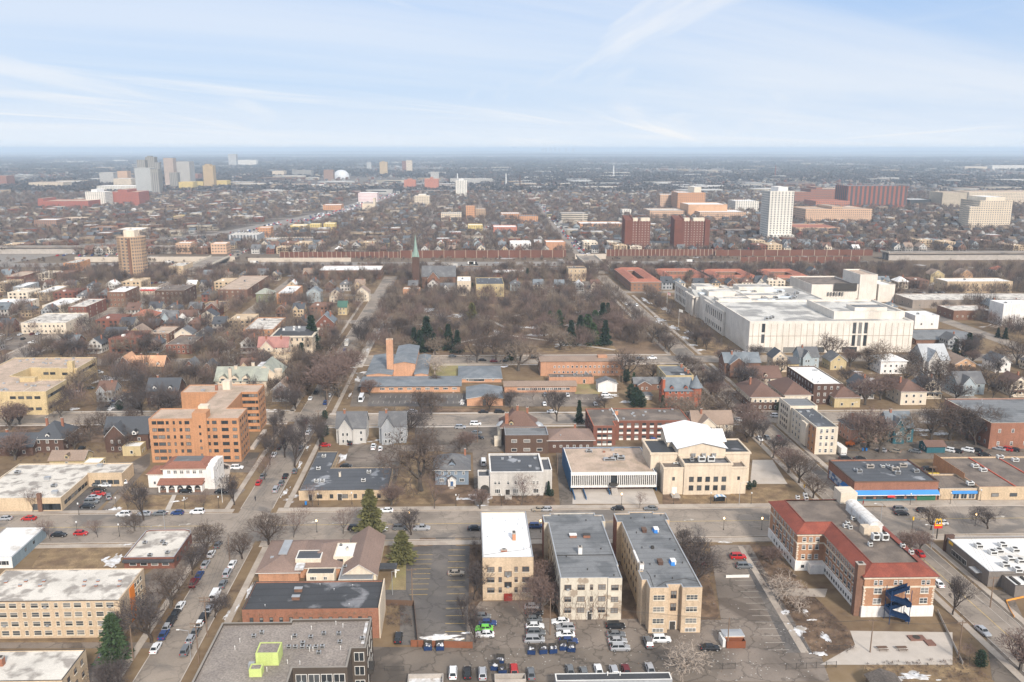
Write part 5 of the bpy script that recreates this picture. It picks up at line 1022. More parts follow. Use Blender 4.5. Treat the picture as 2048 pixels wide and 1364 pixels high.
b=house('church_hall','small tan hall with ribbed grey gable roof and snow pile beside it','hall',934,1006,812,797,20,TB,RB,'gf',1.3,'ribbed grey gable hall',0,h=3.6); b.wall_wins('n',b.r[0]+7.5,b.r[0]+9,b.r[2],0,[.2],1,1.6,3,'d'); b.done()
b=house('school_wing','long low orange brick wing with tan shingle roof and ribbon of white windows','school wing',1009,1153,785,772.5,9.5,B_SALMON,S_TAN,'gs',1.2,'long low orange brick wing',0,h=3.2); b.wall_wins('n',b.r[0]+6,b.r[1]-3,b.r[2],0,[1.1],13,1.9,1.3,'wD',.2); b.done()
b=house('school_wing','low dark roofed annex with cluttered roof joining the long orange wing','school wing',1098,1188,768,754,8,B_SALMON,R_BRN,'fl',None,None,0,h=3.6); b.z=3.3; scatter(b,8,4); b.wall_wins('n',b.r[1]-6,b.r[1]-4,b.r[2],0,[.2],1,1.2,2.2,'w'); b.done()
b=house('apartment_building','long two storey orange brick block with tan roof facing the park street','apartment block',1081,1247,752,723,13,B_SALMON,S_TAN,'gs',1.0,'long two storey orange brick block',0); b.wall_wins('n',b.r[0]+6,b.r[1]-2,b.r[2],0,[1.4,4.4],15,1.1,1.2,'w',.3,pw=(1,4,1)); b.pbox('roof_box',*[b.r[0]+b_ for b_ in (31,36)],b.r[2]+4,b.r[2]+7,b.top-.5,b.top+1.0,B_SALMON); b.done()
b=house('stone_house','low brown house with grey roofs and cream gable behind the evergreens','house',1270,1328,783,772,9,B_BROWN,S_GREY,'x',2.4,'low brown house',2,h=3.4); b.done()
b=house('mansion','tan mansion with pale flat roof, dark roof patch and red chimneys beside the street','mansion',1330,1386,786,760,20,W_YEL,R_GREY,'fl',None,'tan flat roofed mansion',4,h=9); u0,u1,v0,v1=b.r; b.pbox('dark_patch',u0+4,u1-.6,v0+1,v0+8,8.7,8.76,R_BLACK); [b.chimney(x,y,8.6,10.6,1,1) for x,y in ((u0+12,v0+17),(u1-2,v0+9),(u1-1.5,v0+5))]; b.pbox('snow_cover',u0+8,u0+10,v0+2,v0+4,8.7,8.85,SNOW); b.done()
b=house('red_stone_mansion','red sandstone mansion with slate roof, pointed dormers and round corner turret','mansion',1329,1385,815,781,12,brick('red_sandstone',(.38,.11,.06)),S_SLATE,'gs',4.6,'red sandstone mansion',4,dorm=2,chim=0); u0,u1,v0,v1=b.r; RS=MATS['red_sandstone']; b.chimney(u0-.5,v0+2,0,b.top+.5,1.2,2.5,RS); mb=MB(); mb.lathe([(2.7,-.2),(2.7,9.6)],16,(u1+1.6,v0+1.8),0); mb.lathe([(3.4,9.5),(2.2,11.2),(.9,13.6),(.1,15)],16,(u1+1.6,v0+1.8),1); b.part(mb,'turret',[RS,S_SLATE]); b.done()
b=house('timbered_house','half timbered brown and white house with steep gables beside the corner','house',1388,1470,878,858,12,W_CREAM,S_TAN,'x',4.4,'half timbered corner house',2,h=5.6,chim=1); u0,u1,v0,v1=b.r; mb=MB(); [mb.box(u0+k*1.6,u0+k*1.6+.22,v0+.1+(u1-u0)*.18-.14,v0+(u1-u0)*.18,.2,5.4) for k in range(int((u1-u0)/1.6))]; b.part(mb,'timber_framing',BRT); b.done()
# east of the right hand street
AP=[('cream and white four storey apartment block with dark roof beside the street corner',(1633,1677,909,854,815),W_CREAM,R_DBLUE,4,3,'white cornered apartment block'),
('dark brick three storey apartment block with bright white roof behind the timbered houses',(1628,1687,809,768,732),B_DARK,R_WHITE,3,4,'dark brick white roofed apartments'),
('large brick building with long grey roof near the right edge behind bare trees',(1983,2260,898,846,797),B_RUST,R_GREY,2,10,'large grey roofed brick building')]
for lab,ft,wm,rm,fl,n,ld in AP:
    b=FB('apartment_building',lab,'apartment block',ft,wm,rm,fl,n,1.1,1.6,'wH',land=ld,side='l',pt=CREAM); scatter(b,6,n,'vvh')
    if fl==4:
        u0,u1,v0,v1=b.r; b.flat((u0-.6,u1+2.4,v1+.3,v1+13),b.h+.6,W_CREAM,R_GREY,.5,pt=CREAM,name='back_wing'); b.wall_wins('l',v1+1,v1+12,u0-.6,0,rows(4,b.h),4,1.2,1.5,'b'); b.pbox('yellow_corner',u0-.08,u0,v0+.05,v0+7,0,b.h-.6,B_ORANGE); b.pbox('balconies',u0-1.2,u0-.1,v0+7,v0+12,1,b.h-1,W_CREAM)
    b.done()
HS=[ # label, cat/name, px0,px1,yb,ye,depth,wall,roof,kind,rise,land,wins,h,dorm,chim
('half timbered house with dark hedge and broad brown hipped roof, nearer the street','timbered_house',1500,1560,821,795,22,B_DARK,S_BROWN,'hip',5.0,'timbered house by the hedge',5,6.5,0,1),
('half timbered house with brown hipped roof beside the dark brick apartments','timbered_house',1567,1622,815,795,22,B_DARK,S_BROWN,'hip',4.6,'timbered house beside the brick apartments',4,6.2,0,0),
('brown roofed timbered house with small dormer behind the two hipped ones','timbered_house',1500,1562,778,762,14,W_CREAM,S_BROWN,'gs',4.4,None,4,5.8,1,0),
('brick house with broad grey slate roof, front gable and white door arch','brick_house',1452,1524,756,728,14,B_BROWN,S_SLATE,'x',4.2,'grey slated brick house',3,None,0,1),
('cream stone gable house in front of museum','stone_house',1544,1573,744,715,9,W_STONE,S_DARK,'gf',3.6,'cream stone gable house',2,None,0,0),
('small yellow house with dark roof beside the cream stone gable house','house',1575,1597,742,727,9,W_YEL,S_DARK,'gs',2.6,None,2,None,0,0),
('grey twin gabled house with blue side in front of museum','house',1601,1640,738,715,12,W_LBLUE,S_GREY,'x',4.4,'twin gabled grey house',2,None,0,1),
('pale yellow gabled house with grey roof left of the white hipped house','house',1660,1692,740,722,11,W_YEL,S_GREY,'gf',3.6,'pale yellow gabled house',2,None,0,0),
('white hip roofed villa with square bay windows seen through bare branches','villa',1760,1812,748,722,12,W_WHITE,R_WHITE,'hip',2.6,'white hip roofed villa',4,None,0,0),
('large pale grey shingled victorian with pointed tower roof','victorian_house',1850,1902,750,722,18,W_LGREY,roofmat('silver_shingle',(.40,.41,.42),lines=(.5,.1,2)),'x',7,'pale grey towered victorian',3,None,0,0),
('tan clapboard house with orange gable front near the right edge','house',1908,1950,748,728,16,wallmat('apricot_siding',(.55,.34,.20)),S_TAN,'gf',3.2,'tan clapboard house',2,None,0,0),
('teal and white gingerbread house with grey cross gables','victorian_house',1918,1974,792,769,13,W_LBLUE,S_GREY,'x',4.6,'teal and white gabled house',3,None,0,0),
('cream house with dark brown hip roof and deep porch','house',1800,1852,810,783,14,W_CREAM,S_BROWN,'hip',4.2,'cream brown roofed house',3,None,0,1),
('bright teal house with slate gable behind the parked cars','house',1780,1830,888,858,13,W_TEAL,S_SLATE,'x',5.2,'bright teal house',2,None,0,1),
('grey roofed house with pink porch hidden behind a wide bare tree','house',1700,1762,886,858,12,W_PINK,S_GREY,'hip',3.8,'pink porched house',2,None,0,1),
('teal garage with low brown roof beside blue bins','garage',1853,1890,906,894,6,W_TEAL,S_BROWN,'gs',1.4,'teal garage',0,2.8,0,0),
('white gabled house near right edge with grey roof','house',1990,2020,745,725,12,W_WHITE,S_GREY,'gf',3.6,'white gabled house by the right edge',2,None,0,0),
('brown house with tan hipped roof under pink grey branches','house',1668,1720,815,795,14,W_YEL,S_BROWN,'hip',4.2,None,2,None,0,0),
# left side
('dark brick house with charcoal hip roof, pale dormer and tall chimneys, far left','brick_house',66,128,905,878,14,B_DARK,S_DARK,'hip',5.2,'dark brick charcoal roofed house',3,None,1,2),
('long dark brick house with low charcoal roof at left edge','brick_house',-20,66,912,893,12,B_DARK,S_DARK,'gs',3.6,None,3,None,0,1),
('dark victorian with mustard yellow trim, gables and charcoal roof','victorian_house',205,292,905,872,13,B_DARK,S_DARK,'x',5.4,'mustard trimmed victorian',3,None,2,0),
('yellow sided rear extension with flat white roof beside mustard trimmed victorian','house',246,282,912,893,6,W_YEL,R_WHITE,'fl',None,None,1,None,0,0),
('brown roofed garage with cream dormer behind the tan shop row','garage',100,168,935,922,8,W_YEL,S_TAN,'gs',2.4,'brown roofed garage with the dormer',1,3.0,1,0),
('small yellow garage with bright white roof behind the tan shop row','garage',165,200,940,928,6,W_YEL,R_WHITE,'fl',None,None,0,2.8,0,0),
('brick mansion with orange clay roof, white dormers and curved gables','mansion',262,328,752,738,10,B_BROWN,S_ORG,'gs',4.4,'orange roofed brick mansion',6,5.5,3,2),
('brick wing with curved gable and twin arched windows left of orange roofed mansion','mansion',236,263,750,735,12,B_BROWN,S_ORG,'gf',4.6,None,2,5.5,0,0),
('dark brick mansion with charcoal roof, white pediment and two arched dormers','mansion',296,358,812,781,11,B_DARK,S_DARK,'gs',4.6,'charcoal roofed mansion',5,None,2,1),
('narrow red brick house with pointed gable between charcoal mansion and castle like mansion','brick_house',403,430,763,740,10,B_RED,S_DARK,'gf',3.8,'narrow red brick house',2,None,0,0),
('red brick gable house with white side wall behind charcoal mansion','brick_house',369,392,758,735,10,B_RED,S_GREY,'gf',3.6,None,2,None,0,0),
('dark blue house with white painted lettering like trim under bare trees','house',393,425,690,668,9,W_SLATE,S_DARK,'gf',3.4,'dark blue trimmed house',2,None,0,0),
('white victorian with dark roof and turret gable on left','victorian_house',208,248,690,672,11,W_WHITE,S_DARK,'x',4.2,'white dark roofed victorian',2,None,0,0),
('yellow house with blue triangular gable beside white victorian','house',255,292,690,668,12,W_YEL,S_TAN,'gf',4.2,'yellow blue gabled house',3,None,0,0),
('cream gabled house with grey roof left of dark blue house','house',350,385,688,668,10,W_CREAM,S_GREY,'gf',3.6,None,2,None,0,0),
('light blue house with grey gables near red roofed house','house',322,352,655,636,11,W_LBLUE,S_GREY,'x',4,None,2,None,0,0),
('house with red orange hipped roof above dark walls','house',266,312,650,632,12,B_BROWN,S_TERRA,'hip',3.6,'red orange hipped house',3,None,0,1),
('white house with maroon cross gable roof on the left','house',355,392,652,634,11,W_WHITE,S_BROWN,'x',3.6,None,2,None,0,0),
('cream gabled house with dark blue roof beside the dark blue one','house',400,432,650,632,10,W_CREAM,S_DARK,'gf',3.6,None,2,None,0,0),
('blue grey pillared victorian with porch facing camera, middle of three','victorian_house',614,642,606,585,11,W_LBLUE,S_SLATE,'gf',3.6,'pillared blue grey victorian',3,None,0,0),
('cream victorian with grey roof between blue grey and tan gabled ones','victorian_house',659,684,606,587,11,W_CREAM,S_GREY,'gf',3.4,None,3,None,0,0),
('cream and tan gabled victorian with tan front gable near tall trees','victorian_house',711,738,603,585,12,W_CREAM,S_TAN,'gf',4.0,'tan gabled victorian',3,None,0,0),
('olive green house with green windows between brick apartments','house',513,545,605,587,11,W_GREEN,S_GREEN,'hip',3.4,None,3,None,0,0),
('white dormered house with pale roof above the park trees','house',880,915,592,578,11,W_WHITE,S_GREY,'x',4.0,'white dormered house above the park',2,None,0,0),
('low brick house with pale flat roof above left of park','house',806,840,590,578,10,B_SALMON,R_GREYW,'fl',None,None,2,None,0,0),
('red brick gothic house with slate roof and turret among trees','brick_house',634,668,672,645,12,B_RED,S_SLATE,'gf',5.2,'red brick gothic house',2,None,0,2),
('yellow house with dark green roof beside red brick gothic house','house',676,694,630,614,10,W_YEL,S_GRN2,'gs',3.6,None,2,None,0,0),
('tan house with tan roof behind right museum wing','house',1860,1888,565,549,11,W_YEL,S_TAN,'gf',4,None,2,None,0,0),
('orange gabled house near car park on right','house',1918,1945,563,548,11,wallmat('apricot_siding',(.55,.34,.20)),S_TAN,'gf',4,None,2,None,0,0),
('red roofed house near right edge above the brick school','house',1988,2012,552,540,10,W_CREAM,S_TERRA,'hip',3.4,None,2,None,0,0),
]
for lab,nm,a,c_,yb,ye,dp,wm,rm,kd,rs,ld,wn,hh,dm,ch in HS:
    b=house(nm,lab,{'mansion':'mansion','garage':'garage','villa':'villa'}.get(nm,'house'),a,c_,yb,ye,dp,wm,rm,kd,rs,ld,wn,hh,dm,ch)
    if nm=='timbered_house' and wm is B_DARK: b.pbox('timber_panel',b.r[0]+.3,b.r[1]-.3,b.r[2]-.06,b.r[2]-.004,b.h-2.5,b.h-.4,W_CREAM); b.pbox('timber_panel',b.r[0]-.06,b.r[0]-.004,b.r[2]+.3,b.r[3]-.3,b.h-2.5,b.h-.4,W_CREAM)
    b.done()
# castle like mansion
b=house('mansion','castle like limestone mansion with pale green slate roofs and stepped gables','mansion',432,534,793,762,14,W_STONE,S_GREEN,'gs',5.2,'castle like limestone mansion',7,8,0,0); u0,u1,v0,v1=b.r
b.gable((u1-9,u1+5,v0+6,v0+24),8.6,W_STONE,S_GREEN,5.4,.3,ax='v',name='main_wing'); [b.dormer(u0+x,v0-.1,7,3.6,2.2,5,W_STONE,S_GREEN) for x in (4,9.5,15)]; b.pbox('roof_snow',u1-6.5,u1-2,v0+9,v0+19,12.0,12.6,SNOW); [b.chimney(u0+x,y,8,14,1.4,1.2,W_STONE) for x,y in ((7.5,v0+.6),(9,v0+6),(16,v0+12))]; mb=MB(); mb.lathe([(1.8,0),(1.8,11),(2.1,11),(2.1,12)],8,(u1+4.6,v0+6.6)); b.part(mb,'corner_tower',W_STONE); b.wall_wins('r',v0+7,v0+22,u1+5,0,[1.5,5],4,1.4,2.2,'c'); b.done()
b=house('mansion','limestone house with pink clay roof and white chimneys behind castle like mansion','mansion',515,575,724,706,12,W_STONE,S_PINK,'x',5,'pink roofed limestone house',4,8,0,2); b.done()
# palazzo and flat roofed blocks on the left
b=FB('mansion','pale stone palazzo with bracketed cornice, dark hip roof and white chimneys','mansion',(543,624,716,672,656),W_STONE,R_BLACK,3,7,1.2,1.8,'c',land='pale stone palazzo',corn=(CREAM,.8,.8),h=11.5); u0,u1,v0,v1=b.r; b.hip((u0+.6,u1-.6,v0+.6,v1-.6),b.h,None,R_BLACK,1.8,.2,flat_top=3.5); b.pbox('roof_deck',u0+5,u1-5,v0+5,v1-5,b.h+1.7,b.h+2.1,R_GREY); [b.chimney(u0+x,v0+y,b.h,b.h+3.4,1.2,.8,WMET) for x,y in ((6,6),(12,6),(11,12),(14,12))]; b.done()
FL=[('yellow brick three storey flats with snow streaked white roof behind palazzo',(486,546,686,659,635),B_ORANGE,R_GREYW,3,5,'yellow brick flats'),
('red brick three storey flats with grey roof and white banded side wall',(331,383,708,689,670),B_RED,R_BRN,2,5,'red brick flats with the white side'),
('brown brick flats with tan flat roof behind yellow gabled house',(297,337,690,667,652),B_BROWN,R_TAN,3,4,'brown brick flats'),
('orange brick flats with dark stair slot and white roof',(553,586,608,587,571),B_ORANGE,R_WHITE,3,3,'orange brick flats with the stair slot'),
('long tan walk up flats with brown roof and brick front',(435,494,604,579,551),B_BROWN,R_TAN,3,5,'long tan walk up flats'),
('low yellow brick flats with brown gravel roof among trees',(402,444,627,612.5,602),B_TAN,R_BRN,2,4,None),
('long two storey cream apartments with grey roof beside the big car park',(41,131,668,646,626),W_CREAM,R_GREYW,2,10,'long cream apartments by the car park'),
('dark red brick apartments with cream corner strips and patched grey roof',(136,172,638,613.5,597),B_RED,R_GREYW,3,4,'dark red apartments with cream corners'),
('tan apartments with white roof beside the dark red apartments',(84,131,625,611,596),W_CREAM,R_WHITE,3,4,None),
('white roofed building touching the left edge among trees',(-40,35,628,612,597),W_CREAM,R_WHITE,2,5,None),
('square brown brick apartments with tan corner piers and white roof',(214,250,614,584,572),B_BROWN,R_WHITE,3,4,'square brown brick apartments'),
('tan brick row with white roof and regular side windows',(69,99,602,585,571),B_TAN,R_WHITE,3,3,None),
('blue grey block with white roof near the left edge',(25,47,596,573.5,564),W_GREY,R_WHITE,3,2,'blue grey block near the left edge'),
('cream row building with bright roof in front of orange apartments',(123,142,575,566,554),W_CREAM,R_WHITE,2,2,None),
('orange brick apartments with pale roof beside the freeway',(126,153,545,526,518),B_ORANGE,R_GREYW,3,4,'orange apartments by the freeway'),
('red brown brick block with tan roof at left edge beside freeway',(5,42,570,553,542),B_RED,R_TAN,2,4,None),
('dark brick old apartments with bay fronts beside the petrol station',(309,368,610,581,569),B_DARK,R_BRN,3,6,'dark brick bay fronted apartments'),
('tan building with many small windows right of round tower',(337,366,553,532,524),B_TAN,R_GREYW,2,3,None),
('long brick row with white roof stretching along the freeway',(637,761,559,540.6,531),B_BROWN,R_WHITE,2,10,'long white roofed brick row'),
('yellow stone classical block above the park trees',(952,1008,594,568,555),W_YEL,R_DBLUE,2,6,'yellow stone block above the park'),
('pale stone building with white roof left of yellow stone block',(914,942,592,562,553),W_STONE,R_WHITE,2,3,None),
('grey building with white roof and garage door below the church',(882,915,548,532,527),W_LGREY,R_GREYW,1,1,None),
('tan three storey flats with brown corners beside the right street',(1137,1173,562,537,532),B_TAN,R_BRN,3,4,'tan flats beside the right street'),
('low brown flats behind the upper car park',(1070,1128,552,540,533),B_BROWN,R_BRN,2,5,None),
('low brick building with white roof left of upper trees',(985,1050,556,545,539),B_RED,R_WHITE,1,6,None),
('long brown brick building with flat roof right of church',(908,985,552,543,533),B_BROWN,R_BRN,1,7,None),
('brick school with rows of white framed windows near right edge',(1895,2026,586,563,556),B_TAN,R_WHITE,2,14,'brick school near the right edge'),
('long white roofed college hall with concrete end at right',(1826,2120,617,600,587),wallmat('brown_concrete',(.30,.25,.21)),R_GREYW,1,12,'long white roofed college hall'),
('tan columned college block with grey roof behind bare trees',(1908,1988,640,621,610),B_BROWN,R_GREYW,1,7,None),
('plain white annex block right of museum',(1831,1879,658,631,622),W_WHITE,R_WHITE,1,2,'plain white annex'),
('modern white gallery with dark glass at right edge',(2008,2120,652,608,600),W_WHITE,R_WHITE,1,4,'modern white gallery at the right edge'),
]
for lab,ft,wm,rm,fl,n,ld in FL:
    b=FB('apartment_building' if fl>1 else 'flat_roofed_building',lab,'apartment block' if fl>1 and 'school' not in lab and 'college' not in lab else 'building',ft,wm,rm,fl,n,1.2,1.4,'c',land=ld,par=.4,pt=CREAM if wm in (B_DARK,B_RED,B_BROWN) else None,scol=3); scatter(b,5,len(lab)); b.done()
# low dark-roofed hall right of the museum
b=house('low_hall','low brown hall with wide grey roof and twin lit lamps right of museum','hall',1832,1960,690,680,28,B_BROWN,R_GREY,'gs',1.4,'low brown hall',0,3.4,0,0); b.done()
# petrol station canopy
u,v=G(320,622,4.5); t=empty('station_canopy',W(u,v)); tag(t,'flat white petrol station canopy with red sign beside diagonal street','canopy'); mb=MB(); mb.box(-11,11,-4,4,4.4,5.1); mb.build('canopy_roof',R_WHITE,t); 
for x in (-8,0,8):
    for y in (-2,2): mb=MB(); mb.box(x-.2,x+.2,y-.2,y+.2,0,4.4); mb.build('post',METAL,t)
u,v=G(290,582,3); b=Bld('shop_building','low shop with bright red slanted sign band','shop',u-8,u+14,v,v+14); b.flat((u-8,u+14,v,v+14),4.2,W_CREAM,R_WHITE,.3); b.pbox('sign_band',u-4,u+13,v-.3,v-.02,3,4.4,mat('sign_red',(.60,.04,.03),.5)); b.done()
# museum
def at(px,py,z): return G(px,py,z)
zM=16.; uL=at(1448,623,zM)[0]; vL=at(1448,623,zM)[1]; vT=at(1352,560,zM)[1]
a0,a1,av0,av1,ah=fit(1500,1828,706,643,606)
b=Bld('museum_building','large white stone museum with many flat roofs, colonnaded street front and skylights','museum',uL,a1,av0,vT,'large white museum')
R_MUS=roofmat('museum_roof',(.56,.54,.50),(.30,.29,.275),.50,.07,.05,lines=(4,.15,1))
vLE=at(1414,601,zM)[1]
b.flat((a0,a1,av0,av1+10),ah,W_MUS,R_MUS,1.0,th=.8,name='front_block'); b.flat((uL,a0-.05,vL,vLE+4),zM,W_MUS,R_MUS,.8,name='corner_block',corn=(W_MUS,1.2,.5)); b.flat((a0+.1,a1-18,av1+10.1,vT-40),ah-2,W_MUS,R_MUS,.8,name='middle_block')
c0=uL-1.5; vp0=at(1396,591,zM)[1]; vp1=vp0+38; b.flat((c0+2.5,a0+.1,vLE+4.1,vT),zM-.8,W_MUS,R_MUS,.7,name='street_block'); b.gable((c0,c0+34,vp0,vp0+24),zM-1,W_MUS,roofmat('standing_seam_grey',(.45,.44,.41),lines=(2.2,.2,0)),3,.5,ax='u',name='portico_wall'); 
mb=MB(); [mb.lathe([(.8,1),(.7,zM-2.5),(.95,zM-2)],10,(c0-1.6,vp0+3+k*3.5)) for k in range(6)]; b.part(mb,'columns',W_MUS); b.pbox('portico_beam',c0-2.4,c0+.1,vp0+.5,vp0+23.5,zM-2,zM-.6,W_MUS)
b.pbox('skylight',c0+8,c0+26,vp0+14,vp0+18,zM+1.1,zM+1.9,mat('skylight_panel',(.62,.66,.68),.3))
kv=av0+11; k0,k1=at(1672,625,ah+3.5)[0],at(1816,625,ah+3.5)[0]; b.flat((k0,k1,kv,kv+42),ah+3.6,W_MUS,R_MUS,1.2,name='upper_block',th=1.0); b.flat((k0+16,k0+36,kv+8,kv+20),ah+4.6,W_MUS,R_GREY,.4,z0=ah+2,name='roof_drum')
for q in range(27): x=a0+2+(a1-a0-4)*q/26; b.pbox('facade_joint',x-.14,x+.14,av0-.1,av0-.008,1.5,ah-1.4,mat('stone_joint',(.42,.36,.29)))
b.pbox('facade_band',a0,a1,av0-.1,av0-.012,ah*.53,ah*.53+.3,mat('stone_joint',(.42,.36,.29))); b.wall_wins('n',a0,a1,av0,0,[6,12.5],1,2,5.2,'d',xs=[.085]); b.wall_wins('n',a0,a1,av0,0,[4,11.5],3,2,6.6,'d',xs=[.64,.675,.71]); b.wall_wins('n',a0,a1,av0,0,[.2],4,9,3.2,'d',xs=[.1,.26,.42,.62])
b.wall_wins('l',vL+2,vLE+3,uL,0,[8.5],9,1.8,5,'d'); b.wall_wins('l',vL+2,vLE+3,uL,0,[2],9,1.6,2.6,'d'); b.wall_wins('l',vp0+24,vT-3,c0+2.5,0,[8,2],10,1.6,4,'d')
b.hip((uL+3,uL+13,vL+6,vLE+2),zM-.7,None,mat('standing_seam_grey',(0,0,0)),2.0,.2)
for q,(fa,fb,ga,gb,hh_) in enumerate(((.06,.34,.10,.24,1.6),(.06,.30,.40,.58,2.6),(.36,.66,.30,.46,1.2),(.40,.72,.62,.80,3.0),(.04,.22,.74,.92,1.8),(.30,.36,.2,.9,.9),(.5,.53,.1,.85,.8))):
    L_,D_=a1-18-a0,vT-40-av1; b.flat((a0+L_*fa,a0+L_*fb,av1+10+D_*ga,av1+10+D_*gb),ah-2+hh_,W_MUS,R_MUS,.4,z0=ah-3,name='raised_roof')
r=random.Random(6)
for i in range(7): x,y=r.uniform(a0+6,a1-24),r.uniform(av1+4,vT-46); b.pbox('roof_skylight',x-6,x+6,y-2,y+2,ah-2.6,ah-1.5,MATS['skylight_panel'])
for i in range(10): x,y=r.uniform(a0+4,a1-24),r.uniform(av1+12,vT-46); b.ac(x,y,ah-2.8,3,2.4,2,METAL)
for p in ((1533,637),(1540,636),(1545,634)): b.ac(*at(*p,ah),ah-1,2,1.6,1.8,METAL)
b.done()
# theatre and college group behind the museum
b=Bld('theatre_building','white windowless theatre with tall fly tower and dark roofed auditorium behind museum','theatre',*[at(1624,600,0)[0],at(1791,600,0)[0]],at(1700,603,0)[1],at(1700,603,0)[1]+50,'white theatre with the fly tower')
t0,t1,tv0,tv1,th=fit(1721,1756,604,549,538); b.flat((t0,t1,tv0,tv1),th,W_MUS,R_TAN,1); q0,q1,qv0,qv1,qh=fit(1624,1719,604,569,552); b.flat((q0,q1-.1,qv0,qv1),qh,W_MUS,R_BRN,1,name='auditorium'); q0,q1,qv0,qv1,qh=fit(1758,1791,604,569,560); b.flat((q0,q1,qv0,qv1),qh,W_MUS,R_WHITE,1,name='side_block'); b.wall_wins('n',*[fit(1624,1719,604,569,552)[i] for i in (0,1)],tv0,0,[5],6,1.2,3,'d',12); b.pbox('dark_recess',t0-20,t0-2,tv0-.3,tv0-.02,9,15,DKT); b.done()
# ---------------------------------------------------------------- churches, towers and far blocks
u,v=G(833,575); th=bis(lambda m:PR(u,v,m)[1]>513,0,90); tp=bis(lambda m:PR(u,v,m)[1]>469,0,120); nh=10
b=Bld('church','dark red brick church with tall pointed pale green spire and grey nave roof','church',u-4,u+36,v-3,v+22,'red church with the green spire')
b.flat((u-3,u+3,v-3,v+3),th,B_DARK,R_GREY,.5,name='tower'); SP=mat('copper_green_spire',(.24,.33,.28),.7,var=.15); mb=MB(); mb.lathe([(2.9,th-.2),(2.3,th+3),(1.3,th+(tp-th)*.45),(.1,tp)],8,(u,v)); b.part(mb,'spire',SP)
for x in (-2.4,2.4): mb=MB(); mb.lathe([(.9,th-.2),(.05,th+5)],6,(u+x,v-2.4)); b.part(mb,'pinnacle',SP)
b.gable((u+5,u+34,v-2,v+16),nh,B_BROWN,S_GREY,8,.5,ax='u',name='nave_wall'); b.gable((u+10,u+20,v-9,v+20),nh-1,B_BROWN,S_GREY,6,.4,ax='v',name='transept'); b.done()
def tower(name,label,cat,ft,wm,rm,land=None,h=None,pent=None,name2=None):
    u0,u1,v0,v1,hh=fit(*ft,h=h); v1=min(v1,v0+max(14,min(60,(u1-u0)*1.0)))
    b=Bld(name,label,cat,u0,u1,v0,v1,land); b.flat((u0,u1,v0,v1),hh,wm,rm,.8)
    if pent: b.flat((u0+(u1-u0)*pent[0],u0+(u1-u0)*pent[1],v0+2,v1-2),hh+pent[2],wm if len(pent)<4 else pent[3],rm,.4,z0=hh-1,name='penthouse')
    b.h=hh; return b
WG=lambda n,c,*a,**k:wgrid(n,c,*a,**k)
g_tan=WG('tan_gridded_wall',(.42,.29,.19),2.9,2.95); TBK=brick('tower_brick',(.16,.06,.042)); g_red=WG('red_gridded_wall',(.16,.06,.042),3.4,2.9,wa=.35,wz=.35,lit=(.4,.36,.32)); g_wht=WG('white_gridded_wall',(.66,.62,.55),4.2,3,wa=.4,wz=.55); g_gry=WG('grey_gridded_wall',(.44,.42,.39),3.4,3); g_ora=WG('orange_gridded_wall',(.50,.26,.14),3.6,3.1,wa=.4,wz=.4); g_sal=WG('salmon_gridded_wall',(.55,.36,.24),3.2,3.4,wa=.5,wz=.4); g_cream=WG('cream_gridded_wall',(.60,.50,.38),3.4,3.2,wa=.45,wz=.45); g_con=WG('concrete_gridded_wall',(.30,.285,.26),5,60,wa=.5,wz=.97,lit=(.17,.165,.16)); g_rib=WG('banded_brick_wall',(.30,.12,.08),40,3.8,wa=.97,wz=.4,lit=(.16,.13,.12)); g_yel=WG('yellow_gridded_wall',(.60,.46,.18),3.2,3.2,wa=.4,wz=.5)
# round tan tower with rings
u,v=G(270,556); th=bis(lambda m:PR(u,v,m)[1]>473,0,90); r_=G(297,556)[0]-u
b=Bld('apartment_tower','round sided tan apartment tower with balcony rings and cream penthouse beside freeway','apartment tower',u-r_,u+r_,v-r_,v+r_,'round tan tower')
mb=MB(); prof=[]
for k in range(16): z0=k*th/16; prof+=[(r_,z0),(r_,z0+th/16-.5),(r_+.45,z0+th/16-.5),(r_+.45,z0+th/16)]
mb.lathe(prof,12,(u,v)); b.part(mb,'wall',g_tan); b.flat((u-5,u+5,v-4,v+5),th+6,W_CREAM,R_WHITE,.4,z0=th-1,name='penthouse'); mb=MB(); mb.box(u+1,u+3.2,v-r_-.8,v-r_+.6,0,th-1); b.part(mb,'stair_slot',B_BROWN); b.done()
for a,c_,ld,side in ((1250,1301,'red brick tower nearer the middle','left'),(1349,1410,'red brick tower nearer the white tower','right')):
    u0,u1,v0,v1,hh=fit(a,c_,502,438,434); m_=(u1-u0); d=16
    b=Bld('apartment_tower','dark red slab tower with slanted caps, '+side+' one of the pair behind freeway wall','apartment tower',u0,u1,v0,v0+d,ld,group=None)
    b.flat((u0+m_*.27,u1-.02,v0,v0+d),hh-2,g_red,R_TAN,.6)
    for x0,x1,dh,vv in ((0,.27,0,-2),(.27,.30,1,-1),(.5,.56,-1,-.6)): mb=MB(); x0=u0+m_*x0;x1=u0+m_*x1; mb.box(x0,x1,v0+vv,v0+d+2,-.2,hh-1+dh); mb.add([(x0,v0+vv,hh-1+dh),(x1,v0+vv,hh-1+dh),(x1,v0+d+2,hh+3+dh),(x0,v0+d+2,hh+3+dh),(x1,v0+d+2,hh-1+dh),(x0,v0+d+2,hh-1+dh)],[(0,1,2,3),(1,4,2),(0,3,5),(4,5,3,2)]); b.part(mb,'brick_fin',TBK)
    if side=='right': b.pbox('brick_fin',u1-.01,u1+m_*.16,v0-2,v0+d+2,-.2,hh-1,TBK)
    b.pbox('roof_cap',u0+m_*.32,u0+m_*.5,v0-.3,v0+6,hh-2.4,hh+1.2,W_CREAM); b.pbox('roof_cap',u0+m_*.62,u1-.6,v0-.3,v0+6,hh-2.4,hh+1.2,W_CREAM); b.done()
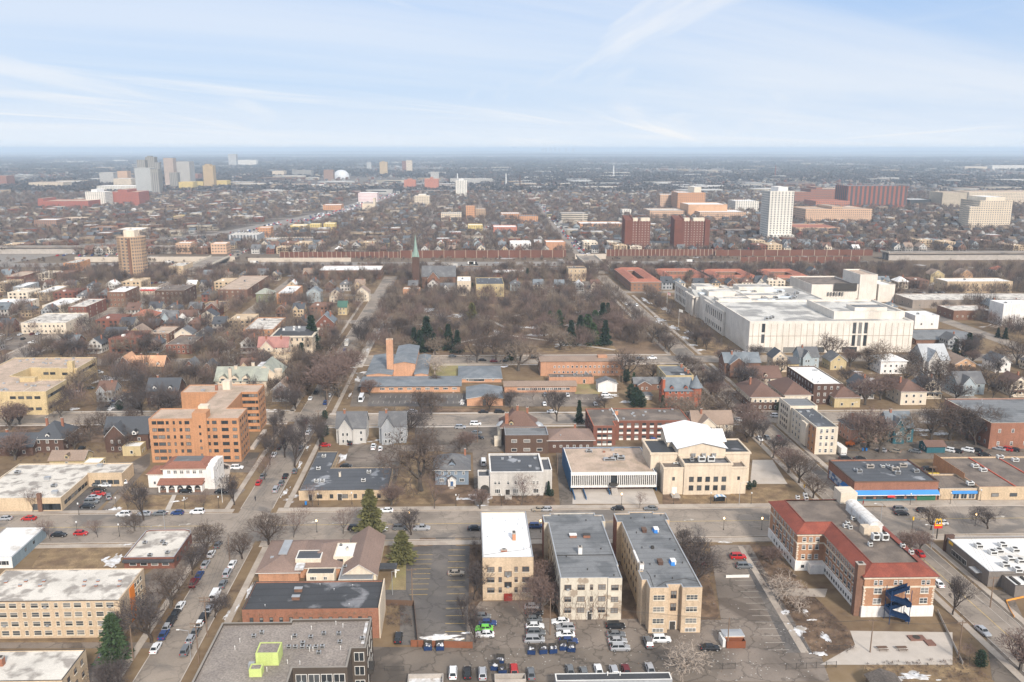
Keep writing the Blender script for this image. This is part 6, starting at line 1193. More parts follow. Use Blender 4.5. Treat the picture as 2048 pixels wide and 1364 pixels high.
b=tower('apartment_tower','tall white apartment tower with columns of dark windows right of red pair','apartment tower',(1541,1589,483,382,379),g_wht,R_WHITE,'tall white tower',pent=(.35,.75,5,W_WHITE)); b.pbox('podium',b.r[0]+4,b.r[1]+2,b.r[2]-8,b.r[2],0,9,g_wht); b.done()
b=tower('apartment_tower','broad cream slab tower near the right edge with side wings','apartment tower',(1960,2026,459,401,397),g_cream,R_WHITE,'cream slab tower',pent=(.2,.8,5,W_CREAM)); b.flat((b.r[0]-14,b.r[0]-.1,b.r[2],b.r[2]+16),b.h*.8,g_cream,R_WHITE,.5,name='wing'); b.done()
FT=[ # label, fit, wall, roof, pent, land
('long red brick hospital with dark glass bays and tall centre strip',(1696,1816,415,372,368),WG('striped_brick_wall',(.27,.09,.06),9,60,wa=.5,wz=.92,lit=(.07,.07,.075)),R_GREY,None,'striped red hospital'),
('banded maroon brick hospital block left of striped red one',(1622,1695,406,378,373),g_rib,R_TAN,(.15,.32,4),'banded maroon hospital block'),
('lower maroon brick wing joining white tower and banded block',(1590,1622,408,384,380),g_rib,R_TAN,None,None),
('pink brick u shaped hotel with scalloped front below hospital',(1612,1745,446,418,412),g_sal,R_TAN,(.4,.55,4),'pink brick hotel'),
('red brick older block above pink hotel',(1632,1700,418,402,397),WG('old_red_wall',(.42,.17,.11),3.5,3.4),S_TERRA,None,None),
('huge blank beige warehouse on the right horizon side',(1886,1935,414,385,380),brick('pale_warehouse',(.42,.36,.28)),R_TAN,None,'huge beige warehouse'),
('long beige parking hall running off the right edge',(1938,2180,410,384,380),g_cream,R_TAN,None,None),
('dark glass block between striped hospital and beige warehouse',(1820,1862,412,399,395),mat('dark_glass_wall',(.05,.055,.06),.3),R_WHITE,None,None),
('cream gridded medical block, left of the tall cream tower cluster',(1321,1353,420,389,385),g_sal,R_WHITE,None,'cream medical block'),
('apricot medical tower with dark window strips and white roof box',(1356,1411,424,385,380),g_ora,R_WHITE,(.6,.85,10,W_CREAM),'apricot medical tower'),
('broad apricot medical block with flat front below the medical tower',(1377,1455,437,409,403),wallmat('apricot_brick_wall',(.55,.33,.20)),R_WHITE,None,'broad apricot medical block'),
('low salmon hospital podium stretching right of apricot block',(1400,1492,440,424,418),g_sal,R_WHITE,None,None),
('low hospital podium with dark arcade left of apricot block',(1300,1372,436,421,415),g_sal,R_GREYW,None,None),
('white gridded office block right of the medical cluster',(1471,1518,424,402,397),g_wht,R_WHITE,None,'white gridded office block'),
('open concrete parking ramp with dark decks',(1123,1176,447,427,420),WG('ramp_wall',(.50,.44,.36),60,3.3,wa=.98,wz=.45,lit=(.06,.055,.05)),CONC,None,'open parking ramp'),
('long brick row with white roof right of parking ramp',(1160,1247,456,447,443),g_ora,R_WHITE,None,None),
('small white block between parking ramp and medical cluster',(1244,1263,433,419,415),g_wht,R_WHITE,None,None),
('orange brick block with broad wall beside the long street',(1039,1076,447,432,427),g_ora,R_GREY,None,None),
('low orange brick block above long street on its left',(1002,1040,438,427,421),g_ora,R_WHITE,None,None),
('white and cream tower with red brick slab to its left',(170,209,414,384,380),g_wht,R_WHITE,(.3,.6,5,W_WHITE),'white tower in the left cluster'),
('wide red brick slab tower right of the white one',(217,277,411,384,380),WG('bright_red_wall',(.34,.11,.08),3,3,wa=.35,wz=.4),R_TAN,(.3,.6,5),'wide red slab tower'),
('long low bright red brick block left of white tower',(75,176,418,402,398),WG('bright_red_wall',(.34,.11,.08),3,3,wa=.35,wz=.4),R_TAN,(.0,.1,5),'long low red block'),
('pale blue white office slab behind the red slab tower',(193,279,386,372,369),g_wht,R_WHITE,None,None),
('tallest grey concrete tower of the stepped far left cluster',(290,308,380,314,312),g_con,CONC,(.2,.6,3),'tallest stepped concrete tower'),
('stepped concrete tower with white panels, left of tallest',(273,289,382,320,318),g_con,CONC,None,None),
('stepped concrete tower with dark panels, right of tallest',(306,318,383,325,323),g_con,CONC,None,None),
('front concrete slab with white upper floors below tallest tower',(268,300,388,336,333),WG('white_panel_grid',(.48,.48,.46),2.6,2.8,wa=.5,wz=.55),CONC,None,None),
('dark concrete slab in front right of the tallest tower',(300,316,390,338,335),g_con,CONC,None,None),
('pinkish slab tower with flat crown right of stepped cluster',(326,345,375,316,313),WG('pinkish_wall',(.46,.36,.30),2.8,2.9),CONC,None,None),
('broad concrete slab stepping down right of pinkish tower',(346,378,373,323,320),g_gry,CONC,None,None),
('narrow grey slab below broad concrete slab',(338,354,378,345,342),g_con,CONC,None,None),
('slim golden tan tower right of the concrete cluster',(405,425,376,331,328),WG('golden_wall',(.50,.36,.20),2.6,2.9),CONC,(.2,.7,4),'slim golden tower'),
('low yellow block in front of golden tower, left part',(357,386,381,364,361),g_yel,R_TAN,None,None),
('low yellow block at the foot of golden tower',(390,406,376,363,361),g_yel,R_TAN,None,None),
('low yellow block right of the golden tower',(428,454,375,361,358),g_yel,R_TAN,None,None),
('red brick block behind the yellow blocks',(363,395,362,348,346),g_rib,R_TAN,None,None),
('grey slab left of the stepped cluster with pale side',(198,226,370,345,342),g_gry,CONC,None,None),
('pink topped slab left of the stepped cluster',(234,254,372,342,339),g_sal,CONC,None,None),
('white beige slab between pink topped slab and cluster',(226,262,376,357,354),g_cream,R_WHITE,None,None),
('dark maroon block at far left edge',(-20,12,373,352,350),g_rib,CONC,None,None),
('long cream warehouse with pink front on far left',(57,126,376,365,361),g_cream,R_TAN,None,None),
('tan tower left of the two on middle skyline',(759,774,351,324,322),WG('golden_wall',(.50,.36,.20),2.6,2.9),CONC,(.3,.6,4),'tan tower on the middle skyline'),
('pale tower with red brick half beside it on middle skyline',(812,824,345,321,319),g_cream,CONC,None,None),
('red brick half tower attached left of pale one',(804,812,343,322,320),g_red,CONC,None,None),
('small grey tower leftmost on the middle skyline',(733,742,338,325,323),g_gry,CONC,None,None),
('brown brick tower beside the white dome',(647,666,362,340,338),WG('brown_gridded',(.30,.18,.13),3,3),CONC,None,'brown tower beside the dome'),
('grey glass office slab left of brown tower',(584,622,353,341,339),g_con,CONC,(.0,.1,6),None),
('cream slab left of grey glass office',(544,568,353,342,340),g_cream,CONC,None,None),
('orange red apartment block left of its twin',(808,831,380,360,358),WG('orange_red_wall',(.46,.18,.12),3,3,wa=.3,wz=.4),R_TAN,(.3,.7,3),'orange red block'),
('orange red apartment block with grey tower behind',(849,877,380,358,355),WG('orange_red_wall',(.46,.18,.12),3,3,wa=.3,wz=.4),R_TAN,(.4,.6,5),None),
('grey tower rising behind orange red block',(861,877,366,344,342),g_gry,CONC,None,None),
('white gridded tower left of long grey low block',(911,934,391,361,358),g_wht,R_WHITE,(.3,.7,4,W_WHITE),'white gridded tower'),
('white building with pink window bands above grey church roof',(716,754,404,386,382),WG('pink_banded_wall',(.66,.60,.58),2.6,3.2,wa=.55,wz=.4,lit=(.45,.12,.14)),R_WHITE,None,'white pink banded building'),
('cream notched apartment block alone among trees',(829,859,413,392,388),g_cream,R_WHITE,(.25,.75,3,W_CREAM),'cream notched block'),
('tan brick block with cream roof band above yellow building',(932,950,441,412,406),g_ora,R_WHITE,None,'tan brick block with the cream band'),
('long tan brick wing right of tan brick block',(951,971,437,417,412),g_tan,R_WHITE,None,None),
('pale low apartments with many bays left of tan brick block',(882,923,442,427,422),g_cream,R_GREYW,None,None),
('bright yellow building with white roof among houses',(936,965,466,450,444),g_yel,R_WHITE,None,'bright yellow building'),
('long red brick building right of bright yellow one',(987,1034,468,454,448),WG('orange_red_wall',(.46,.18,.12),3,3,wa=.3,wz=.4),R_WHITE,None,None),
('white building with square black windows behind freeway wall',(1021,1062,503,485,481),WG('black_squares_wall',(.70,.68,.65),5,4.4,wa=.3,wz=.4,lit=(.04,.04,.045)),R_WHITE,'none','white building behind the wall'),
('orange brick building with white roof edge behind freeway wall',(1092,1131,504,484,478),B_SALMON,R_WHITE,None,None),
('grey roofed stone church with tall tower among houses',(724,750,420,407,400),W_STONE,S_SLATE,(.85,1,10,W_STONE),None),
('low brick shops with white roof left of grey church',(646,682,420,410,405),g_ora,R_WHITE,None,None),
('cream and red new apartments with white roof left of the bridge street',(351,381,508,486,474),g_sal,R_WHITE,None,'cream and red apartments'),
('second cream and red apartments with orange corner beside the bridge street',(421,452,508,487,472),g_sal,R_WHITE,None,None),
('grey striped new apartments behind cream and red ones',(455,515,487,470,458),WG('grey_striped_wall',(.45,.45,.45),4,30,wa=.4,wz=.9),R_GREYW,None,None),
('orange ended apartments behind the grey striped ones',(515,541,476,455,450),g_ora,R_WHITE,None,None),
('tan apartments with white roof, first of three in a row',(580,612,462,451,445),g_yel,R_WHITE,None,None),
('tan apartments with white roof, second of three in a row',(619,640,464,448,444),g_yel,R_WHITE,None,None),
('tan apartments with white roof, third of three in a row',(647,670,462,447,444),g_yel,R_WHITE,None,None),
('long low tan school building with small hip tower',(520,618,488,479,474),g_cream,R_BRN,None,'long low tan school'),
('brown brick offices with flat roof beside the freeway on left',(68,112,459,440,434),WG('brown_gridded',(.30,.18,.13),3,3),R_WHITE,None,None),
('long tan office with bay front above freeway at left',(120,160,446,437,433),g_cream,R_TAN,None,None),
('orange tan offices beside freeway ramp',(180,220,465,455,448),g_ora,R_GREY,None,None),
('cream building with white roof behind the round tower',(233,283,470,459,454),g_cream,R_WHITE,None,None),
('yellow tan mall with roof drum beside the crowded freeway',(338,379,442,436,430),g_yel,R_TAN,(.2,.5,3),None),
('brown roofed shopping centre beyond the freeway wall on right',(1455,1503,471,461,452),B_BROWN,R_TAN,None,None),
('sprawling terracotta roofed apartments below pink hotel',(1592,1680,467,455,443),g_sal,S_TERRA,None,'terracotta roofed apartments'),
('small modern grey house block with blue windows behind wall between red towers',(1300,1346,497,486,480),g_con,S_GREY,None,None),
('white roofed works hall on far middle plain',(1050,1120,358,354,351),g_wht,R_WHITE,None,None),
('long white sheds left of the flagstaff on far plain',(1200,1270,355,351,348),g_wht,R_WHITE,None,None),
('cream industrial hall on the far right plain',(1930,1975,340,333,331),g_cream,R_WHITE,None,None),
('white industrial tanks building at far right edge',(1985,2060,340,331,329),g_wht,R_WHITE,None,None),
('long pale stone works on the far left plain',(555,648,374,370,368),g_cream,R_WHITE,None,None),
('long grey low block right of white gridded tower',(900,985,368,358,356),g_gry,CONC,None,None),
('white stadium sheds on far left plain',(105,170,326,323,321),g_wht,R_WHITE,None,None),
('pale hall on the left plain beyond the concrete cluster',(225,250,324,320,319),g_wht,R_WHITE,None,None),
('white university blocks far left of centre',(474,512,332,320,318),g_wht,R_WHITE,None,None),
('grey far tower left of white university blocks',(456,471,333,308,307),g_gry,CONC,None,None)]
for lab,ft,wm,rm,pt,ld in FT:
    b=tower('apartment_tower' if (ft[2]-ft[3])>16 else 'city_building',lab,'tower' if (ft[2]-ft[3])>16 else 'building',ft,wm,rm,ld,pent=pt if pt!='none' else None); b.done()
# white dome
u,v=G(683,358); r_=G(699,358)[0]-u; b=Bld('domed_hall','white air supported dome on far plain','dome',u-r_,u+r_,v,v+r_,'white dome'); mb=MB(); mb.lathe([(r_,0)]+[(r_*math.cos(a*PI/16),8+28*math.sin(a*PI/16)) for a in range(8)],24,(u,v)); b.part(mb,'dome',mat('white_fabric',(.55,.56,.57),.6,var=.02),True); b.done()
# red tile roofed courtyard housing behind the museum
def court(label,px0,px1,yb,ye,yf,hole=True,land=None):
    u0,u1,v0,v1,h=fit(px0,px1,yb,ye,yf); b=Bld('courtyard_housing',label,'housing block',u0,u1,v0,v1,land); t=9
    for nm,r in (('wall',(u0,u1,v0,v0+t)),('rear_range',(u0,u1,v1-t,v1)),('left_range',(u0+.1,u0+t,v0+t+.1,v1-t-.1)),('right_range',(u1-t,u1-.1,v0+t+.1,v1-t-.1))): b.hip(r,h,WG('housing_brick',(.25,.14,.09),3.4,3.0,wa=.35,wz=.4),S_TERRA,2.2,.7,name=nm)
    b.done()
court('brick courtyard housing with terracotta hip roofs beside the right hand street',1262,1322,583,564,538,land='courtyard housing by the street')
court('brick courtyard housing with terracotta roofs, middle one behind museum',1330,1420,565,556,540)
court('terracotta roofed housing behind museum, right of the middle courtyard',1432,1520,568,556,541)
court('terracotta roofed housing right of museum roofs and left of white theatre',1548,1625,568,556,541)
# freeway walls and bridges
def wall(label,px0,px1,yb,yt,m_,posts,v=None,land=None,th=.6):
    u0,v0=G(px0,yb); u1=G(px1,yb)[0]
    # end points measured on the same grid line
    u1=bis(lambda q:PR(q,v0)[0]<px1,u0,u0+1500); h=bis(lambda m:PR(u0,v0,m)[1]>yt,0,60); o=empty('noise_wall',W((u0+u1)/2,v0)); tag(o,label,'wall'); org=((u0+u1)/2,v0,0)
    mb=MB(); mb.box(u0,u1,v0,v0+th,-.2,h); mb.build('panel',m_,o,org)
    if posts:
        mb=MB(); x=u0
        while x<u1: mb.box(x-.26,x+.26,v0-.4,v0-.02,-.2,h+.3); x+=posts
        mb.build('posts',mat('wall_post',(.42,.34,.27),.9),o,org)
    if land: LAND.append(((u0+u1)/2,v0,land))
FW=mat('rust_wall_panel',(.15,.065,.045),.9,var=.15,scale=.05,fine=.1); CW=mat('pale_retaining_wall',(.52,.45,.37),.9,var=.1)
wall('long rust red noise wall with pale posts along the freeway centre','560',0,0,0,FW,0) if False else None
wall('rust red noise wall with evenly spaced pale posts on the left stretch',560,800,516,504,FW,5.2,land='left stretch of the rust red wall')
wall('rust red noise wall with grouped pale posts behind green church spire',801,1132,516,501,FW,12,land='middle stretch of the rust red wall')
wall('rust red noise wall with dense pale posts below the two red towers',1213,1430,512,499,FW,4.6,land='right stretch of the rust red wall')
wall('rust red noise wall continuing right below the white tower',1431,1745,512,500,FW,14)
wall('second nearer rust red wall with pale posts behind terracotta housing',1480,1720,527,514,FW,9)
wall('pale concrete retaining wall below left noise wall',496,702,524,516,CW,0); wall('curved pale concrete wall beside right bridge',1150,1212,518,508,CW,0); wall('long pale concrete barrier left of the round tower and bridge',150,470,524,514,CW,0)
def bridge(label,u0,u1,v0,v1,z):
    o=empty('bridge',W((u0+u1)/2,v0)); tag(o,label,'bridge'); org=((u0+u1)/2,v0,0); mb=MB(); mb.box(u0,u1,v0,v1,z-1,z); mb.build('deck',ROAD,o,org); mb=MB(); [mb.box(x,x+.5,v0,v1,z,z+1.6) for x in (u0,u1-.5)]; mb.build('parapet',CREAM,o,org); mb=MB(); [mb.box(u0+1,u1-1,y,y+1.4,-.1,z-1) for y in (v0+2,(v0+v1)/2,v1-4)]; mb.build('piers',CONC,o,org)
bridge('street bridge with pale parapets over the freeway on the left',-272,-252,812,912,5.5); bridge('street bridge with pale railings over the freeway near right towers',118,138,812,912,5.5); bridge('long elevated freeway deck at the right edge',455,720,905,925,8); bridge('elevated ramp deck crossing at the far left',-620,-330,985,1003,8)
# distant downtown and masts
for k,(x,w_,t_) in enumerate(((1083,5,294.5),(1090,4,292.8),(1099,6,291.6),(1108,5,295),(1117,4,295.4),(1130,4,294),(1144,5,295.2))):
    u,v=G(x,306.); wd=w_/1700*v; t_=297+(t_-297)*.27; h=bis(lambda m:PR(u,v,m)[1]>t_,0,900); b=Bld('distant_tower',['faint skyline tower, leftmost of the faraway downtown','narrow faint skyline tower, second from left','tallest faint skyline tower in the faraway downtown','faint skyline tower just right of the tallest','short faint skyline tower in the middle gap','pointed faint skyline tower, second from right','faint skyline tower, rightmost of the faraway downtown'][k],'tower',u,u+wd,v,v+wd); b.flat((u,u+wd,v,v+wd*.8),h,g_gry,CONC,2,th=4); b.flat((u+wd*.3,u+wd*.7,v+wd*.2,v+wd*.6),h*1.04,g_gry,CONC,1,th=3,z0=h-3,name='crown'); b.done()
for lab,x,yb,yt,c_ in (('tall slim white mast on the far plain above the red towers',1227,352,331,WMET),('slim red brick smokestack on the right plain',1550,356,331,B_RED),('thin dark spire beside the far street',1040,376,350,B_DARK),('thin pale radio mast right of grey low block',1012,372,347,WMET),('thin pale mast above white gridded tower',915,360,347,WMET),('white water tower far left on the skyline',396,306,300,WHT),('second white water tower far left on the skyline',263,307,302,WHT)):
    u,v=G(x,yb); h=bis(lambda m:PR(u,v,m)[1]>yt,0,900); w_=v*.0009; t=empty('mast' if 'mast' in lab or 'spire' in lab else ('smokestack' if 'smoke' in lab else 'water_tower'),W(u,v)); tag(t,lab,'mast' if 'mast' in lab or 'spire' in lab else ('smokestack' if 'smoke' in lab else 'water tower')); mb=MB(); mb.tube((0,0,0),(0,0,h),w_,w_*.6,8); mb.build('shaft',c_,t)
    if 'water' in lab: mb=MB(); mb.lathe([(w_,h*.7),(w_*3,h*.8),(w_*3,h*.95),(w_,h)],12); mb.build('tank',c_,t)
# ---------------------------------------------------------------- automatic labels that single each thing out
ORD=['nearest','second nearest','third nearest','fourth nearest','fifth nearest','sixth nearest','seventh nearest','eighth nearest','ninth nearest','tenth nearest','eleventh nearest','twelfth nearest','thirteenth nearest','fourteenth nearest','fifteenth nearest','sixteenth nearest']
PEND=[]
def pend(o,desc,u,v,cat,group): PEND.append([o,desc,u,v]); tag(o,None,cat,group)
def label_all():
    by={}
    for o,d,u,v in PEND:
        best=min(LAND,key=lambda q:math.hypot(q[0]-u,(q[1]-v)))
        du,dv=u-best[0],v-best[1]; rel=('beyond' if dv>0 else 'on the near side of') if abs(dv)>abs(du)*1.2 else ('right of' if du>0 else 'left of')
        by.setdefault((d,rel,best[2]),[]).append((math.hypot(du,dv),o))
    for (d,rel,ph),L in by.items():
        L.sort(key=lambda q:q[0])
        for i,(_,o) in enumerate(L):
            base=f"{d} {rel} the {ph}"
            if len(L)>1:
                base=f"{d}, {ORD[min(i,15)]} {rel} the {ph}" if i<16 else f"{d}, {i+1}th nearest {rel} the {ph}"
            wds=base.split()
            o['label']=' '.join(wds[:16])
def freebox(u,v,m=0):
    return not any(a-m<u<b+m and c-m<v<d+m for a,b,c,d in OCC)
ROADS=[(-500,500,*NIC),(US[0]-3,US[1]+3,120,800),(UE[0]-2,UEn[1]+1,120,800),(US[0],500,*A1),(-400,US[0],A1[0]+6,A1[1]+6),(-500,500,*ST),(FR[0]-3,FR[1]+3,330,1000),(236,247,264,464),(330,342,264,800),(-165,-155,590,800),(-600,500,832,908)]+[(-500,US[0],a-1,b+1) for a,b in AV2]+[(133,460,699,713)]
def onroad(u,v,m=0): return any(a-m<u<b+m and c-m<v<d+m for a,b,c,d in ROADS)
# ---------------------------------------------------------------- trees
BARKS={'brown':mat('bark_brown',(.06,.046,.038),.95,var=.25,scale=1),'grey':mat('bark_grey',(.095,.08,.068),.95,var=.25,scale=1),'pink':mat('twig_pinkish',(.17,.118,.10),.95,var=.2,scale=.3),'tan':mat('twig_tan',(.20,.155,.118),.95,var=.2,scale=.3),'pale':mat('bark_pale',(.36,.30,.25),.9,var=.2,scale=1),'twig':mat('twig_brown',(.105,.078,.064),.95,var=.2,scale=.3),'dusk':mat('twig_dusky',(.088,.072,.068),.95,var=.2,scale=.3)}
def nrm(a): return a/np.linalg.norm(a)
def gen_tree(seed,up=.5,spread=.55,levels=5,kids=(3,4),trunk=.28,r0=.30,curl=.25,tw=.022,first=4):
    "10 m tall bare tree; returns trunk builder and twig arrays"
    r=random.Random(seed); rs=np.random.RandomState(seed); tb=MB(); V=[];T=[]
    def ribbon(p,q,w0,w1):
        d=nrm(q-p); a=nrm(np.cross(d,rs.normal(size=3))); b=len(V)
        V.extend([p-a*w0,p+a*w0,q+a*w1,q-a*w1]); T.append((b,b+1,b+2,b+3))
    def grow(p,d,L,rad,lv):
        seg=2 if lv<levels-1 else 1; q=p
        for i in range(seg):
            d2=nrm(d+rs.normal(size=3)*curl*.35+np.array([0,0,.12*up])); q2=q+d2*(L/seg); ra=rad*(1-.25*i/seg); rb=rad*(1-.25*(i+1)/seg)
            if lv<=1: tb.tube(q,q2,ra,rb,5,0,False)
            else: ribbon(q,q2,max(ra,tw),max(rb,tw*.8))
            q=q2; d=d2
            if lv<levels and lv>0 and i<seg-1 and r.random()<.7:
                s=nrm(np.cross(d,rs.normal(size=3))); grow(q,nrm(d*.6+s*spread*1.3),L*.55,rad*.45,lv+1)
        if lv>=levels: return
        n=first if lv==0 else r.randint(*kids); ph=r.random()*6.28
        a=nrm(np.cross(d,(.31,.2,.9) if abs(d[2])<.95 else (1,.1,0))); b=np.cross(d,a)
        for k in range(n):
            t=ph+2*PI*k/n+r.uniform(-.4,.4); sp=spread*r.uniform(.7,1.35)
            nd=nrm(d+(a*math.cos(t)+b*math.sin(t))*sp+np.array([0,0,.15*up])); grow(q,nd,L*r.uniform(.62,.82)*(1.55 if lv==0 else 1),rad*.62,lv+1)
    grow(np.array([0,0,-.3]),np.array([0,0,1.]),10*trunk,r0,0)
    V=np.array(V); zmax=V[:,2].max(); k=10/zmax; V=V*k; tb.v=[tuple(c*k for c in v) for v in tb.v]
    return tb,V,np.array(T)
TREES={}
def tree_kind(nm,bark,twig,**k):
    tb,V,T=gen_tree(**k); TREES[nm]=(tb.mesh('trunk',BARKS[bark]),npmesh('crown',V,T,[BARKS[twig]]),np.abs(V[:,:2]).max())
tree_kind('round_a','brown','twig',seed=1,spread=.60,levels=6,kids=(3,3),trunk=.20,first=5)
tree_kind('round_b','brown','dusk',seed=2,spread=.62,levels=6,kids=(2,4),trunk=.22,first=6,curl=.4)
tree_kind('elm','grey','twig',seed=3,spread=.75,levels=6,kids=(2,4),trunk=.24,curl=.5,up=.1,r0=.42)
tree_kind('elm_b','grey','tan',seed=4,spread=.80,levels=6,kids=(3,3),trunk=.2,curl=.45,up=.0,r0=.40)
tree_kind('pink','grey','pink',seed=5,spread=.60,levels=6,kids=(3,3),trunk=.16,first=6,curl=.3)
tree_kind('tall','brown','dusk',seed=6,spread=.42,levels=6,kids=(2,4),trunk=.24,first=4,up=1.,r0=.24)
tree_kind('young','grey','pink',seed=7,spread=.5,levels=5,kids=(3,3),trunk=.26,first=5,r0=.13)
tree_kind('pale','pale','pale',seed=8,spread=.75,levels=5,kids=(3,3),trunk=.14,first=5,r0=.2,curl=.6,up=0)
DESC={'round_a':'round crowned bare brown tree','round_b':'dense dark twigged bare tree','elm':'spreading bare elm like tree','elm_b':'spreading bare tree with tan twigs','pink':'bare tree with pinkish twigs','tall':'tall narrow bare tree','young':'slim young bare tree','pale':'pale barked bare tree'}
def tree(u,v,h,kind,label=None):
    t=empty('bare_tree',W(u,v),R.uniform(0,6.28)); k=h/10; wd={'tall':1.1,'young':1.15,'elm':1.02,'elm_b':1.1}.get(kind,1.22)*k*R.uniform(.92,1.1); t.scale=(wd,wd,k)
    tr,cr,_=TREES[kind]; mobj('trunk',tr,t); mobj('crown',cr,t); pend(t,DESC[kind],u,v,'tree','bare trees of the neighbourhood'); return t
NEED=[mat('needles_green',(.045,.075,.032),.9,var=.3,scale=.8),mat('needles_dark',(.022,.042,.024),.9,var=.3,scale=.8),mat('needles_olive',(.12,.115,.045),.9,var=.3,scale=.8)]
def conifer_mesh(seed,mi,wd=.26,n=1500,taper=1.,bush=0):
    rs=np.random.RandomState(seed); V=[];T=[]
    for i in range(n):
        z=rs.rand()**1.25; R_=wd*10*((1-z)**taper if not bush else math.sqrt(max(0,1-(2*z-1)**2))*.95+.05)*(.65+.45*rs.rand()); lump=.8+.25*math.sin(z*22+seed)
        a=rs.rand()*6.28; rr=R_*lump*(.35+.65*rs.rand()); c=np.array([rr*math.cos(a),rr*math.sin(a),.9+z*9.0-.25*rr]); d=nrm(np.array([math.cos(a),math.sin(a),-.35+.5*rs.rand()])+rs.normal(size=3)*.3); s=nrm(np.cross(d,rs.normal(size=3))); L=.55*(.6+.6*rs.rand()); w_=.22; b=len(V)
        V.extend([c-s*w_,c+s*w_,c+d*L+s*w_*.3,c+d*L-s*w_*.3]); T.append((b,b+1,b+2,b+3))
    tb=MB(); tb.tube((0,0,-.2),(0,0,9.2),.22,.03,6); return tb.mesh('trunk',BARKS['brown']),npmesh('crown',V,T,[NEED[mi]])
CON={'spruce':conifer_mesh(1,1,.20,1700),'pine':conifer_mesh(2,0,.28,1700,.6),'olive':conifer_mesh(3,2,.24,1700,.7),'bush':conifer_mesh(4,1,.30,1500,bush=1),'column':conifer_mesh(5,0,.16,1300,.5)}
def evergreen(u,v,h,kind,label=None,sx=1.):
    t=empty('evergreen_tree',W(u,v),R.uniform(0,6.28)); t.scale=(h/10*sx,h/10*sx,h/10); a,b=CON[kind]; mobj('trunk',a,t); mobj('crown',b,t)
    if label: tag(t,label,'tree','evergreen trees')
    else: pend(t,{'spruce':'dark pointed spruce','pine':'broad green pine','olive':'olive green pine','bush':'rounded evergreen bush','column':'columnar cedar'}[kind],u,v,'tree','evergreen trees')
def hpx(px,yb,yt): u,v=G(px,yb); return u,v,bis(lambda m:PR(u,v,m)[1]>yt,0,60)
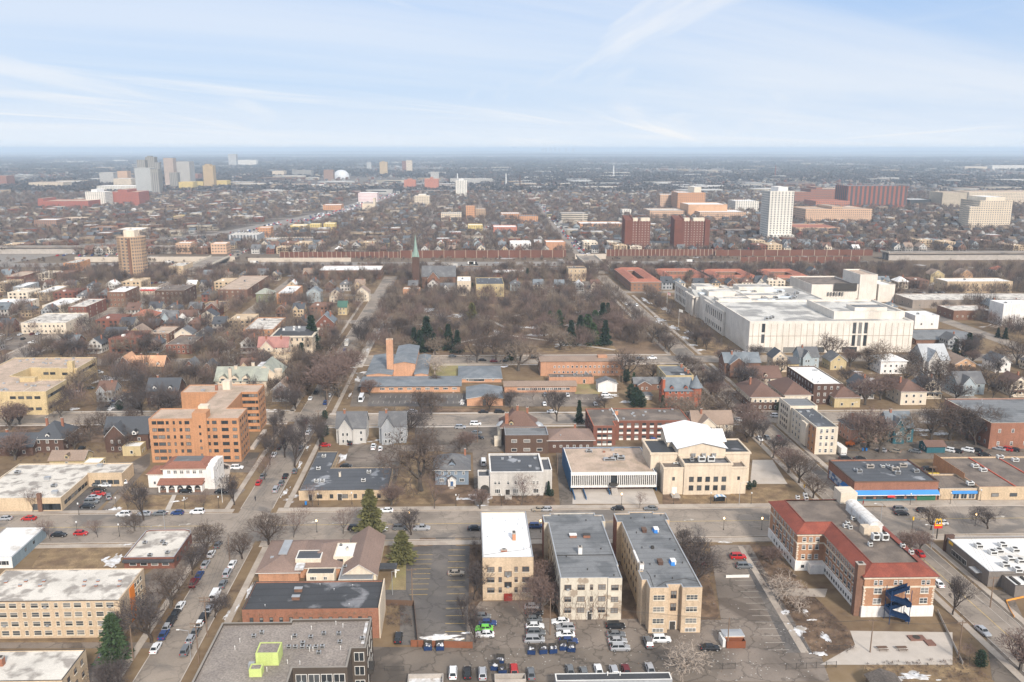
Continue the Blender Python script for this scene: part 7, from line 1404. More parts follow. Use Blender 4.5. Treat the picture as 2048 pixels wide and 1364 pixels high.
NT=[(538,1090,1018,'round_a'),(485,1118,1062,'round_a'),(412,1108,1038,'round_a'),(384,1150,1090,'round_b'),(340,1215,1130,'elm'),(303,1285,1195,'round_b'),(196,1075,1035,'young'),(100,1078,1035,'young'),(270,1062,1020,'elm'),(287,1040,960,'tall'),(408,1020,975,'young'),(66,1025,980,'young'),(255,1022,985,'young'),(822,1070,1020,'round_b'),
(587,1075,1015,'young'),(686,1068,1010,'young'),(625,1012,970,'young'),(783,1010,965,'pink'),(843,982,845,'elm'),(869,1018,950,'young'),(960,1018,975,'pink'),(1043,1010,950,'young'),(1278,1018,985,'young'),(1365,1100,1050,'round_b'),(1392,1140,1060,'round_b'),(1105,1225,1175,'young'),(1085,1225,1150,'pink'),(925,1240,1190,'tall'),(948,1200,1120,'tall'),(950,1285,1215,'tall'),(1370,1345,1280,'pale'),(1385,1180,1100,'round_b'),(1080,1190,1120,'pink'),(1055,1260,1190,'young'),
(240,1380,1310,'round_b'),(205,1375,1325,'round_b'),(430,1235,1190,'round_b'),(1975,1058,1015,'round_b'),(1862,1060,1010,'round_a'),(1815,1110,1060,'pink'),(1840,1100,1060,'pink'),(1905,1230,1150,'tall'),(1565,1200,1140,'pale'),(1600,1225,1190,'pale'),(2040,1340,1260,'pink'),(1720,1130,1080,'young'),(1545,1130,1090,'pink'),(1940,1330,1290,'young'),
(640,900,840,'tall'),(590,935,850,'tall'),(548,880,825,'tall'),(570,915,840,'tall'),(540,930,870,'tall'),(530,900,860,'round_a'),(610,885,830,'tall'),(530,960,905,'young'),(565,850,815,'tall'),(600,800,735,'elm'),(633,760,690,'elm'),(668,785,700,'pink'),(655,800,715,'pink'),(690,760,690,'pink'),(612,790,740,'round_b'),(720,700,640,'tall'),(560,790,750,'round_b'),
(842,825,770,'elm'),(862,830,775,'elm'),(1114,843,775,'tall'),(978,822,780,'round_a'),(1020,815,780,'round_b'),(1065,800,770,'young'),(1210,820,790,'round_b'),(740,790,755,'pink'),(815,870,810,'round_b'),(850,905,855,'elm'),(920,905,870,'elm'),(935,900,860,'pink'),(870,770,745,'round_a'),(868,750,705,'pale'),(955,725,660,'elm'),(990,722,655,'elm'),(1037,742,672,'elm_b'),(1010,720,670,'round_b'),(870,710,672,'elm_b'),(925,712,682,'young'),
(1370,850,790,'elm_b'),(1395,840,780,'elm_b'),(1415,835,780,'elm'),(1340,830,785,'elm_b'),(1430,800,740,'tall'),(1422,790,735,'tall'),(1440,845,795,'elm'),(1495,885,835,'round_a'),(1455,900,850,'round_b'),(1475,780,725,'round_b'),(1490,770,730,'elm'),(1305,760,720,'elm'),(1255,760,690,'elm'),(1660,720,660,'elm'),(1735,738,685,'elm'),(1768,740,680,'elm_b'),(1820,742,690,'elm'),(1760,800,745,'pink'),(1730,810,750,'pink'),(1775,790,750,'pink'),(1840,800,740,'round_b'),(1870,790,700,'elm'),(1735,900,815,'pink'),(1710,880,820,'pink'),(1760,905,835,'elm_b'),(1810,885,820,'elm_b'),(1860,880,800,'elm'),(1900,880,790,'elm'),(1930,880,800,'elm'),(1950,890,820,'round_b'),(1990,880,810,'elm'),(2020,800,745,'elm'),(2000,740,690,'elm'),(2035,730,670,'elm'),(1880,730,690,'elm_b'),(1920,720,670,'round_b'),(1950,700,665,'round_b'),
(55,825,790,'elm'),(30,920,860,'pink'),(265,850,810,'elm'),(20,860,800,'pink'),(40,850,805,'pink'),(120,836,790,'elm'),(205,822,795,'elm'),(210,860,815,'elm'),(180,880,825,'elm'),(225,900,845,'round_b'),(250,905,860,'elm'),(285,830,770,'round_b'),(320,840,770,'round_b'),(270,800,755,'elm'),(140,720,675,'round_b'),(165,715,680,'round_a'),(225,735,700,'pink'),(245,730,700,'elm'),(470,740,690,'elm'),(440,720,680,'elm'),(420,760,720,'round_b'),(620,750,700,'elm'),(590,780,730,'elm'),(345,820,780,'round_b'),(150,900,850,'elm'),(290,1010,985,'young'),(770,940,905,'young')]
for x,yb,yt,k in NT: u,v,h=hpx(x,yb,yt); tree(u,v,h,k)
for x,yb,yt,k in ((742,1078,978,'olive'),(805,1125,1062,'olive'),(230,1318,1228,'pine'),(1158,845,800,'spruce'),(1252,765,738,'bush'),(1268,815,785,'bush'),(1278,812,780,'bush'),(1262,800,768,'bush'),(1272,806,774,'bush'),(1285,815,790,'bush'),(1267,775,745,'column'),(1325,820,790,'column'),(1097,990,962,'spruce'),(1103,993,978,'bush'),(1498,980,962,'bush'),(1508,975,960,'bush'),(1960,1335,1300,'bush'),(1935,712,665,'spruce'),(1910,710,678,'spruce'),(1995,675,655,'spruce'),(2010,678,655,'spruce'),
    (854,700,632,'spruce'),(840,705,660,'spruce'),(829,700,655,'spruce'),(868,700,665,'spruce'),(897,700,648,'spruce'),(915,705,660,'spruce'),(880,690,655,'olive'),(944,650,605,'olive'),(948,640,610,'spruce'),(1015,665,648,'bush'),(1100,650,622,'pine'),(1118,655,620,'pine'),(1142,690,640,'spruce'),(1160,680,630,'spruce'),(1175,675,628,'pine'),(1190,660,620,'pine'),(1205,655,605,'spruce'),(1210,690,640,'spruce'),(1185,690,645,'pine'),(1025,720,690,'pine'),(870,590,568,'spruce'),(945,585,565,'spruce'),(1055,560,536,'spruce'),(1420,550,525,'spruce'),(605,730,685,'spruce'),(625,700,630,'spruce'),(240,820,800,'bush'),(650,840,820,'bush'),(652,872,850,'bush'),(645,890,865,'column'),(1560,825,800,'bush'),(1215,640,605,'spruce'),(1210,540,520,'pine'),(1380,560,540,'bush'),(1990,560,545,'pine')):
    u,v,h=hpx(x,yb,yt); evergreen(u,v,h,k,sx=1.35 if x in (742,230) else 2.0 if x==805 else 1.3 if k=='bush' else (1.5 if yb<760 else 1.15))
r=random.Random(21)
KS=['elm','elm_b','round_a','round_b','pink','tall']
cand=[]
for s_,u in ((-1,US[0]),(1,US[1]),(-1,UE[0]),(1,UE[1])):
    for a,b in ((270,352),(374,460),(484,688)):
        v=a+r.random()*8
        while v<b: cand.append((u+s_*(2.4+r.random()),v,8+5*r.random())); v+=9+9*r.random()
for i in range(150): cand.append((r.uniform(-60,116),486+(r.random()**.8)*205,10+6*r.random()))
for i in range(40): cand.append((r.uniform(136,152),r.uniform(486,690),8+4*r.random()))
for i in range(90): cand.append((r.uniform(-250,-82),r.uniform(380,560),8+6*r.random()))
for i in range(70): cand.append((r.uniform(142,330),r.uniform(380,480),8+6*r.random()))
stuffT=[]
cnt=len(NT)
cand=[c for c in cand if freebox(c[0],c[1],-1 if False else 1.5) and not onroad(c[0],c[1])]
cand.sort(key=lambda c:math.hypot(c[0],c[1]))
for c in cand:
    if cnt<300: tree(*c,r.choice(KS)); cnt+=1
    else: stuffT.append(c)
# ---------------------------------------------------------------- houses of the further blocks
HW=[('white',wallmat('off_white_siding',(.52,.50,.47))),('cream',W_CREAM),('grey',W_GREY),('pale yellow',W_YEL),('light blue',W_LBLUE),('brown brick',B_BROWN),('red brick',B_RED),('pale grey',W_LGREY),('tan',B_TAN)]
HR=[('grey',S_GREY),('charcoal',S_DARK),('brown',S_BROWN),('tan',S_TAN),('white',R_WHITE),('slate',S_SLATE)]
HC={}
def hmesh(kind,wi,ri):
    k=(kind,wi,ri)
    if k in HC: return HC[k]
    wm,rm=HW[wi][1],HR[ri][1]; a=MB(); b=MB(); w_,d,h=(8.5,11,5.6) if kind!='flat' else (15,20,8)
    def win(x0,x1,y,z0,z1): a.quad((x0,y,z0),(x1,y,z0),(x1,y,z1),(x0,y,z1),1)
    def winx(x,y0,y1,z0,z1,s): a.add([(x,y0,z0),(x,y1,z0),(x,y1,z1),(x,y0,z1)],[(0,1,2,3) if s>0 else (3,2,1,0)],1)
    a.box(-w_/2,w_/2,0,d,-.2,h,0,False)
    for z in ([.9,3.6] if h<6 else [.9,3.5,6]):
        for q in ((-.34,-.18),(.0,.14),(.26,.38)) if kind!='flat' else ((-.4,-.3),(-.2,-.1),(.1,.2),(.3,.4)): win(w_*q[0],w_*q[1],-.03,z,z+1.4)
        for s in (-1,1):
            for q in (.15,.4,.65,.85): winx(s*(w_/2+.03),d*q-.5,d*q+.5,z,z+1.3,s)
    def gab(x0,x1,y0,y1,z,rs,ax):
        o=.5; sl=rs/(((x1-x0) if ax=='v' else (y1-y0))/2)*o
        if ax=='v':
            m_=(x0+x1)/2; a.add([(x0,y0,z),(x1,y0,z),(m_,y0,z+rs)],[(0,1,2)])
            for s,x in ((-1,x0-o),(1,x1+o)): f=[(x,y0-o,z-sl),(m_,y0-o,z+rs),(m_,y1+o,z+rs),(x,y1+o,z-sl)]; g=[(p,q,t+.15) for p,q,t in f]; b.add(f+g,[(4,5,6,7) if s<0 else (7,6,5,4),(0,3,2,1),(0,4,7,3)]); b.add(f+g,[(0,1,5,4),(2,3,7,6)],1)
        else:
            m_=(y0+y1)/2; a.add([(x0,y0,z),(x0,y1,z),(x0,m_,z+rs)],[(0,2,1)]); a.add([(x1,y0,z),(x1,y1,z),(x1,m_,z+rs)],[(0,1,2)])
            for s,y in ((-1,y0-o),(1,y1+o)): f=[(x0-o,y,z-sl),(x0-o,m_,z+rs),(x1+o,m_,z+rs),(x1+o,y,z-sl)]; g=[(p,q,t+.15) for p,q,t in f]; b.add(f+g,[(4,5,6,7),(3,2,1,0),(0,4,7,3)]); b.add(f+g,[(0,1,5,4),(2,3,7,6)],1)
    if kind=='front': gab(-w_/2,w_/2,0,d,h,3.6,'v'); win(-.6,.6,-.04,h+.5,h+1.6); a.box(-w_/2+.4,w_/2-.4,-1.9,-.02,0,.4,0); b.box(-w_/2,w_/2,-2.1,-.05,2.6,2.8,0); [a.box(x-.1,x+.1,-1.9,-1.7,.4,2.6,2) for x in (-w_/2+.5,0,w_/2-.5)]
    elif kind=='side': gab(-w_/2,w_/2,0,d,h,3.8,'u'); b.box(-1.1,1.1,1.2,4,h+.4,h+2.0,0); a.quad((-.7,1.17,h+.7),(.7,1.17,h+.7),(.7,1.17,h+1.7),(-.7,1.17,h+1.7),1)
    elif kind=='hip':
        o=.6; X,Y0,Y1=w_/2+o,-o,d+o; b.add([(-X,Y0,h),(X,Y0,h),(X,Y1,h),(-X,Y1,h),(0,Y0+X,h+3.4),(0,Y1-X,h+3.4)],[(0,1,4),(1,2,5,4),(2,3,5),(3,0,4,5),(3,2,1,0)]); a.box(-.7,.7,.6,2.4,h+.2,h+1.7,0)
    elif kind=='cross': gab(-w_/2,w_/2,2,d,h,4,'u'); gab(-w_/2+.4,.8,-.02,7,h-.02,3.0,'v')
    else: b.box(-w_/2+.2,w_/2-.2,.2,d-.2,h-.3,h-.1); a.box(-w_/2,w_/2,0,.25,h-.01,h+.3,0); a.box(-w_/2,w_/2,d-.25,d,h-.01,h+.3,0); b.box(-3,-1.5,6,8,h-.1,h+.9,1)
    if kind!='flat': b.box(w_*.2,w_*.2+.7,d*.5,d*.5+.7,h+1,h+4.6,2)
    HC[k]=(a.mesh('wall',[wm,GL,WHT]),b.mesh('roof',[rm,WHT,BRICK_CH]),a,b); return HC[k]
HD={'front':'front gabled','side':'side gabled','hip':'hip roofed','cross':'cross gabled','flat':'flat roofed'}
lots=[]
def blockrow(u0,u1,v,face,step=13):
    u=u0
    while u<u1:
        lots.append((u+r.uniform(-1,1),v+r.uniform(-1.5,1.5),face)); u+=step*r.uniform(.9,1.35)
for a,b in ((383,460),(484,574),(594,688),(706,800)):
    blockrow(-250,-88,a+10,0); blockrow(-250,-88,b-22,1)
    blockrow(-420,-272,a+12,0,16); blockrow(-420,-272,b-24,1,16)
    if a>=706: blockrow(-60,112,a+8,0,15)
    blockrow(142,232,a+10,0) if a<470 else None; blockrow(252,325,a+10,0); blockrow(252,325,b-22,1); blockrow(345,420,a+10,0)
    if a>700: blockrow(142,320,a+12,0)
for i,vv in enumerate([958]+FARV):
    for us in ((-920,-810),(-800,-690),(-680,-570),(-560,-450),(-440,-275),(-250,-165),(-155,-65),(-55,25),(36,118),(140,230),(241,325),(336,435),(446,545),(556,655),(666,760),(770,860),(870,960)):
        for dv,f in ((14,0),(46,1),(76,0)):
            blockrow(us[0]+8+vv*.0,us[1]-6,vv+9+dv,f,14)
def inview(u,v): x,y=PR(u,v); return -60<x<2110
hc=0; farH=[]
lots=[q for q in lots if inview(q[0],q[1]) and freebox(q[0],q[1]+5,5) and not onroad(q[0],q[1]+5,5)]
keep=[]
for q in lots:
    if q[1]>900 and abs(q[0]-np.interp(q[1],[960,1110,1200,1500,1700,2600],[-500,-400,-325,-268,-235,-178]))<52: continue
    if q[1]>950 and r.random()<(.22 if q[1]<1300 else .5): continue
    keep.append(q)
keep.sort(key=lambda q:q[1])
for u,v,f in keep:
    kd=r.choices(['front','side','hip','cross','flat'],[4,2,3,2,1.2 if u>-100 else 3.])[0]; wi=r.choices(range(9),[4,4,3,1,1,5,2,4,4])[0]; ri=r.choices(range(6),[4,5,4,2,.5,2])[0]
    if kd=='flat': ri=r.choice((4,0,3)); wi=r.choice((1,5,6,8,8))
    if hc<235:
        a,b,_,_=hmesh(kd,wi,ri); w_=W(u,v); k=r.uniform(.88,1.12); t=empty('house' if kd!='flat' else 'flat_roofed_building',w_,RX); t.scale=(k,k,k); mobj('wall',a,t); mobj('roof',b,t)
        pend(t,f"{HW[wi][0]} {HD[kd]} house with {HR[ri][0]} roof" if kd!='flat' else f"{HW[wi][0]} flat roofed block",u,v,'house' if kd!='flat' else 'building','houses of the further blocks'); OCC.append((u-5,u+5,v-2,v+11)); hc+=1
    else: farH.append((u,v,kd,wi,ri))
# the far rest of the houses, one mass
V=[];Tq=[];mi=[]
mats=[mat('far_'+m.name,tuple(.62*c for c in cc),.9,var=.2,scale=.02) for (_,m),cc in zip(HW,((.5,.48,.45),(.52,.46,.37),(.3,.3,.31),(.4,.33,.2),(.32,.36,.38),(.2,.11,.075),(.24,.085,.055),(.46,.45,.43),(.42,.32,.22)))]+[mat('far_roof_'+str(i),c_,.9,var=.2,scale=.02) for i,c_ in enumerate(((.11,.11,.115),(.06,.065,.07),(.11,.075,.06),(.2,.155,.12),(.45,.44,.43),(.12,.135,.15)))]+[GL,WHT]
def addbox(u,v,w_,d,h,wi,ri,gable):
    x,y,_=W(u,v); b=len(V)
    V.extend([(x-w_/2,y,0),(x+w_/2,y,0),(x+w_/2,y+d,0),(x-w_/2,y+d,0),(x-w_/2,y,h),(x+w_/2,y,h),(x+w_/2,y+d,h),(x-w_/2,y+d,h)])
    Tq.extend([(b,b+1,b+5,b+4),(b+1,b+2,b+6,b+5),(b+3,b,b+4,b+7)]); mi.extend([wi]*3)
    if gable:
        rs=3.4; V.extend([(x,y-.4,h+rs),(x,y+d+.4,h+rs)]) if gable==1 else V.extend([(x-w_/2-.4,y+d/2,h+rs),(x+w_/2+.4,y+d/2,h+rs)])
        if gable==1: Tq.extend([(b+4,b+8,b+9,b+7),(b+8,b+5,b+6,b+9),(b+4,b+5,b+8,b+8)]); mi.extend([9+ri,9+ri,wi])
        else: Tq.extend([(b+4,b+5,b+9,b+8),(b+8,b+9,b+6,b+7)]); mi.extend([9+ri]*2)
    else: Tq.append((b+4,b+5,b+6,b+7)); mi.append(9+ri)
    V.extend([(x-w_*.25,y-.05,h*.45),(x+w_*.3,y-.05,h*.45),(x+w_*.3,y-.05,h*.7),(x-w_*.25,y-.05,h*.7)]); b=len(V)-4; Tq.append((b,b+1,b+2,b+3)); mi.append(15)
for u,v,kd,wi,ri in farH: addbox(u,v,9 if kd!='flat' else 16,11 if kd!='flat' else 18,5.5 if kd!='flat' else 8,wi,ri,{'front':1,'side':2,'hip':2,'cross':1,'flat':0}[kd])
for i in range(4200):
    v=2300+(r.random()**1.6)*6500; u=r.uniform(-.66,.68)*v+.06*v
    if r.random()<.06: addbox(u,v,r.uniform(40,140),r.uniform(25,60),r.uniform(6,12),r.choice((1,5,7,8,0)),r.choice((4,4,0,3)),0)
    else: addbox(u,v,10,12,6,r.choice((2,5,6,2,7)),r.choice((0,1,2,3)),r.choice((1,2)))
o=mobj('distant_houses',npmesh('distant_houses',V,Tq,mats,mi)); tag(o,'mass of small houses and sheds fading towards the horizon','houses',kind='stuff')
# ---------------------------------------------------------------- woodland mass beyond, one object
rs=np.random.RandomState(9)
def mass(P_,Hh,Wd,n,width,name,mats,label):
    N_=len(P_); c=P_[:,None,:]; th=rs.rand(N_,n)*2*PI; el=rs.rand(N_,n)**.8*1.35; L=(.55+.45*rs.rand(N_,n))
    base=np.stack([np.zeros((N_,n)),np.zeros((N_,n)),Hh[:,None]*.22*np.ones((1,n))],-1)+c
    tip=np.stack([np.cos(th)*np.cos(el)*Wd[:,None]*L,np.sin(th)*np.cos(el)*Wd[:,None]*L,Hh[:,None]*(.25+.75*np.sin(el)*L)],-1)+c
    mid=base+(tip-base)*.45; s=rs.normal(size=(N_,n,3)); s/=np.linalg.norm(s,axis=-1,keepdims=True); s*=width[:,None,None]
    V=np.stack([mid-s*.25,tip+s,tip-s*.7],2).reshape(-1,3); k=len(V)//3
    T=np.arange(len(V)).reshape(-1,3); mi=np.repeat(rs.randint(0,len(mats)-1,N_),n)
    tw=width*.6; Vt=np.stack([P_+np.stack([-tw,0*tw,0*tw],-1),P_+np.stack([tw,0*tw,0*tw],-1),P_+np.stack([0*tw,0*tw,Hh*.6],-1)],1).reshape(-1,3)
    T2=np.arange(len(Vt)).reshape(-1,3)+len(V); V=np.concatenate([V,Vt]); T=np.concatenate([T,T2]); mi=np.concatenate([mi,np.full(N_,len(mats)-1)])
    o=mobj(name,npmesh(name,V,T,mats,mi)); tag(o,label,'trees',kind='stuff')
def okf(u,v):
    if onroad(u,v,1) or not freebox(u,v,1): return False
    if v>905:
        if any(0<v-a<9 for a in FARV) : return False
        if abs(u-np.interp(v,[960,1110,1200,1500,1700,2600],[-500,-400,-325,-268,-235,-178]))<40: return False
        if abs(u-128-(v-905)*.029)<9: return False
    return True
pts=list(stuffT)
for i in range(5800):
    v=375+r.random()*455; u=r.uniform(-.66,.78)*v
    if -62<u<118 and v<700: continue
    if okf(u,v) and (r.random()<.85 or v>700) and not(-66<u<122 and v<710) and not(u>150 and u<330 and v<720): pts.append((u,v,8+7*r.random()))
for i in range(1300): u,v=r.uniform(-350,430),r.uniform(770,832); okf(u,v) and pts.append((u,v,7+7*r.random()))
for i in range(500): u,v=r.uniform(-560,430),r.choice((868,868,912,918,925)); pts.append((u,v+r.uniform(-2,2),2+4*r.random()))
for i in range(420): u,v=r.uniform(-62,118),r.uniform(490,700); okf(u,v) and pts.append((u,v,9+5*r.random()))
for i in range(25000):
    v=975+(r.random()**1.25)*1500; u=r.uniform(-.64,.68)*v+.04*v
    if okf(u,v): pts.append((u,v,7+5*r.random()))
A=np.array([(*W(u,v),h) for u,v,h in pts])
TM=[BARKS['twig'],BARKS['dusk'],BARKS['pink'],BARKS['tan'],BARKS['brown']]
nearm=A[:,1]<900
mass(A[nearm][:,:3],A[nearm][:,3],A[nearm][:,3]*.5,250,np.full(nearm.sum(),.085),'background_trees',TM,'mass of bare trees filling the blocks before the freeway')
mass(A[~nearm][:,:3],A[~nearm][:,3],A[~nearm][:,3]*.55,60,.18+.00008*A[~nearm][:,1],'distant_trees',TM,'mass of bare trees among the houses beyond the freeway')
n=24000; v=2350+(rs.rand(n)**1.5)*9500; u=(rs.rand(n)*1.36-.66)*v+.05*v; hh=9+5*rs.rand(n)
cl=np.sin(u*.004)+np.cos(v*.0031+u*.001)+rs.rand(n)*1.6; k=cl>-.1
FRT=mat('far_woodland',(.05,.05,.054),.95,var=.25,scale=.004)
mass(np.stack([u,v-SH*u,0*u],-1)[k],hh[k],14+v[k]*.004,14,1.2+.0011*v[k],'far_woodland',[FRT,BARKS['dusk'],FRT,FRT,FRT],'blue grey woodland reaching the horizon')
UG=[]
def brush(pts,n,h):
    P_=[G(*p) for p in pts]; us=[p[0] for p in P_]; vs=[p[1] for p in P_]; k=0
    while k<n:
        u,v=r.uniform(min(us),max(us)),r.uniform(min(vs),max(vs)); ins=False
        for (x0,y0),(x1,y1) in zip(P_,P_[1:]+P_[:1]):
            if (y0>v)!=(y1>v) and u<(x1-x0)*(v-y0)/(y1-y0)+x0: ins=not ins
        k+=1
        if ins: UG.append((u,v,h*r.uniform(.5,1.3)))
brush([(940,1295),(968,1295),(965,1085),(945,1085)],160,2.4); brush([(1487,1092),(1545,1092),(1600,1165),(1700,1262),(1715,1310),(1620,1310)],420,1.2); brush([(1070,1235),(1110,1235),(1090,1090),(1065,1090)],70,1.6); brush([(775,1255),(825,1255),(825,1212),(775,1212)],90,1.3)
brush([(1345,1100),(1420,1100),(1440,1230),(1410,1230)],120,1.4); brush([(985,1008),(1110,1008),(1105,992),(985,992)],70,.9); brush([(780,1012),(800,1012),(795,930),(785,930)],90,1.5); brush([(1730,1362),(1990,1362),(1930,1320),(1730,1328)],160,1.0); brush([(560,1090),(520,1140),(505,1170),(520,1170),(575,1090)],80,1.0)
brush([(1690,1160),(1880,1140),(1830,1070),(1780,1060)],60,1.4); brush([(1885,1160),(1910,1220),(1935,1310),(1950,1310),(1915,1180)],120,1.3); brush([(1660,895),(2040,895),(2040,868),(1660,872)],260,1.6); brush([(0,925),(290,925),(290,850),(0,850)],300,1.5); brush([(800,890),(890,890),(880,850),(800,850)],90,1.5); brush([(1530,1130),(1560,1180),(1535,1200),(1505,1130)],80,1.6)
for s2,uu in ((-1,US[0]),(1,US[1])):
    for k in range(60): UG.append((uu+s2*r.uniform(5.6,8),r.uniform(150,235),.8*r.random()+.3))
A=np.array([(*W(u,v),h) for u,v,h in UG if freebox(u,v,-.9)])
mass(A[:,:3],A[:,3],A[:,3]*.6,44,np.full(len(A),.035),'undergrowth',TM,'dry brown shrubs and brush along lots, gardens and alleys')
# low wooded ridges on the horizon
mb=MB(); rr=random.Random(2)
for vv,hh in ((14000,40),(22000,70),(34000,95)):
    x=-vv; P_=[]
    while x<vv*1.1: P_.append((x,hh*(.5+.22*math.sin(x*.0004+vv)+.12*math.sin(x*.0017)+.10*rr.random()))); x+=vv*.02
    for (xa,za),(xb,zb) in zip(P_,P_[1:]): mb.quad((xa,vv,-5),(xb,vv,-5),(xb,vv+700,zb),(xa,vv+700,za)); mb.quad((xa,vv+700,za),(xb,vv+700,zb),(xb,vv+3000,-5),(xa,vv+3000,-5))
o=mb.build('hills',FRT); o['kind']='structure'
# ---------------------------------------------------------------- vehicles
def paint(name,c,metal=.0): return mat('paint_'+name,c,.28,var=.03,metal=metal)
PT={'white':paint('white',(.72,.73,.74)),'silver':paint('silver',(.42,.43,.45),.3),'grey':paint('grey',(.16,.17,.18),.2),'black':paint('black',(.018,.019,.022)),'red':paint('red',(.40,.02,.02)),'blue':paint('blue',(.02,.05,.16)),'maroon':paint('maroon',(.13,.015,.02)),'tan':paint('tan',(.34,.29,.23),.2),'green':paint('lime_green',(.16,.55,.08)),'yellow':paint('yellow',(.70,.48,.04)),'brightblue':paint('bright_blue',(.03,.14,.50))}
CG=mat('car_glass',(.02,.024,.028),.08,var=0); TY=mat('tyre',(.02,.02,.02),.9,var=0); RIM=mat('wheel_rim',(.40,.40,.41),.4,var=0,metal=.5); HL=mat('headlight_lens',(.75,.75,.72),.2,var=0); TL=mat('tail_lens',(.35,.01,.01),.3,var=0)
VS={'sedan':dict(L=4.7,W=1.82,H=1.45,hood=.95,c=(.27,.38,.74,.90)),'suv':dict(L=4.8,W=1.92,H=1.75,hood=1.08,c=(.25,.34,.88,.97)),'hatch':dict(L=4.2,W=1.78,H=1.5,hood=.98,c=(.26,.38,.82,.96)),'minivan':dict(L=5.1,W=1.98,H=1.76,hood=1.05,c=(.17,.32,.90,.98)),'pickup':dict(L=5.6,W=2.0,H=1.85,hood=1.15,c=(.26,.34,.58,.62)),'van':dict(L=5.6,W=2.0,H=2.1,hood=1.2,c=(.12,.24,.985,1.)),'truck':dict(L=8.5,W=2.4,H=3.2,hood=1.5,c=(.0,.1,.24,.25)),'bus':dict(L=8.0,W=2.4,H=2.8,hood=1.2,c=(.0,.04,.985,1.))}
CM={}
def carmesh(t,colr):
    k=(t,colr)
    if k in CM: return CM[k]
    d=VS[t]; L,Wd,Hh,hd=d['L'],d['W'],d['H'],d['hood']; w=Wd/2; X=lambda q:L/2-q*L; body=MB(); gl=MB()
    # lower body: lofted rings with rounded nose and tail
    st=[(0,.34,hd*.62,.80),(.03,.24,hd*.80,.90),(.10,.20,hd*.90,.97),(.25,.20,hd,1.),(.55,.20,hd+.02,1.),(.80,.20,hd+.03,1.),(.94,.22,hd*.98,.97),(.985,.28,hd*.90,.90),(1.,.36,hd*.72,.82)]
    rings=[]
    for q,zb,zt,ww in st:
        x=X(q); y=w*ww; m_=(zb+zt)/2; rings.append([(x,-y*.90,zb),(x,-y,m_),(x,-y*.97,zt-.12),(x,-y*.84,zt),(x,y*.84,zt),(x,y*.97,zt-.12),(x,y,m_),(x,y*.90,zb)])
    vs=[p for rg in rings for p in rg]; n=8; fs=[(i*n+j,(i+1)*n+j,(i+1)*n+(j+1)%n,i*n+(j+1)%n) for i in range(len(st)-1) for j in range(n)]+[tuple(range(n)),tuple(range((len(st)-1)*n,len(st)*n))[::-1]]
    body.add(vs,fs,0)
    a,b_,c_,e=d['c']; z0=hd-.02; z1=Hh; yb=w*.86; yt=w*.70
    if t in('truck','bus','van'): yt=w*.82 if t!='van' else w*.78
    P_=[(X(a),yb,z0),(X(b_),yt,z1),(X(c_),yt,z1),(X(e),yb,z0)]
    cab=[(x,-y,z) for x,y,z in P_]+[(x,y,z) for x,y,z in P_]
    body.add(cab,[(0,1,2,3)[::-1],(4,5,6,7),(0,4,5,1)[::-1],(2,6,7,3)[::-1],(1,5,6,2)[::-1]],0)
    def pane(q,k_=.12,lift=.015):
        cx=sum(p[0] for p in q)/len(q);cy=sum(p[1] for p in q)/len(q);cz=sum(p[2] for p in q)/len(q); q2=[(cx+(x-cx)*(1-k_),cy+(y-cy)*(1-k_),cz+(z-cz)*(1-k_*1.3)) for x,y,z in q]
        nn=np.cross(np.subtract(q2[1],q2[0]),np.subtract(q2[2],q2[0])); nn=nn/np.linalg.norm(nn); c0=np.array((cx,cy,cz))-np.array((X((a+e)/2),0,(z0+z1)/2))
        if np.dot(nn,c0)<0: nn=-nn
        gl.add([tuple(np.array(p)+nn*lift) for p in q2],[tuple(range(len(q2)))],0)
    pane([cab[0],cab[4],cab[5],cab[1]],.10); pane([cab[3],cab[7],cab[6],cab[2]],.14)
    for s in (0,4):
        A,B_,C_,E=cab[s:s+4]; m0=tuple((B_[i]+C_[i])/2 for i in range(3)); m1=tuple((A[i]+E[i])/2 for i in range(3))
        if t in('van',): pane([A,B_,tuple(B_[i]*.8+C_[i]*.2 for i in range(3)),tuple(A[i]*.72+E[i]*.28 for i in range(3))],.14)
        elif t=='bus':
            for q in range(5): f=lambda P1,P2,k_: tuple(P1[i]*(1-k_)+P2[i]*k_ for i in range(3)); pane([f(A,E,q/5+.02),f(B_,C_,q/5+.02),f(B_,C_,q/5+.18),f(A,E,q/5+.18)],.16)
        elif t=='truck': pane([A,B_,C_,E],.25)
        else: pane([A,B_,m0,m1],.13); pane([m1,m0,C_,E],.13)
    if t=='truck': body.box(X(1),X(.27),-w,w,.9,Hh+.1,1)
    if t=='pickup': body.box(X(.97),X(.64),-w*.78,w*.78,hd-.04,hd+.012,2)
    wh=[];rims=[]
    for q in (.17,.80):
        for s in (-1,1):
            m_=MB(); r_=.34 if t not in('bus','truck') else .46; y=s*(w-.10)
            for ra,rb,m2,yo in ((r_,r_,0,.11),(r_*.6,r_*.6,1,.125)):
                m_.tube((X(q),y-s*.1,r_),(X(q),y+s*yo,r_),ra,rb,12,m2)
            wh.append(m_.mesh('wheel',[TY,RIM])); m_=MB(); m_.tube((X(q),y-s*.02,r_),(X(q),y+s*.14,r_),r_*.52,r_*.5,10); rims.append(m_.mesh('rim',RIM))
    lm=[]
    for s in (-1,1):
        m_=MB(); m_.box(L/2-.22,L/2-.02,s*w*.62-.18,s*w*.62+.18,hd*.58,hd*.76); lm.append(('headlight',m_.mesh('headlight',HL)))
        m_=MB(); m_.box(-L/2+.0,-L/2+.16,s*w*.66-.15,s*w*.66+.15,hd*.70,hd*.92); lm.append(('tail_light',m_.mesh('tail_light',TL)))
    one=MB(); 
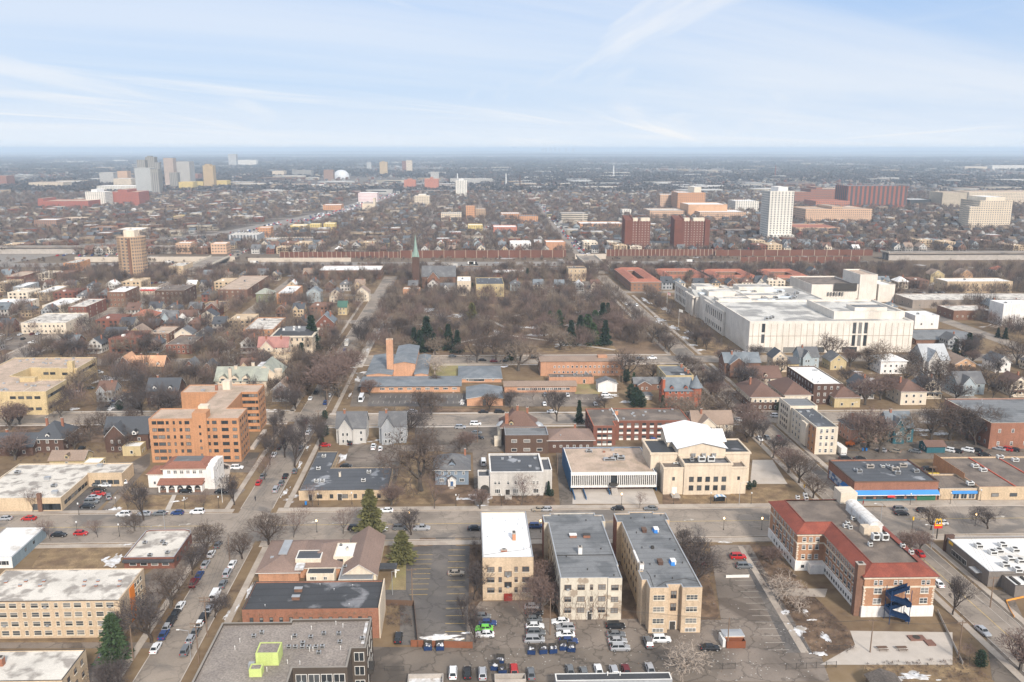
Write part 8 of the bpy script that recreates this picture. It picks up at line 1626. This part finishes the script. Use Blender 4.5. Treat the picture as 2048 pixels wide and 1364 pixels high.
    for m_,off_ in ((body,0),(gl,3)):
        bb=len(one.v); one.v+=m_.v; one.f+=[tuple(i+bb for i in f) for f in m_.f]; one.m+=[q+off_ for q in m_.m]
    for q in (.17,.80):
        for s in (-1,1): one.tube((X(q),s*(w-.2),.34),(X(q),s*(w+.01),.34),.34,.34,8,4)
    CM[k]=(body.mesh('body',[PT[colr],WHT,DKT]),gl.mesh('windows',CG),wh,lm,one.mesh('car',[PT[colr],WHT,DKT,CG,TY]),rims); return CM[k]
TN={'sedan':'car','suv':'suv','hatch':'car','minivan':'minivan','pickup':'pickup_truck','van':'van','truck':'box_truck','bus':'minibus'}
CN={'blue':'dark blue','brightblue':'bright blue','green':'lime green'}
def car(u,v,ang,t,c,label=None,full=True,px=False):
    if px: u,v=G(u,v)
    nm={'car':'parked_car'}.get(TN[t],TN[t]); w_=W(u,v,.06); m_=carmesh(t,c); k=R.uniform(.97,1.03)
    if full:
        o=empty(nm,w_,ang); mobj('body',m_[0],o); mobj('windows',m_[1],o); [mobj('rim',q2,mobj('wheel',q,o)) for q,q2 in zip(m_[2],m_[5])]; [mobj(n_,q,o) for n_,q in m_[3]]
    else: o=mobj(nm,m_[4],None,w_,ang)
    d=f"{CN.get(c,c)} {'four door car' if t=='sedan' else ('hatchback' if t=='hatch' else TN[t].replace('_',' '))}"
    if label: tag(o,label,'truck' if t=='truck' else ('bus' if t=='bus' else ('van' if t in('van','minivan') else 'car')),'vehicles in the streets and car parks')
    else: pend(o,d,u,v,'truck' if t=='truck' else ('bus' if t=='bus' else ('van' if t in('van','minivan') else 'car')),'vehicles in the streets and car parks')
    return o
UP,DN,RT,LF=PI/2,-PI/2,RX,PI+RX
r=random.Random(33)
NC=[(312,1300,UP,'sedan','white'),(372,1305,UP,'suv','grey'),(328,1273,UP,'sedan','blue'),(343,1247,UP,'suv','black'),(361,1216,UP,'sedan','white'),(382,1282,UP,'hatch','silver'),(400,1252,UP,'sedan','white'),(431,1195,UP,'van','white'),(446,1172,UP,'sedan','grey'),(465,1132,UP,'sedan','white'),(399,1154,UP,'sedan','blue'),(411,1132,UP,'sedan','silver'),(423,1111,UP,'hatch','white'),(436,1093,UP,'sedan','grey'),(212,1310,UP,'sedan','grey'),
(118,1073,RT,'sedan','black'),(162,1070,RT,'hatch','red'),(58,1040,LF,'sedan','red'),(10,1040,LF,'sedan','silver'),(248,1032,LF,'suv','white'),(288,1031,LF,'sedan','silver'),(320,1030,LF,'sedan','grey'),(355,1029,LF,'hatch','blue'),(395,1027,LF,'suv','white'),
(372,985,RT,'sedan','black'),(443,986,RT,'sedan','black'),(474,938,RT,'suv','white'),(445,937,RT,'sedan','black'),
(211,973,LF,'sedan','white'),(248,966,UP+.6,'hatch','white'),(218,997,UP+.4,'suv','grey'),(198,982,RT,'sedan','black'),(197,991,RT,'sedan','red'),(188,998,RT,'sedan','silver'),(183,1007,RT,'suv','grey'),(175,1016,RT,'sedan','black'),(197,972,RT,'hatch','grey'),
(552,982,UP,'suv','silver'),(563,969,UP,'sedan','grey'),(571,955,UP,'sedan','black'),(518,968,UP,'sedan','red'),(526,955,UP,'sedan','grey'),(548,912,UP,'sedan','white'),(558,897,UP,'sedan','black'),(566,885,UP,'sedan','blue'),(573,873,UP,'sedan','white'),(580,862,UP,'hatch','grey'),(616,868,UP,'sedan','white'),(621,857,UP,'sedan','silver'),(612,846,UP,'suv','maroon'),(590,945,UP,'hatch','grey'),(602,900,UP,'suv','grey'),
(621,799,UP,'sedan','white'),(632,787,UP,'suv','black'),(651,808,UP,'suv','blue'),(659,793,UP,'sedan','white'),(649,757,UP,'sedan','maroon'),(694,690,UP,'truck','white'),(690,701,UP,'hatch','blue'),(665,775,UP,'sedan','white'),(660,765,UP,'sedan','grey'),
(747,897,UP,'pickup','white'),(761,900,UP,'hatch','white'),(701,888,UP,'suv','black'),(650,893,RT,'sedan','red'),(723,801,UP,'bus','white'),(692,935,RT,'sedan','black'),
(921,857,RT,'suv','silver'),(951,850,RT,'minivan','white'),(953,868,RT,'sedan','grey'),(957,878,RT,'sedan','black'),(825,825,RT,'sedan','silver'),(967,826,RT,'sedan','black'),(999,826,RT,'suv','black'),(1104,826,RT,'sedan','white'),(1090,792,UP,'suv','grey'),(1135,792,UP,'sedan','white'),(1089,810,UP,'sedan','white'),(1191,810,UP,'sedan','white'),(1212,792,RT,'suv','white'),
(967,928,UP,'van','white'),(1078,1022,LF,'sedan','tan'),(773,1024,LF,'sedan','white'),(1092,1022,LF,'hatch','silver'),(1236,1020,LF,'hatch','black'),(1302,1020,LF,'sedan','grey'),
(711,1060,RT,'suv','black'),(761,1061,RT,'sedan','white'),(800,1059,RT,'suv','grey'),(843,1060,RT,'pickup','silver'),(950,1060,RT,'sedan','black'),(1072,1056,RT,'suv','blue'),(912,1150,RT,'sedan','tan'),
(797,1280,UP,'suv','black'),(966,1237,RT,'hatch','grey'),(975,1250,RT,'sedan','blue'),(968,1261,LF,'sedan','green'),(970,1273,LF,'sedan','white'),(1066,1217,RT,'sedan','silver'),(1068,1230,RT,'sedan','black'),(1068,1243,RT,'hatch','grey'),(1069,1284,RT,'minivan','silver'),(1121,1247,LF,'sedan','white'),(1131,1260,LF,'suv','silver'),(1131,1273,LF,'sedan','white'),(1137,1286,RT,'sedan','blue'),
(1231,1256,RT,'suv','black'),(1232,1273,RT,'sedan','grey'),(1235,1286,RT,'sedan','silver'),(1240,1300,RT,'suv','silver'),(1296,1289,UP,'suv','grey'),(1322,1283,RT,'suv','white'),(1420,1300,RT,'sedan','black'),
(906,1350,UP,'suv','white'),(935,1350,UP,'sedan','black'),(965,1352,UP,'suv','silver'),(1028,1345,UP,'suv','red'),(1062,1352,UP,'sedan','grey'),(1140,1345,UP,'hatch','grey'),(1168,1350,UP,'sedan','grey'),(1197,1345,UP,'sedan','white'),(1228,1348,UP,'suv','silver'),(1252,1345,UP,'sedan','maroon'),(1300,1342,UP,'sedan','silver'),
(1476,1117,RT,'suv','red'),(1488,1136,RT,'suv','grey'),(1396,1130,RT,'sedan','red'),(1800,1022,RT,'suv','grey'),(1803,1030,RT,'sedan','black'),(1845,1024,RT,'hatch','black'),(1882,1049,LF,'hatch','white'),(1965,1266,DN+.1,'sedan','silver'),(1790,1085,UP,'sedan','maroon'),(1838,1110,UP,'sedan','red'),(1875,1170,UP,'sedan','white'),
(1519,880,DN,'sedan','white'),(1534,878,DN,'sedan','grey'),(1559,881,DN,'suv','maroon'),(1468,792,DN,'hatch','grey'),(1420,782,UP,'sedan','grey'),(1485,830,RT,'sedan','white'),(1551,834,RT,'suv','white'),(1480,842,RT,'hatch','white'),(1308,883,RT,'hatch','brightblue'),(1294,897,UP,'suv','red'),(1297,888,UP,'sedan','white'),
(905,714,RT,'sedan','grey'),(965,722,RT,'sedan','black'),(988,724,RT,'sedan','maroon'),(1008,724,RT,'sedan','black'),(1066,717,RT,'suv','black'),(1280,719,RT,'sedan','grey'),(1304,718,RT,'pickup','white'),(1262,724,RT,'sedan','black'),(1405,740,UP,'sedan','maroon'),(1412,750,UP,'suv','black'),(1252,610,DN,'sedan','white'),(1273,612,UP,'suv','white'),(1307,592,RT,'minivan','white'),
(1708,883,UP+.7,'pickup','black'),(1762,903,UP+.9,'hatch','silver'),(1790,905,UP+.9,'hatch','tan'),(1830,905,UP+.9,'sedan','grey'),(1897,903,UP+.8,'suv','white'),(1912,905,UP+.8,'sedan','black'),(1935,903,UP+.9,'suv','white'),(1952,903,UP+.9,'sedan','black'),(1998,900,UP+.8,'sedan','silver'),(2012,901,UP+.8,'suv','red'),(2028,902,UP+.8,'hatch','black'),(1678,905,UP,'truck','white'),(1690,920,RT,'suv','black'),(1720,920,RT,'sedan','black'),(1968,912,RT,'sedan','black'),(1855,940,RT,'sedan','black'),(1870,958,RT,'van','yellow'),
(236,793,UP,'sedan','grey'),(247,792,UP,'sedan','silver'),(218,812,UP,'sedan','black'),(229,813,UP,'sedan','grey'),(241,812,UP,'suv','black'),(230,802,UP,'hatch','blue'),(180,778,RT,'sedan','grey'),(150,785,RT,'suv','white'),(163,900,UP,'sedan','black'),(66,687,RT,'pickup','white'),(212,757,RT,'sedan','silver'),(198,747,RT,'suv','white'),
(335,1258,UP,'hatch','silver'),(352,1230,UP,'sedan','black'),(388,1170,UP,'suv','maroon'),(392,1267,UP,'sedan','grey'),(408,1240,UP,'suv','black'),(418,1222,UP,'sedan','silver'),(455,1150,UP,'suv','silver'),(1070,1256,RT,'sedan','white'),(1072,1270,RT,'suv','grey'),(190,655,UP,'sedan','red'),(200,648,UP,'sedan','silver')]
for x,y,a,t,c in NC: car(x,y,a,t,c,px=True,full=y>860)
cc=len(NC)
def lot(p0,p1,n,ang,fill=.7):
    global cc
    for i in range(n):
        if r.random()<fill and cc<300: x=p0[0]+(p1[0]-p0[0])*i/max(1,n-1); y=p0[1]+(p1[1]-p0[1])*i/max(1,n-1); car(x,y,ang,r.choice(('sedan','suv','hatch','sedan')),r.choice(('white','silver','grey','black','white','blue','maroon','red')),px=True,full=False); cc+=1
lot((5,672),(100,668),9,UP); lot((5,680),(60,679),5,UP,.8); lot((1065,574),(1180,574),12,UP,.5); lot((1065,584),(1180,584),12,UP,.5); lot((1740,575),(1830,565),8,UP,.8); lot((1800,580),(1880,572),7,UP,.7); lot((1770,560),(1870,556),8,UP,.7); lot((1790,600),(1890,596),14,UP,.85); lot((1785,590),(1885,586),14,UP,.85); lot((250,570),(330,566),10,UP,.8)
for _ in range(30):
    if cc<300: car(r.uniform(-350,300),r.choice((845,851,881,893)),RT,r.choice(('sedan','suv','truck','sedan')),r.choice(('white','silver','grey','black')),full=False); cc+=1
far=MB(); fm=[PT[c] for c in ('white','silver','grey','black','red','blue')]
def fc(u,v,L=4.6,w_=1.9,h=1.5): x,y,_=W(u,v); m_=r.randrange(6); far.box(x-w_/2,x+w_/2,y-L/2,y+L/2,.2,h*.6,m_,False); far.box(x-w_*.42,x+w_*.42,y-L*.2,y+L*.3,h*.6,h,m_,False)
for k in range(900):
    t=r.random()
    if k<350: v=920+t*1500; fc(128+6+(v-905)*.029+r.choice((-5,-2,2,5)),v)
    elif k<800: q=r.random(); v=1110+q*1500; i=(v-1100); u=np.interp(v,[960,1110,1200,1500,1700,2600],[-500,-400,-325,-268,-235,-178])+r.uniform(-18,18); fc(u,v,5,2.2,1.8)
    else: v=920+t*600; fc(-262+r.choice((-4,4)),v)
for k in range(260): x,y=r.choice(((-330,860),(-420,960),(210,965),(300,1010),(-80,1180),(40,1300))); fc(x+r.uniform(-40,40),y+r.choice((0,7,18,25)))
o=far.build('distant_cars',fm); tag(o,'mass of distant cars on the far streets and crowded freeway','cars',kind='stuff')
# ---------------------------------------------------------------- street furniture, bins, people
GLOW=emis('lamp_glow',(1.,.62,.25),6.)
def lamp(px,py,h=4.2,lit=True,label=None):
    u,v=G(px,py); t=empty('street_lamp',W(u,v)); m_=MB(); m_.lathe([(.16,0),(.12,.5),(.07,.6),(.06,h-.6),(.12,h-.5)],8); m_.build('post',DKT,t); m_=MB(); m_.lathe([(.12,h-.5),(.24,h-.35),(.26,h-.05),(.08,h+.15)],8); m_.build('globe',GLOW if lit else WMET,t)
    pend(t,'lit amber street lamp' if lit else 'short black street lamp',u,v,'street lamp','street lamps')
for p in ((634,1065),(1447,1060),(1523,1060),(1081,1065),(819,1048),(1347,1008),(1243,1010),(1950,1052)): lamp(*p)
for p in ((155,1068),(239,1073),(158,1030),(233,1018),(370,1018),(438,1016),(637,1010),(704,1008),(912,1012),(1003,1012),(1421,1008),(1502,1008),(1900,1008),(1960,1002),(1820,1010)): lamp(*p,lit=False)
def pole(px,py,h=11,arm=2,lean=0,wires=None):
    u,v=G(px,py); t=empty('utility_pole',W(u,v)); m_=MB(); m_.tube((0,0,-.3),(lean,0,h),.17,.11,8); m_.build('shaft',mat('pole_wood',(.20,.14,.10),.9,var=.2,scale=1),t)
    for i in range(arm): m_=MB(); m_.box(-1.3,1.3,-.07,.07,h-.6-i*.9,h-.42-i*.9); [m_.lathe([(.05,h-.42-i*.9),(.05,h-.2-i*.9)],6,(x,0)) for x in (-1.2,-.7,.7,1.2)]; m_.build('crossarm',mat('pole_wood',(0,0,0)),t)
    pend(t,'timber utility pole',u,v,'utility pole','timber utility poles'); return (u,v,h)
PL=[pole(*p) for p in ((415,1273,11),(398,1328,11),(267,1320,9,0),(825,1205,10,1),(1100,1270,10,0),(1740,1305,9,1),(1916,1318,10,1),(1980,1215,9,1),(1350,985,8,0),(1245,775,8,0),(638,860,9,1),(655,815,9,1),(1860,985,10,1),(1455,1295,8,0),(460,1125,8,0),(955,885,7,0),(1115,950,8,0),(1238,775,7,0))]
def wire(a,b,off_,n_):
    (u0,v0,h0),(u1,v1,h1)=a,b; m_=MB(); P_=[]
    for i in range(9): t=i/8; x,y,_q=W(u0+(u1-u0)*t+off_,v0+(v1-v0)*t); P_.append((x,y,h0-.3+(h1-h0)*t-3.2*t*(1-t)))
    [m_.tube(p,q,.022,.022,3,0,False) for p,q in zip(P_,P_[1:])]; o=m_.build('overhead_wire',DKT); pend(o,'thin sagging overhead wire',(u0+u1)/2+off_,(v0+v1)/2,'wire','overhead wires')
for i,(a,b) in enumerate(((0,1),(0,14),(14,10),(10,11),(1,2),(3,4),(4,13),(13,5),(5,6),(7,12))):
    for k in (-1,0,1):
        if PL[a][1]<400: wire(PL[a],PL[b],k*1.0,['left','middle','right'][k+1]+' strand of the sagging overhead wires, '+('first second third fourth fifth sixth seventh eighth ninth tenth'.split()[i])+' span from the left')
def lightpole(px,py,h=8,arm=1.8,s=1):
    u,v=G(px,py); t=empty('cobra_street_light',W(u,v)); m_=MB(); m_.tube((0,0,0),(0,0,h),.1,.06,8); m_.tube((0,0,h-.1),(s*arm,0,h+.3),.05,.04,6); m_.build('mast',METAL,t); m_=MB(); m_.box(min(s*arm,s*(arm+.7)),max(s*arm,s*(arm+.7)),-.14,.14,h+.22,h+.38); m_.build('lamp_head',WMET,t); pend(t,'grey arm street light',u,v,'street light','arm street lights')
for p in ((382,1322,8,2,-1),(330,1060,6,1,1),(240,870,6,1,1),(785,1190,7,1.4,1),(1478,1010,8,2,1),(1700,840,8,2,1),(1610,870,8,2,-1),(1760,1055,8,2,-1),(1862,1100,8,2,-1)): lightpole(*p)
def sig(px,py): 
    u,v=G(px,py); t=empty('traffic_signal',W(u,v)); m_=MB(); m_.tube((0,0,0),(0,0,4.6),.09,.07,8); m_.build('post',DKT,t); m_=MB(); m_.box(-.2,.2,-.2,.2,3.4,4.5); m_.build('signal_head',mat('sign_yellow',(.85,.50,.03)),t); pend(t,'black traffic signal post',u,v,'traffic signal','traffic signals')
for p in ((1607,993),(1742,1065),(1824,1060),(1690,1010)): sig(*p)
BB=mat('blue_bin_paint',(.012,.035,.11),.6,var=.15)
def bin_(px,py,ang=0,open_=True,c=BB,nm='blue dumpster heaped with bags'):
    u,v=G(px,py); t=empty('dumpster',W(u,v,.06),RX+ang); m_=MB(); w_,d,h=1.9,1.4,1.25
    b=[(-w_/2,-d/2*.8),(w_/2,-d/2*.8),(w_/2,d/2),(-w_/2,d/2)]; m_.prism(b,.12,h,0,2); [m_.box(x-.08,x+.08,y-.08,y+.08,0,.12,1) for x in (-.8,.8) for y in (-.5,.5)]; m_.box(-w_/2-.12,-w_/2,-.3,.3,.7,.85,1); m_.box(w_/2,w_/2+.12,-.3,.3,.7,.85,1); m_.build('tub',[c,DKT,DKT],t)
    m_=MB(); rr=random.Random(px); [m_.lathe([(.3,h-.1),(.38,h+.1),(.2,h+.35),(.05,h+.4)],7,(rr.uniform(-.6,.6),rr.uniform(-.35,.35))) for _ in range(6)]; m_.build('rubbish',[mat('bag_white',(.55,.55,.56),.6,col2=(.08,.08,.1),mix=.5,scale2=1.5,sharp=.02)],t)
    m_=MB(); m_.box(-w_/2,w_/2,d/2,d/2+.08,h-.1,h+.9); m_.build('lid',DKT,t); pend(t,nm,u,v,'dumpster','dumpsters in the alleys')
for p in ((856,1300),(880,1300),(1063,1308),(1086,1307),(1106,1306),(1127,1300),(1143,1303),(990,1340),(1005,1348),(1000,1328)): bin_(*p,R.uniform(-.2,.2))
for p in ((612,1010),(1725,902),(1732,902),(1876,905),(1885,905)): 
    u,v=G(*p); t=empty('wheelie_bin',W(u,v,.1)); m_=MB(); m_.prism([(-.3,-.35),(.3,-.35),(.3,.35),(-.3,.35)],.1,1.05,0); m_.build('tub',mat('bright_blue_bin',(.02,.18,.50),.5),t); m_=MB(); m_.box(-.34,.34,-.4,.4,1.05,1.14); m_.build('lid',mat('bright_blue_bin',(0,0,0)),t); pend(t,'bright blue wheeled bin',u,v,'bin','wheeled bins')
LB=MB(); rl=random.Random(77)
for k in range(700):
    q=rl.random(); x,y=(rl.uniform(935,1480),rl.uniform(1205,1362)) if q<.75 else (rl.uniform(1430,1660),rl.uniform(1250,1362))
    u,v=G(x,y)
    if not freebox(u,v,0): continue
    s_=rl.uniform(.06,.22); a_=rl.random()*6.28; X_,Y_,_z2=W(u,v); LB.add([(X_+s_*math.cos(a_+j*1.57+rl.uniform(-.3,.3)),Y_+s_*math.sin(a_+j*1.57),.10+rl.random()*.03) for j in range(4)],[(0,1,2,3)],rl.randrange(3))
o=LB.build('litter',[mat('litter_pale',(.5,.48,.45)),DIRT,mat('litter_grey',(.3,.28,.26))]); tag(o,'scattered litter and gravel bits over the rear car parks and alley','litter',kind='stuff')
# fences
def fence(label,pts,h,m_,posts=2.4,rails=True,board=False,nm='fence'):
    P_=[G(*p) for p in pts]; o=empty(nm,W(*P_[0])); tag(o,label,'fence'); org=(*P_[0],0); a=MB(); b=MB()
    for (u0,v0),(u1,v1) in zip(P_,P_[1:]):
        d=math.hypot(u1-u0,v1-v0); n=max(1,int(d/posts)); nx,ny=-(v1-v0)/d*.04,(u1-u0)/d*.04
        for i in range(n+1): x,y=u0+(u1-u0)*i/n,v0+(v1-v0)*i/n; a.box(x-.05,x+.05,y-.05,y+.05,-.1,h+.08)
        if board: b.add([(u0-nx,v0-ny,0),(u1-nx,v1-ny,0),(u1-nx,v1-ny,h),(u0-nx,v0-ny,h),(u0+nx,v0+ny,0),(u1+nx,v1+ny,0),(u1+nx,v1+ny,h),(u0+nx,v0+ny,h)],[(0,1,2,3),(7,6,5,4),(3,2,6,7)])
        else:
            for z in (h*.15,h*.95): b.tube((u0,v0,z),(u1,v1,z),.035,.035,4)
            n2=int(d/.3)
            for i in range(n2): x,y=u0+(u1-u0)*i/n2,v0+(v1-v0)*i/n2; b.tube((x,y,.1),(x,y,h),.018,.018,3,0,False)
    bb=len(b.v); b.v+=a.v; b.f+=[tuple(i+bb for i in f) for f in a.f]; b.m+=a.m; b.build('boards' if board else 'railing',m_,o,org)
WOOD=mat('red_brown_boards',(.22,.085,.045),.9,var=.2,scale=.6,lines=(.2,.25,0)); fence('red brown board fence behind the two blue dumpsters below the snow pile',[(822,1293),(945,1297)],1.8,WOOD,2.4,board=True); fence('dark timber fence around planted corner beside the alley pole',[(768,1210),(828,1212),(836,1295)],1.6,BRT,2.4,board=True)
fence('orange timber fence behind the school car park on the left',[(193,788),(262,785),(300,782)],1.8,mat('orange_boards',(.52,.28,.13),.9,var=.15),2.4,board=True)
fence('black railing gate across the bottom lot beside the picnic shelter',[(1572,1340),(1672,1335)],1.6,DKT); fence('black railing at alley corner left of bottom lot gate',[(1420,1340),(1470,1338)],1.6,DKT); fence('thin black railing around the snowy garden',[(1655,1300),(1700,1300)],1.3,DKT)
fence('black railings on the bottom ramp pit',[(770,1342),(808,1342)],1.3,DKT)
fence('low pale concrete wall along the right street below brick building',[(1875,1225),(1925,1330)],.9,CONC,6,board=True,nm='low_wall'); fence('curved orange barrier in the restaurant car park',[(2048,1195),(2012,1203),(2020,1222),(2028,1235)],.5,mat('orange_barrier',(.75,.32,.06),.7),3,board=True,nm='barrier')
fence('white banner lying along kerb of the long parking lot',[(1452,1156),(1498,1155)],.9,WHT,6,board=True,nm='banner')
# flag poles, bus shelter, picnic tables, hedge, excavator
for p,h,lab in (((1333,627),16,'flagpole with striped flag on museum lawn'),((1357,655),13,'flagpole with white flag on museum lawn'),((1303,1000),0,'')):
    if not h: continue
    u,v=G(*p); t=empty('flagpole',W(u,v)); tag(t,lab,'flagpole'); m_=MB(); m_.tube((0,0,0),(0,0,h),.12,.07,8); m_.build('pole',WMET,t); m_=MB(); [m_.add([(.1,.02*k,h-.3-k*.3),(2.6,.3,h-1.1-k*.3),(2.6,.3,h-1.4-k*.3),(.1,.02*k,h-.6-k*.3)],[(0,1,2,3),(3,2,1,0)],k%2) for k in range(6)]; m_.build('flag',[mat('flag_red',(.5,.03,.04),.7) if 'striped' in lab else WHT,WHT],t)
u,v=G(445,1005); t=empty('flagpole',W(u,v)); tag(t,'thin white flagpole on lawn beside mission style building','flagpole'); m_=MB(); m_.tube((0,0,0),(0,0,9),.09,.05,8); m_.build('pole',WMET,t); m_=MB(); m_.lathe([(.05,9),(.14,9.1),(.05,9.25)],8); m_.build('finial',WMET,t)
u,v=G(1440,1006); t=empty('bus_shelter',W(u,v)); tag(t,'small bus shelter with curved blue roof beside the stone hall','bus shelter'); m_=MB(); k=8
for q in range(k): a0,a1=PI*q/k,PI*(q+1)/k; m_.quad((-2*math.cos(a0),-1,2.1+.7*math.sin(a0)),(-2*math.cos(a1),-1,2.1+.7*math.sin(a1)),(-2*math.cos(a1),1,2.1+.7*math.sin(a1)),(-2*math.cos(a0),1,2.1+.7*math.sin(a0)),q%2)
m_.build('roof',[mat('shelter_blue',(.25,.42,.62),.5),WHT],t); m_=MB(); [m_.box(x-.05,x+.05,y-.05,y+.05,0,2.3) for x in (-1.9,1.9) for y in (-.9,.9)]; m_.box(-1.9,1.9,.85,.9,.3,1.9,1); m_.build('frame',[DKT,CG],t)
for p,lab in (((1764,1300),'picnic table on the pale yard below the blue stair, left one'),((1803,1300),'picnic table on the pale yard below the blue stair, right one')):
    u,v=G(*p); t=empty('picnic_table',W(u,v,.08)); tag(t,lab,'picnic table'); m_=MB(); m_.box(-1.2,1.2,-.4,.4,.70,.76); m_.build('top',BRT,t)
    for y in (-.75,.75): m_=MB(); m_.box(-1.2,1.2,y-.14,y+.14,.42,.47); m_.build('bench',BRT,t)
    m_=MB(); [m_.tube((x,-.7,0),(x,.3,.7),.04,.04,5) or m_.tube((x,.7,0),(x,-.3,.7),.04,.04,5) for x in (-.9,.9)]; m_.build('legs',DKT,t)
u,v=G(1838,1278); t=empty('timber_deck',W(u,v,.07)); tag(t,'low brown timber stage with round opening beside the blue stair','deck'); m_=MB(); m_.box(-2.5,1.4,-.9,1.2,0,.35,0); m_.box(.6,2.6,-3.2,-.95,0,.35,0); m_.lathe([(.9,.36),(.9,.42),(.7,.42),(.7,.36)],16,(-.6,.2),1); m_.build('deck_boards',[mat('deck_brown',(.19,.10,.075),.8,lines=(.2,.2,0)),DKT],t)
u,v=G(1700,892); t=empty('boom_lift',W(u,v,.1)); tag(t,'orange boom lift with raised arm beside the white apartment corner','boom lift'); OR=mat('machine_orange',(.65,.16,.02),.5)
m_=MB(); m_.box(-1.6,1.6,-.9,.9,.5,1.5); m_.build('chassis',OR,t); m_=MB(); m_.tube((-.8,0,1.5),(3.2,0,4.0),.2,.16,6); m_.tube((3.2,0,4.0),(5.4,0,2.4),.15,.12,6); m_.build('boom',OR,t); m_=MB(); m_.box(5.1,6.3,-.5,.5,1.6,2.6); m_.build('basket',OR,t)
for x in (-1.1,1.1):
    for y in (-.9,.9): m_=MB(); m_.tube((x,y-.15,.45),(x,y+.15,.45),.45,.45,12); m_.build('wheel',TY,t)
def person(px,py,ang,coat,leg,label,stride=.25):
    u,v=G(px,py); bm_=bpy.data.meshes.new('person'); pts=[(0,0,.95),(0,0,1.2),(0,0,1.45),(0,0,1.56),(0,.02,1.70),(.17,0,1.42),(.24,.12,1.15),(.25,.22,.92),(-.17,0,1.42),(-.24,-.12,1.15),(-.25,-.16,.92),(.1,0,.9),(.11,-stride*.4,.5),(.11,-stride,.07),(-.1,0,.9),(-.11,stride*.6,.5),(-.11,stride,.07),(.11,-stride+.16,.05),(-.11,stride+.16,.05)]
    ed=[(0,1),(1,2),(2,3),(3,4),(2,5),(5,6),(6,7),(2,8),(8,9),(9,10),(0,11),(11,12),(12,13),(0,14),(14,15),(15,16),(13,17),(16,18)]
    rad=[.15,.15,.16,.06,.11,.08,.055,.045,.08,.055,.045,.1,.075,.05,.1,.075,.05,.045,.045]
    bm_.from_pydata(pts,ed,[]); o=bpy.data.objects.new('person',bm_); col.objects.link(o); o.modifiers.new('skin','SKIN'); 
    for i,q in enumerate(bm_.skin_vertices[0].data if bm_.skin_vertices else []): q.radius=(rad[i],rad[i]*.8); q.use_root=(i==0)
    s=o.modifiers.new('sub','SUBSURF'); s.levels=1; s.render_levels=1; bm_.materials.append(coat); o.location=W(u,v,.06); o.rotation_euler=(0,0,ang); tag(o,label,'person','people on foot')
    m_=MB(); m_.lathe([(.02,1.83),(.09,1.80),(.118,1.74),(.118,1.70)][::-1],10,(0,.01)); m_.build('hair',mat('dark_hair',(.02,.015,.012),.9),o)
    m_=MB(); m_.lathe([(.175,.86),(.2,.95),(.19,1.2),(.2,1.42),(.1,1.5)],10); m_.build('coat',coat,o)
CO=mat('dark_coat',(.03,.03,.035),.9); CR=mat('red_coat',(.30,.03,.03),.9); CB=mat('blue_coat',(.04,.08,.2),.9)
for a in ((511,1002,0,CO,CO,'person in dark coat walking up the middle of the left intersection'),(1668,980,1.2,CO,CO,'person in dark clothes on the pavement beside the mural wall'),(1675,990,.4,CB,CO,'person in blue coat near the corner store awning'),(1608,1006,2,CO,CO,'person waiting by the signal at the right intersection'),(1726,1010,1,CR,CO,'person in red coat under the blue awnings')): person(*a)
label_all()
# ---------------------------------------------------------------- the air
hz=MB(); hz.box(-79000,79000,-400,79500,-1.5,143)
o=hz.build('haze',None) if False else None
hm=bpy.data.materials.new('haze'); hm.use_nodes=True; t=hm.node_tree; t.nodes.clear(); out=N(t,'ShaderNodeOutputMaterial'); pv=N(t,'ShaderNodeVolumePrincipled'); pv.inputs['Color'].default_value=(.70,.85,1,1); pv.inputs['Density'].default_value=.000105; pv.inputs['Anisotropy'].default_value=.0; t.links.new(pv.outputs[0],out.inputs['Volume'])
o=hz.build('haze',hm); o['kind']='stuff'; tag(o,'thin pale blue haze over the whole city','haze')
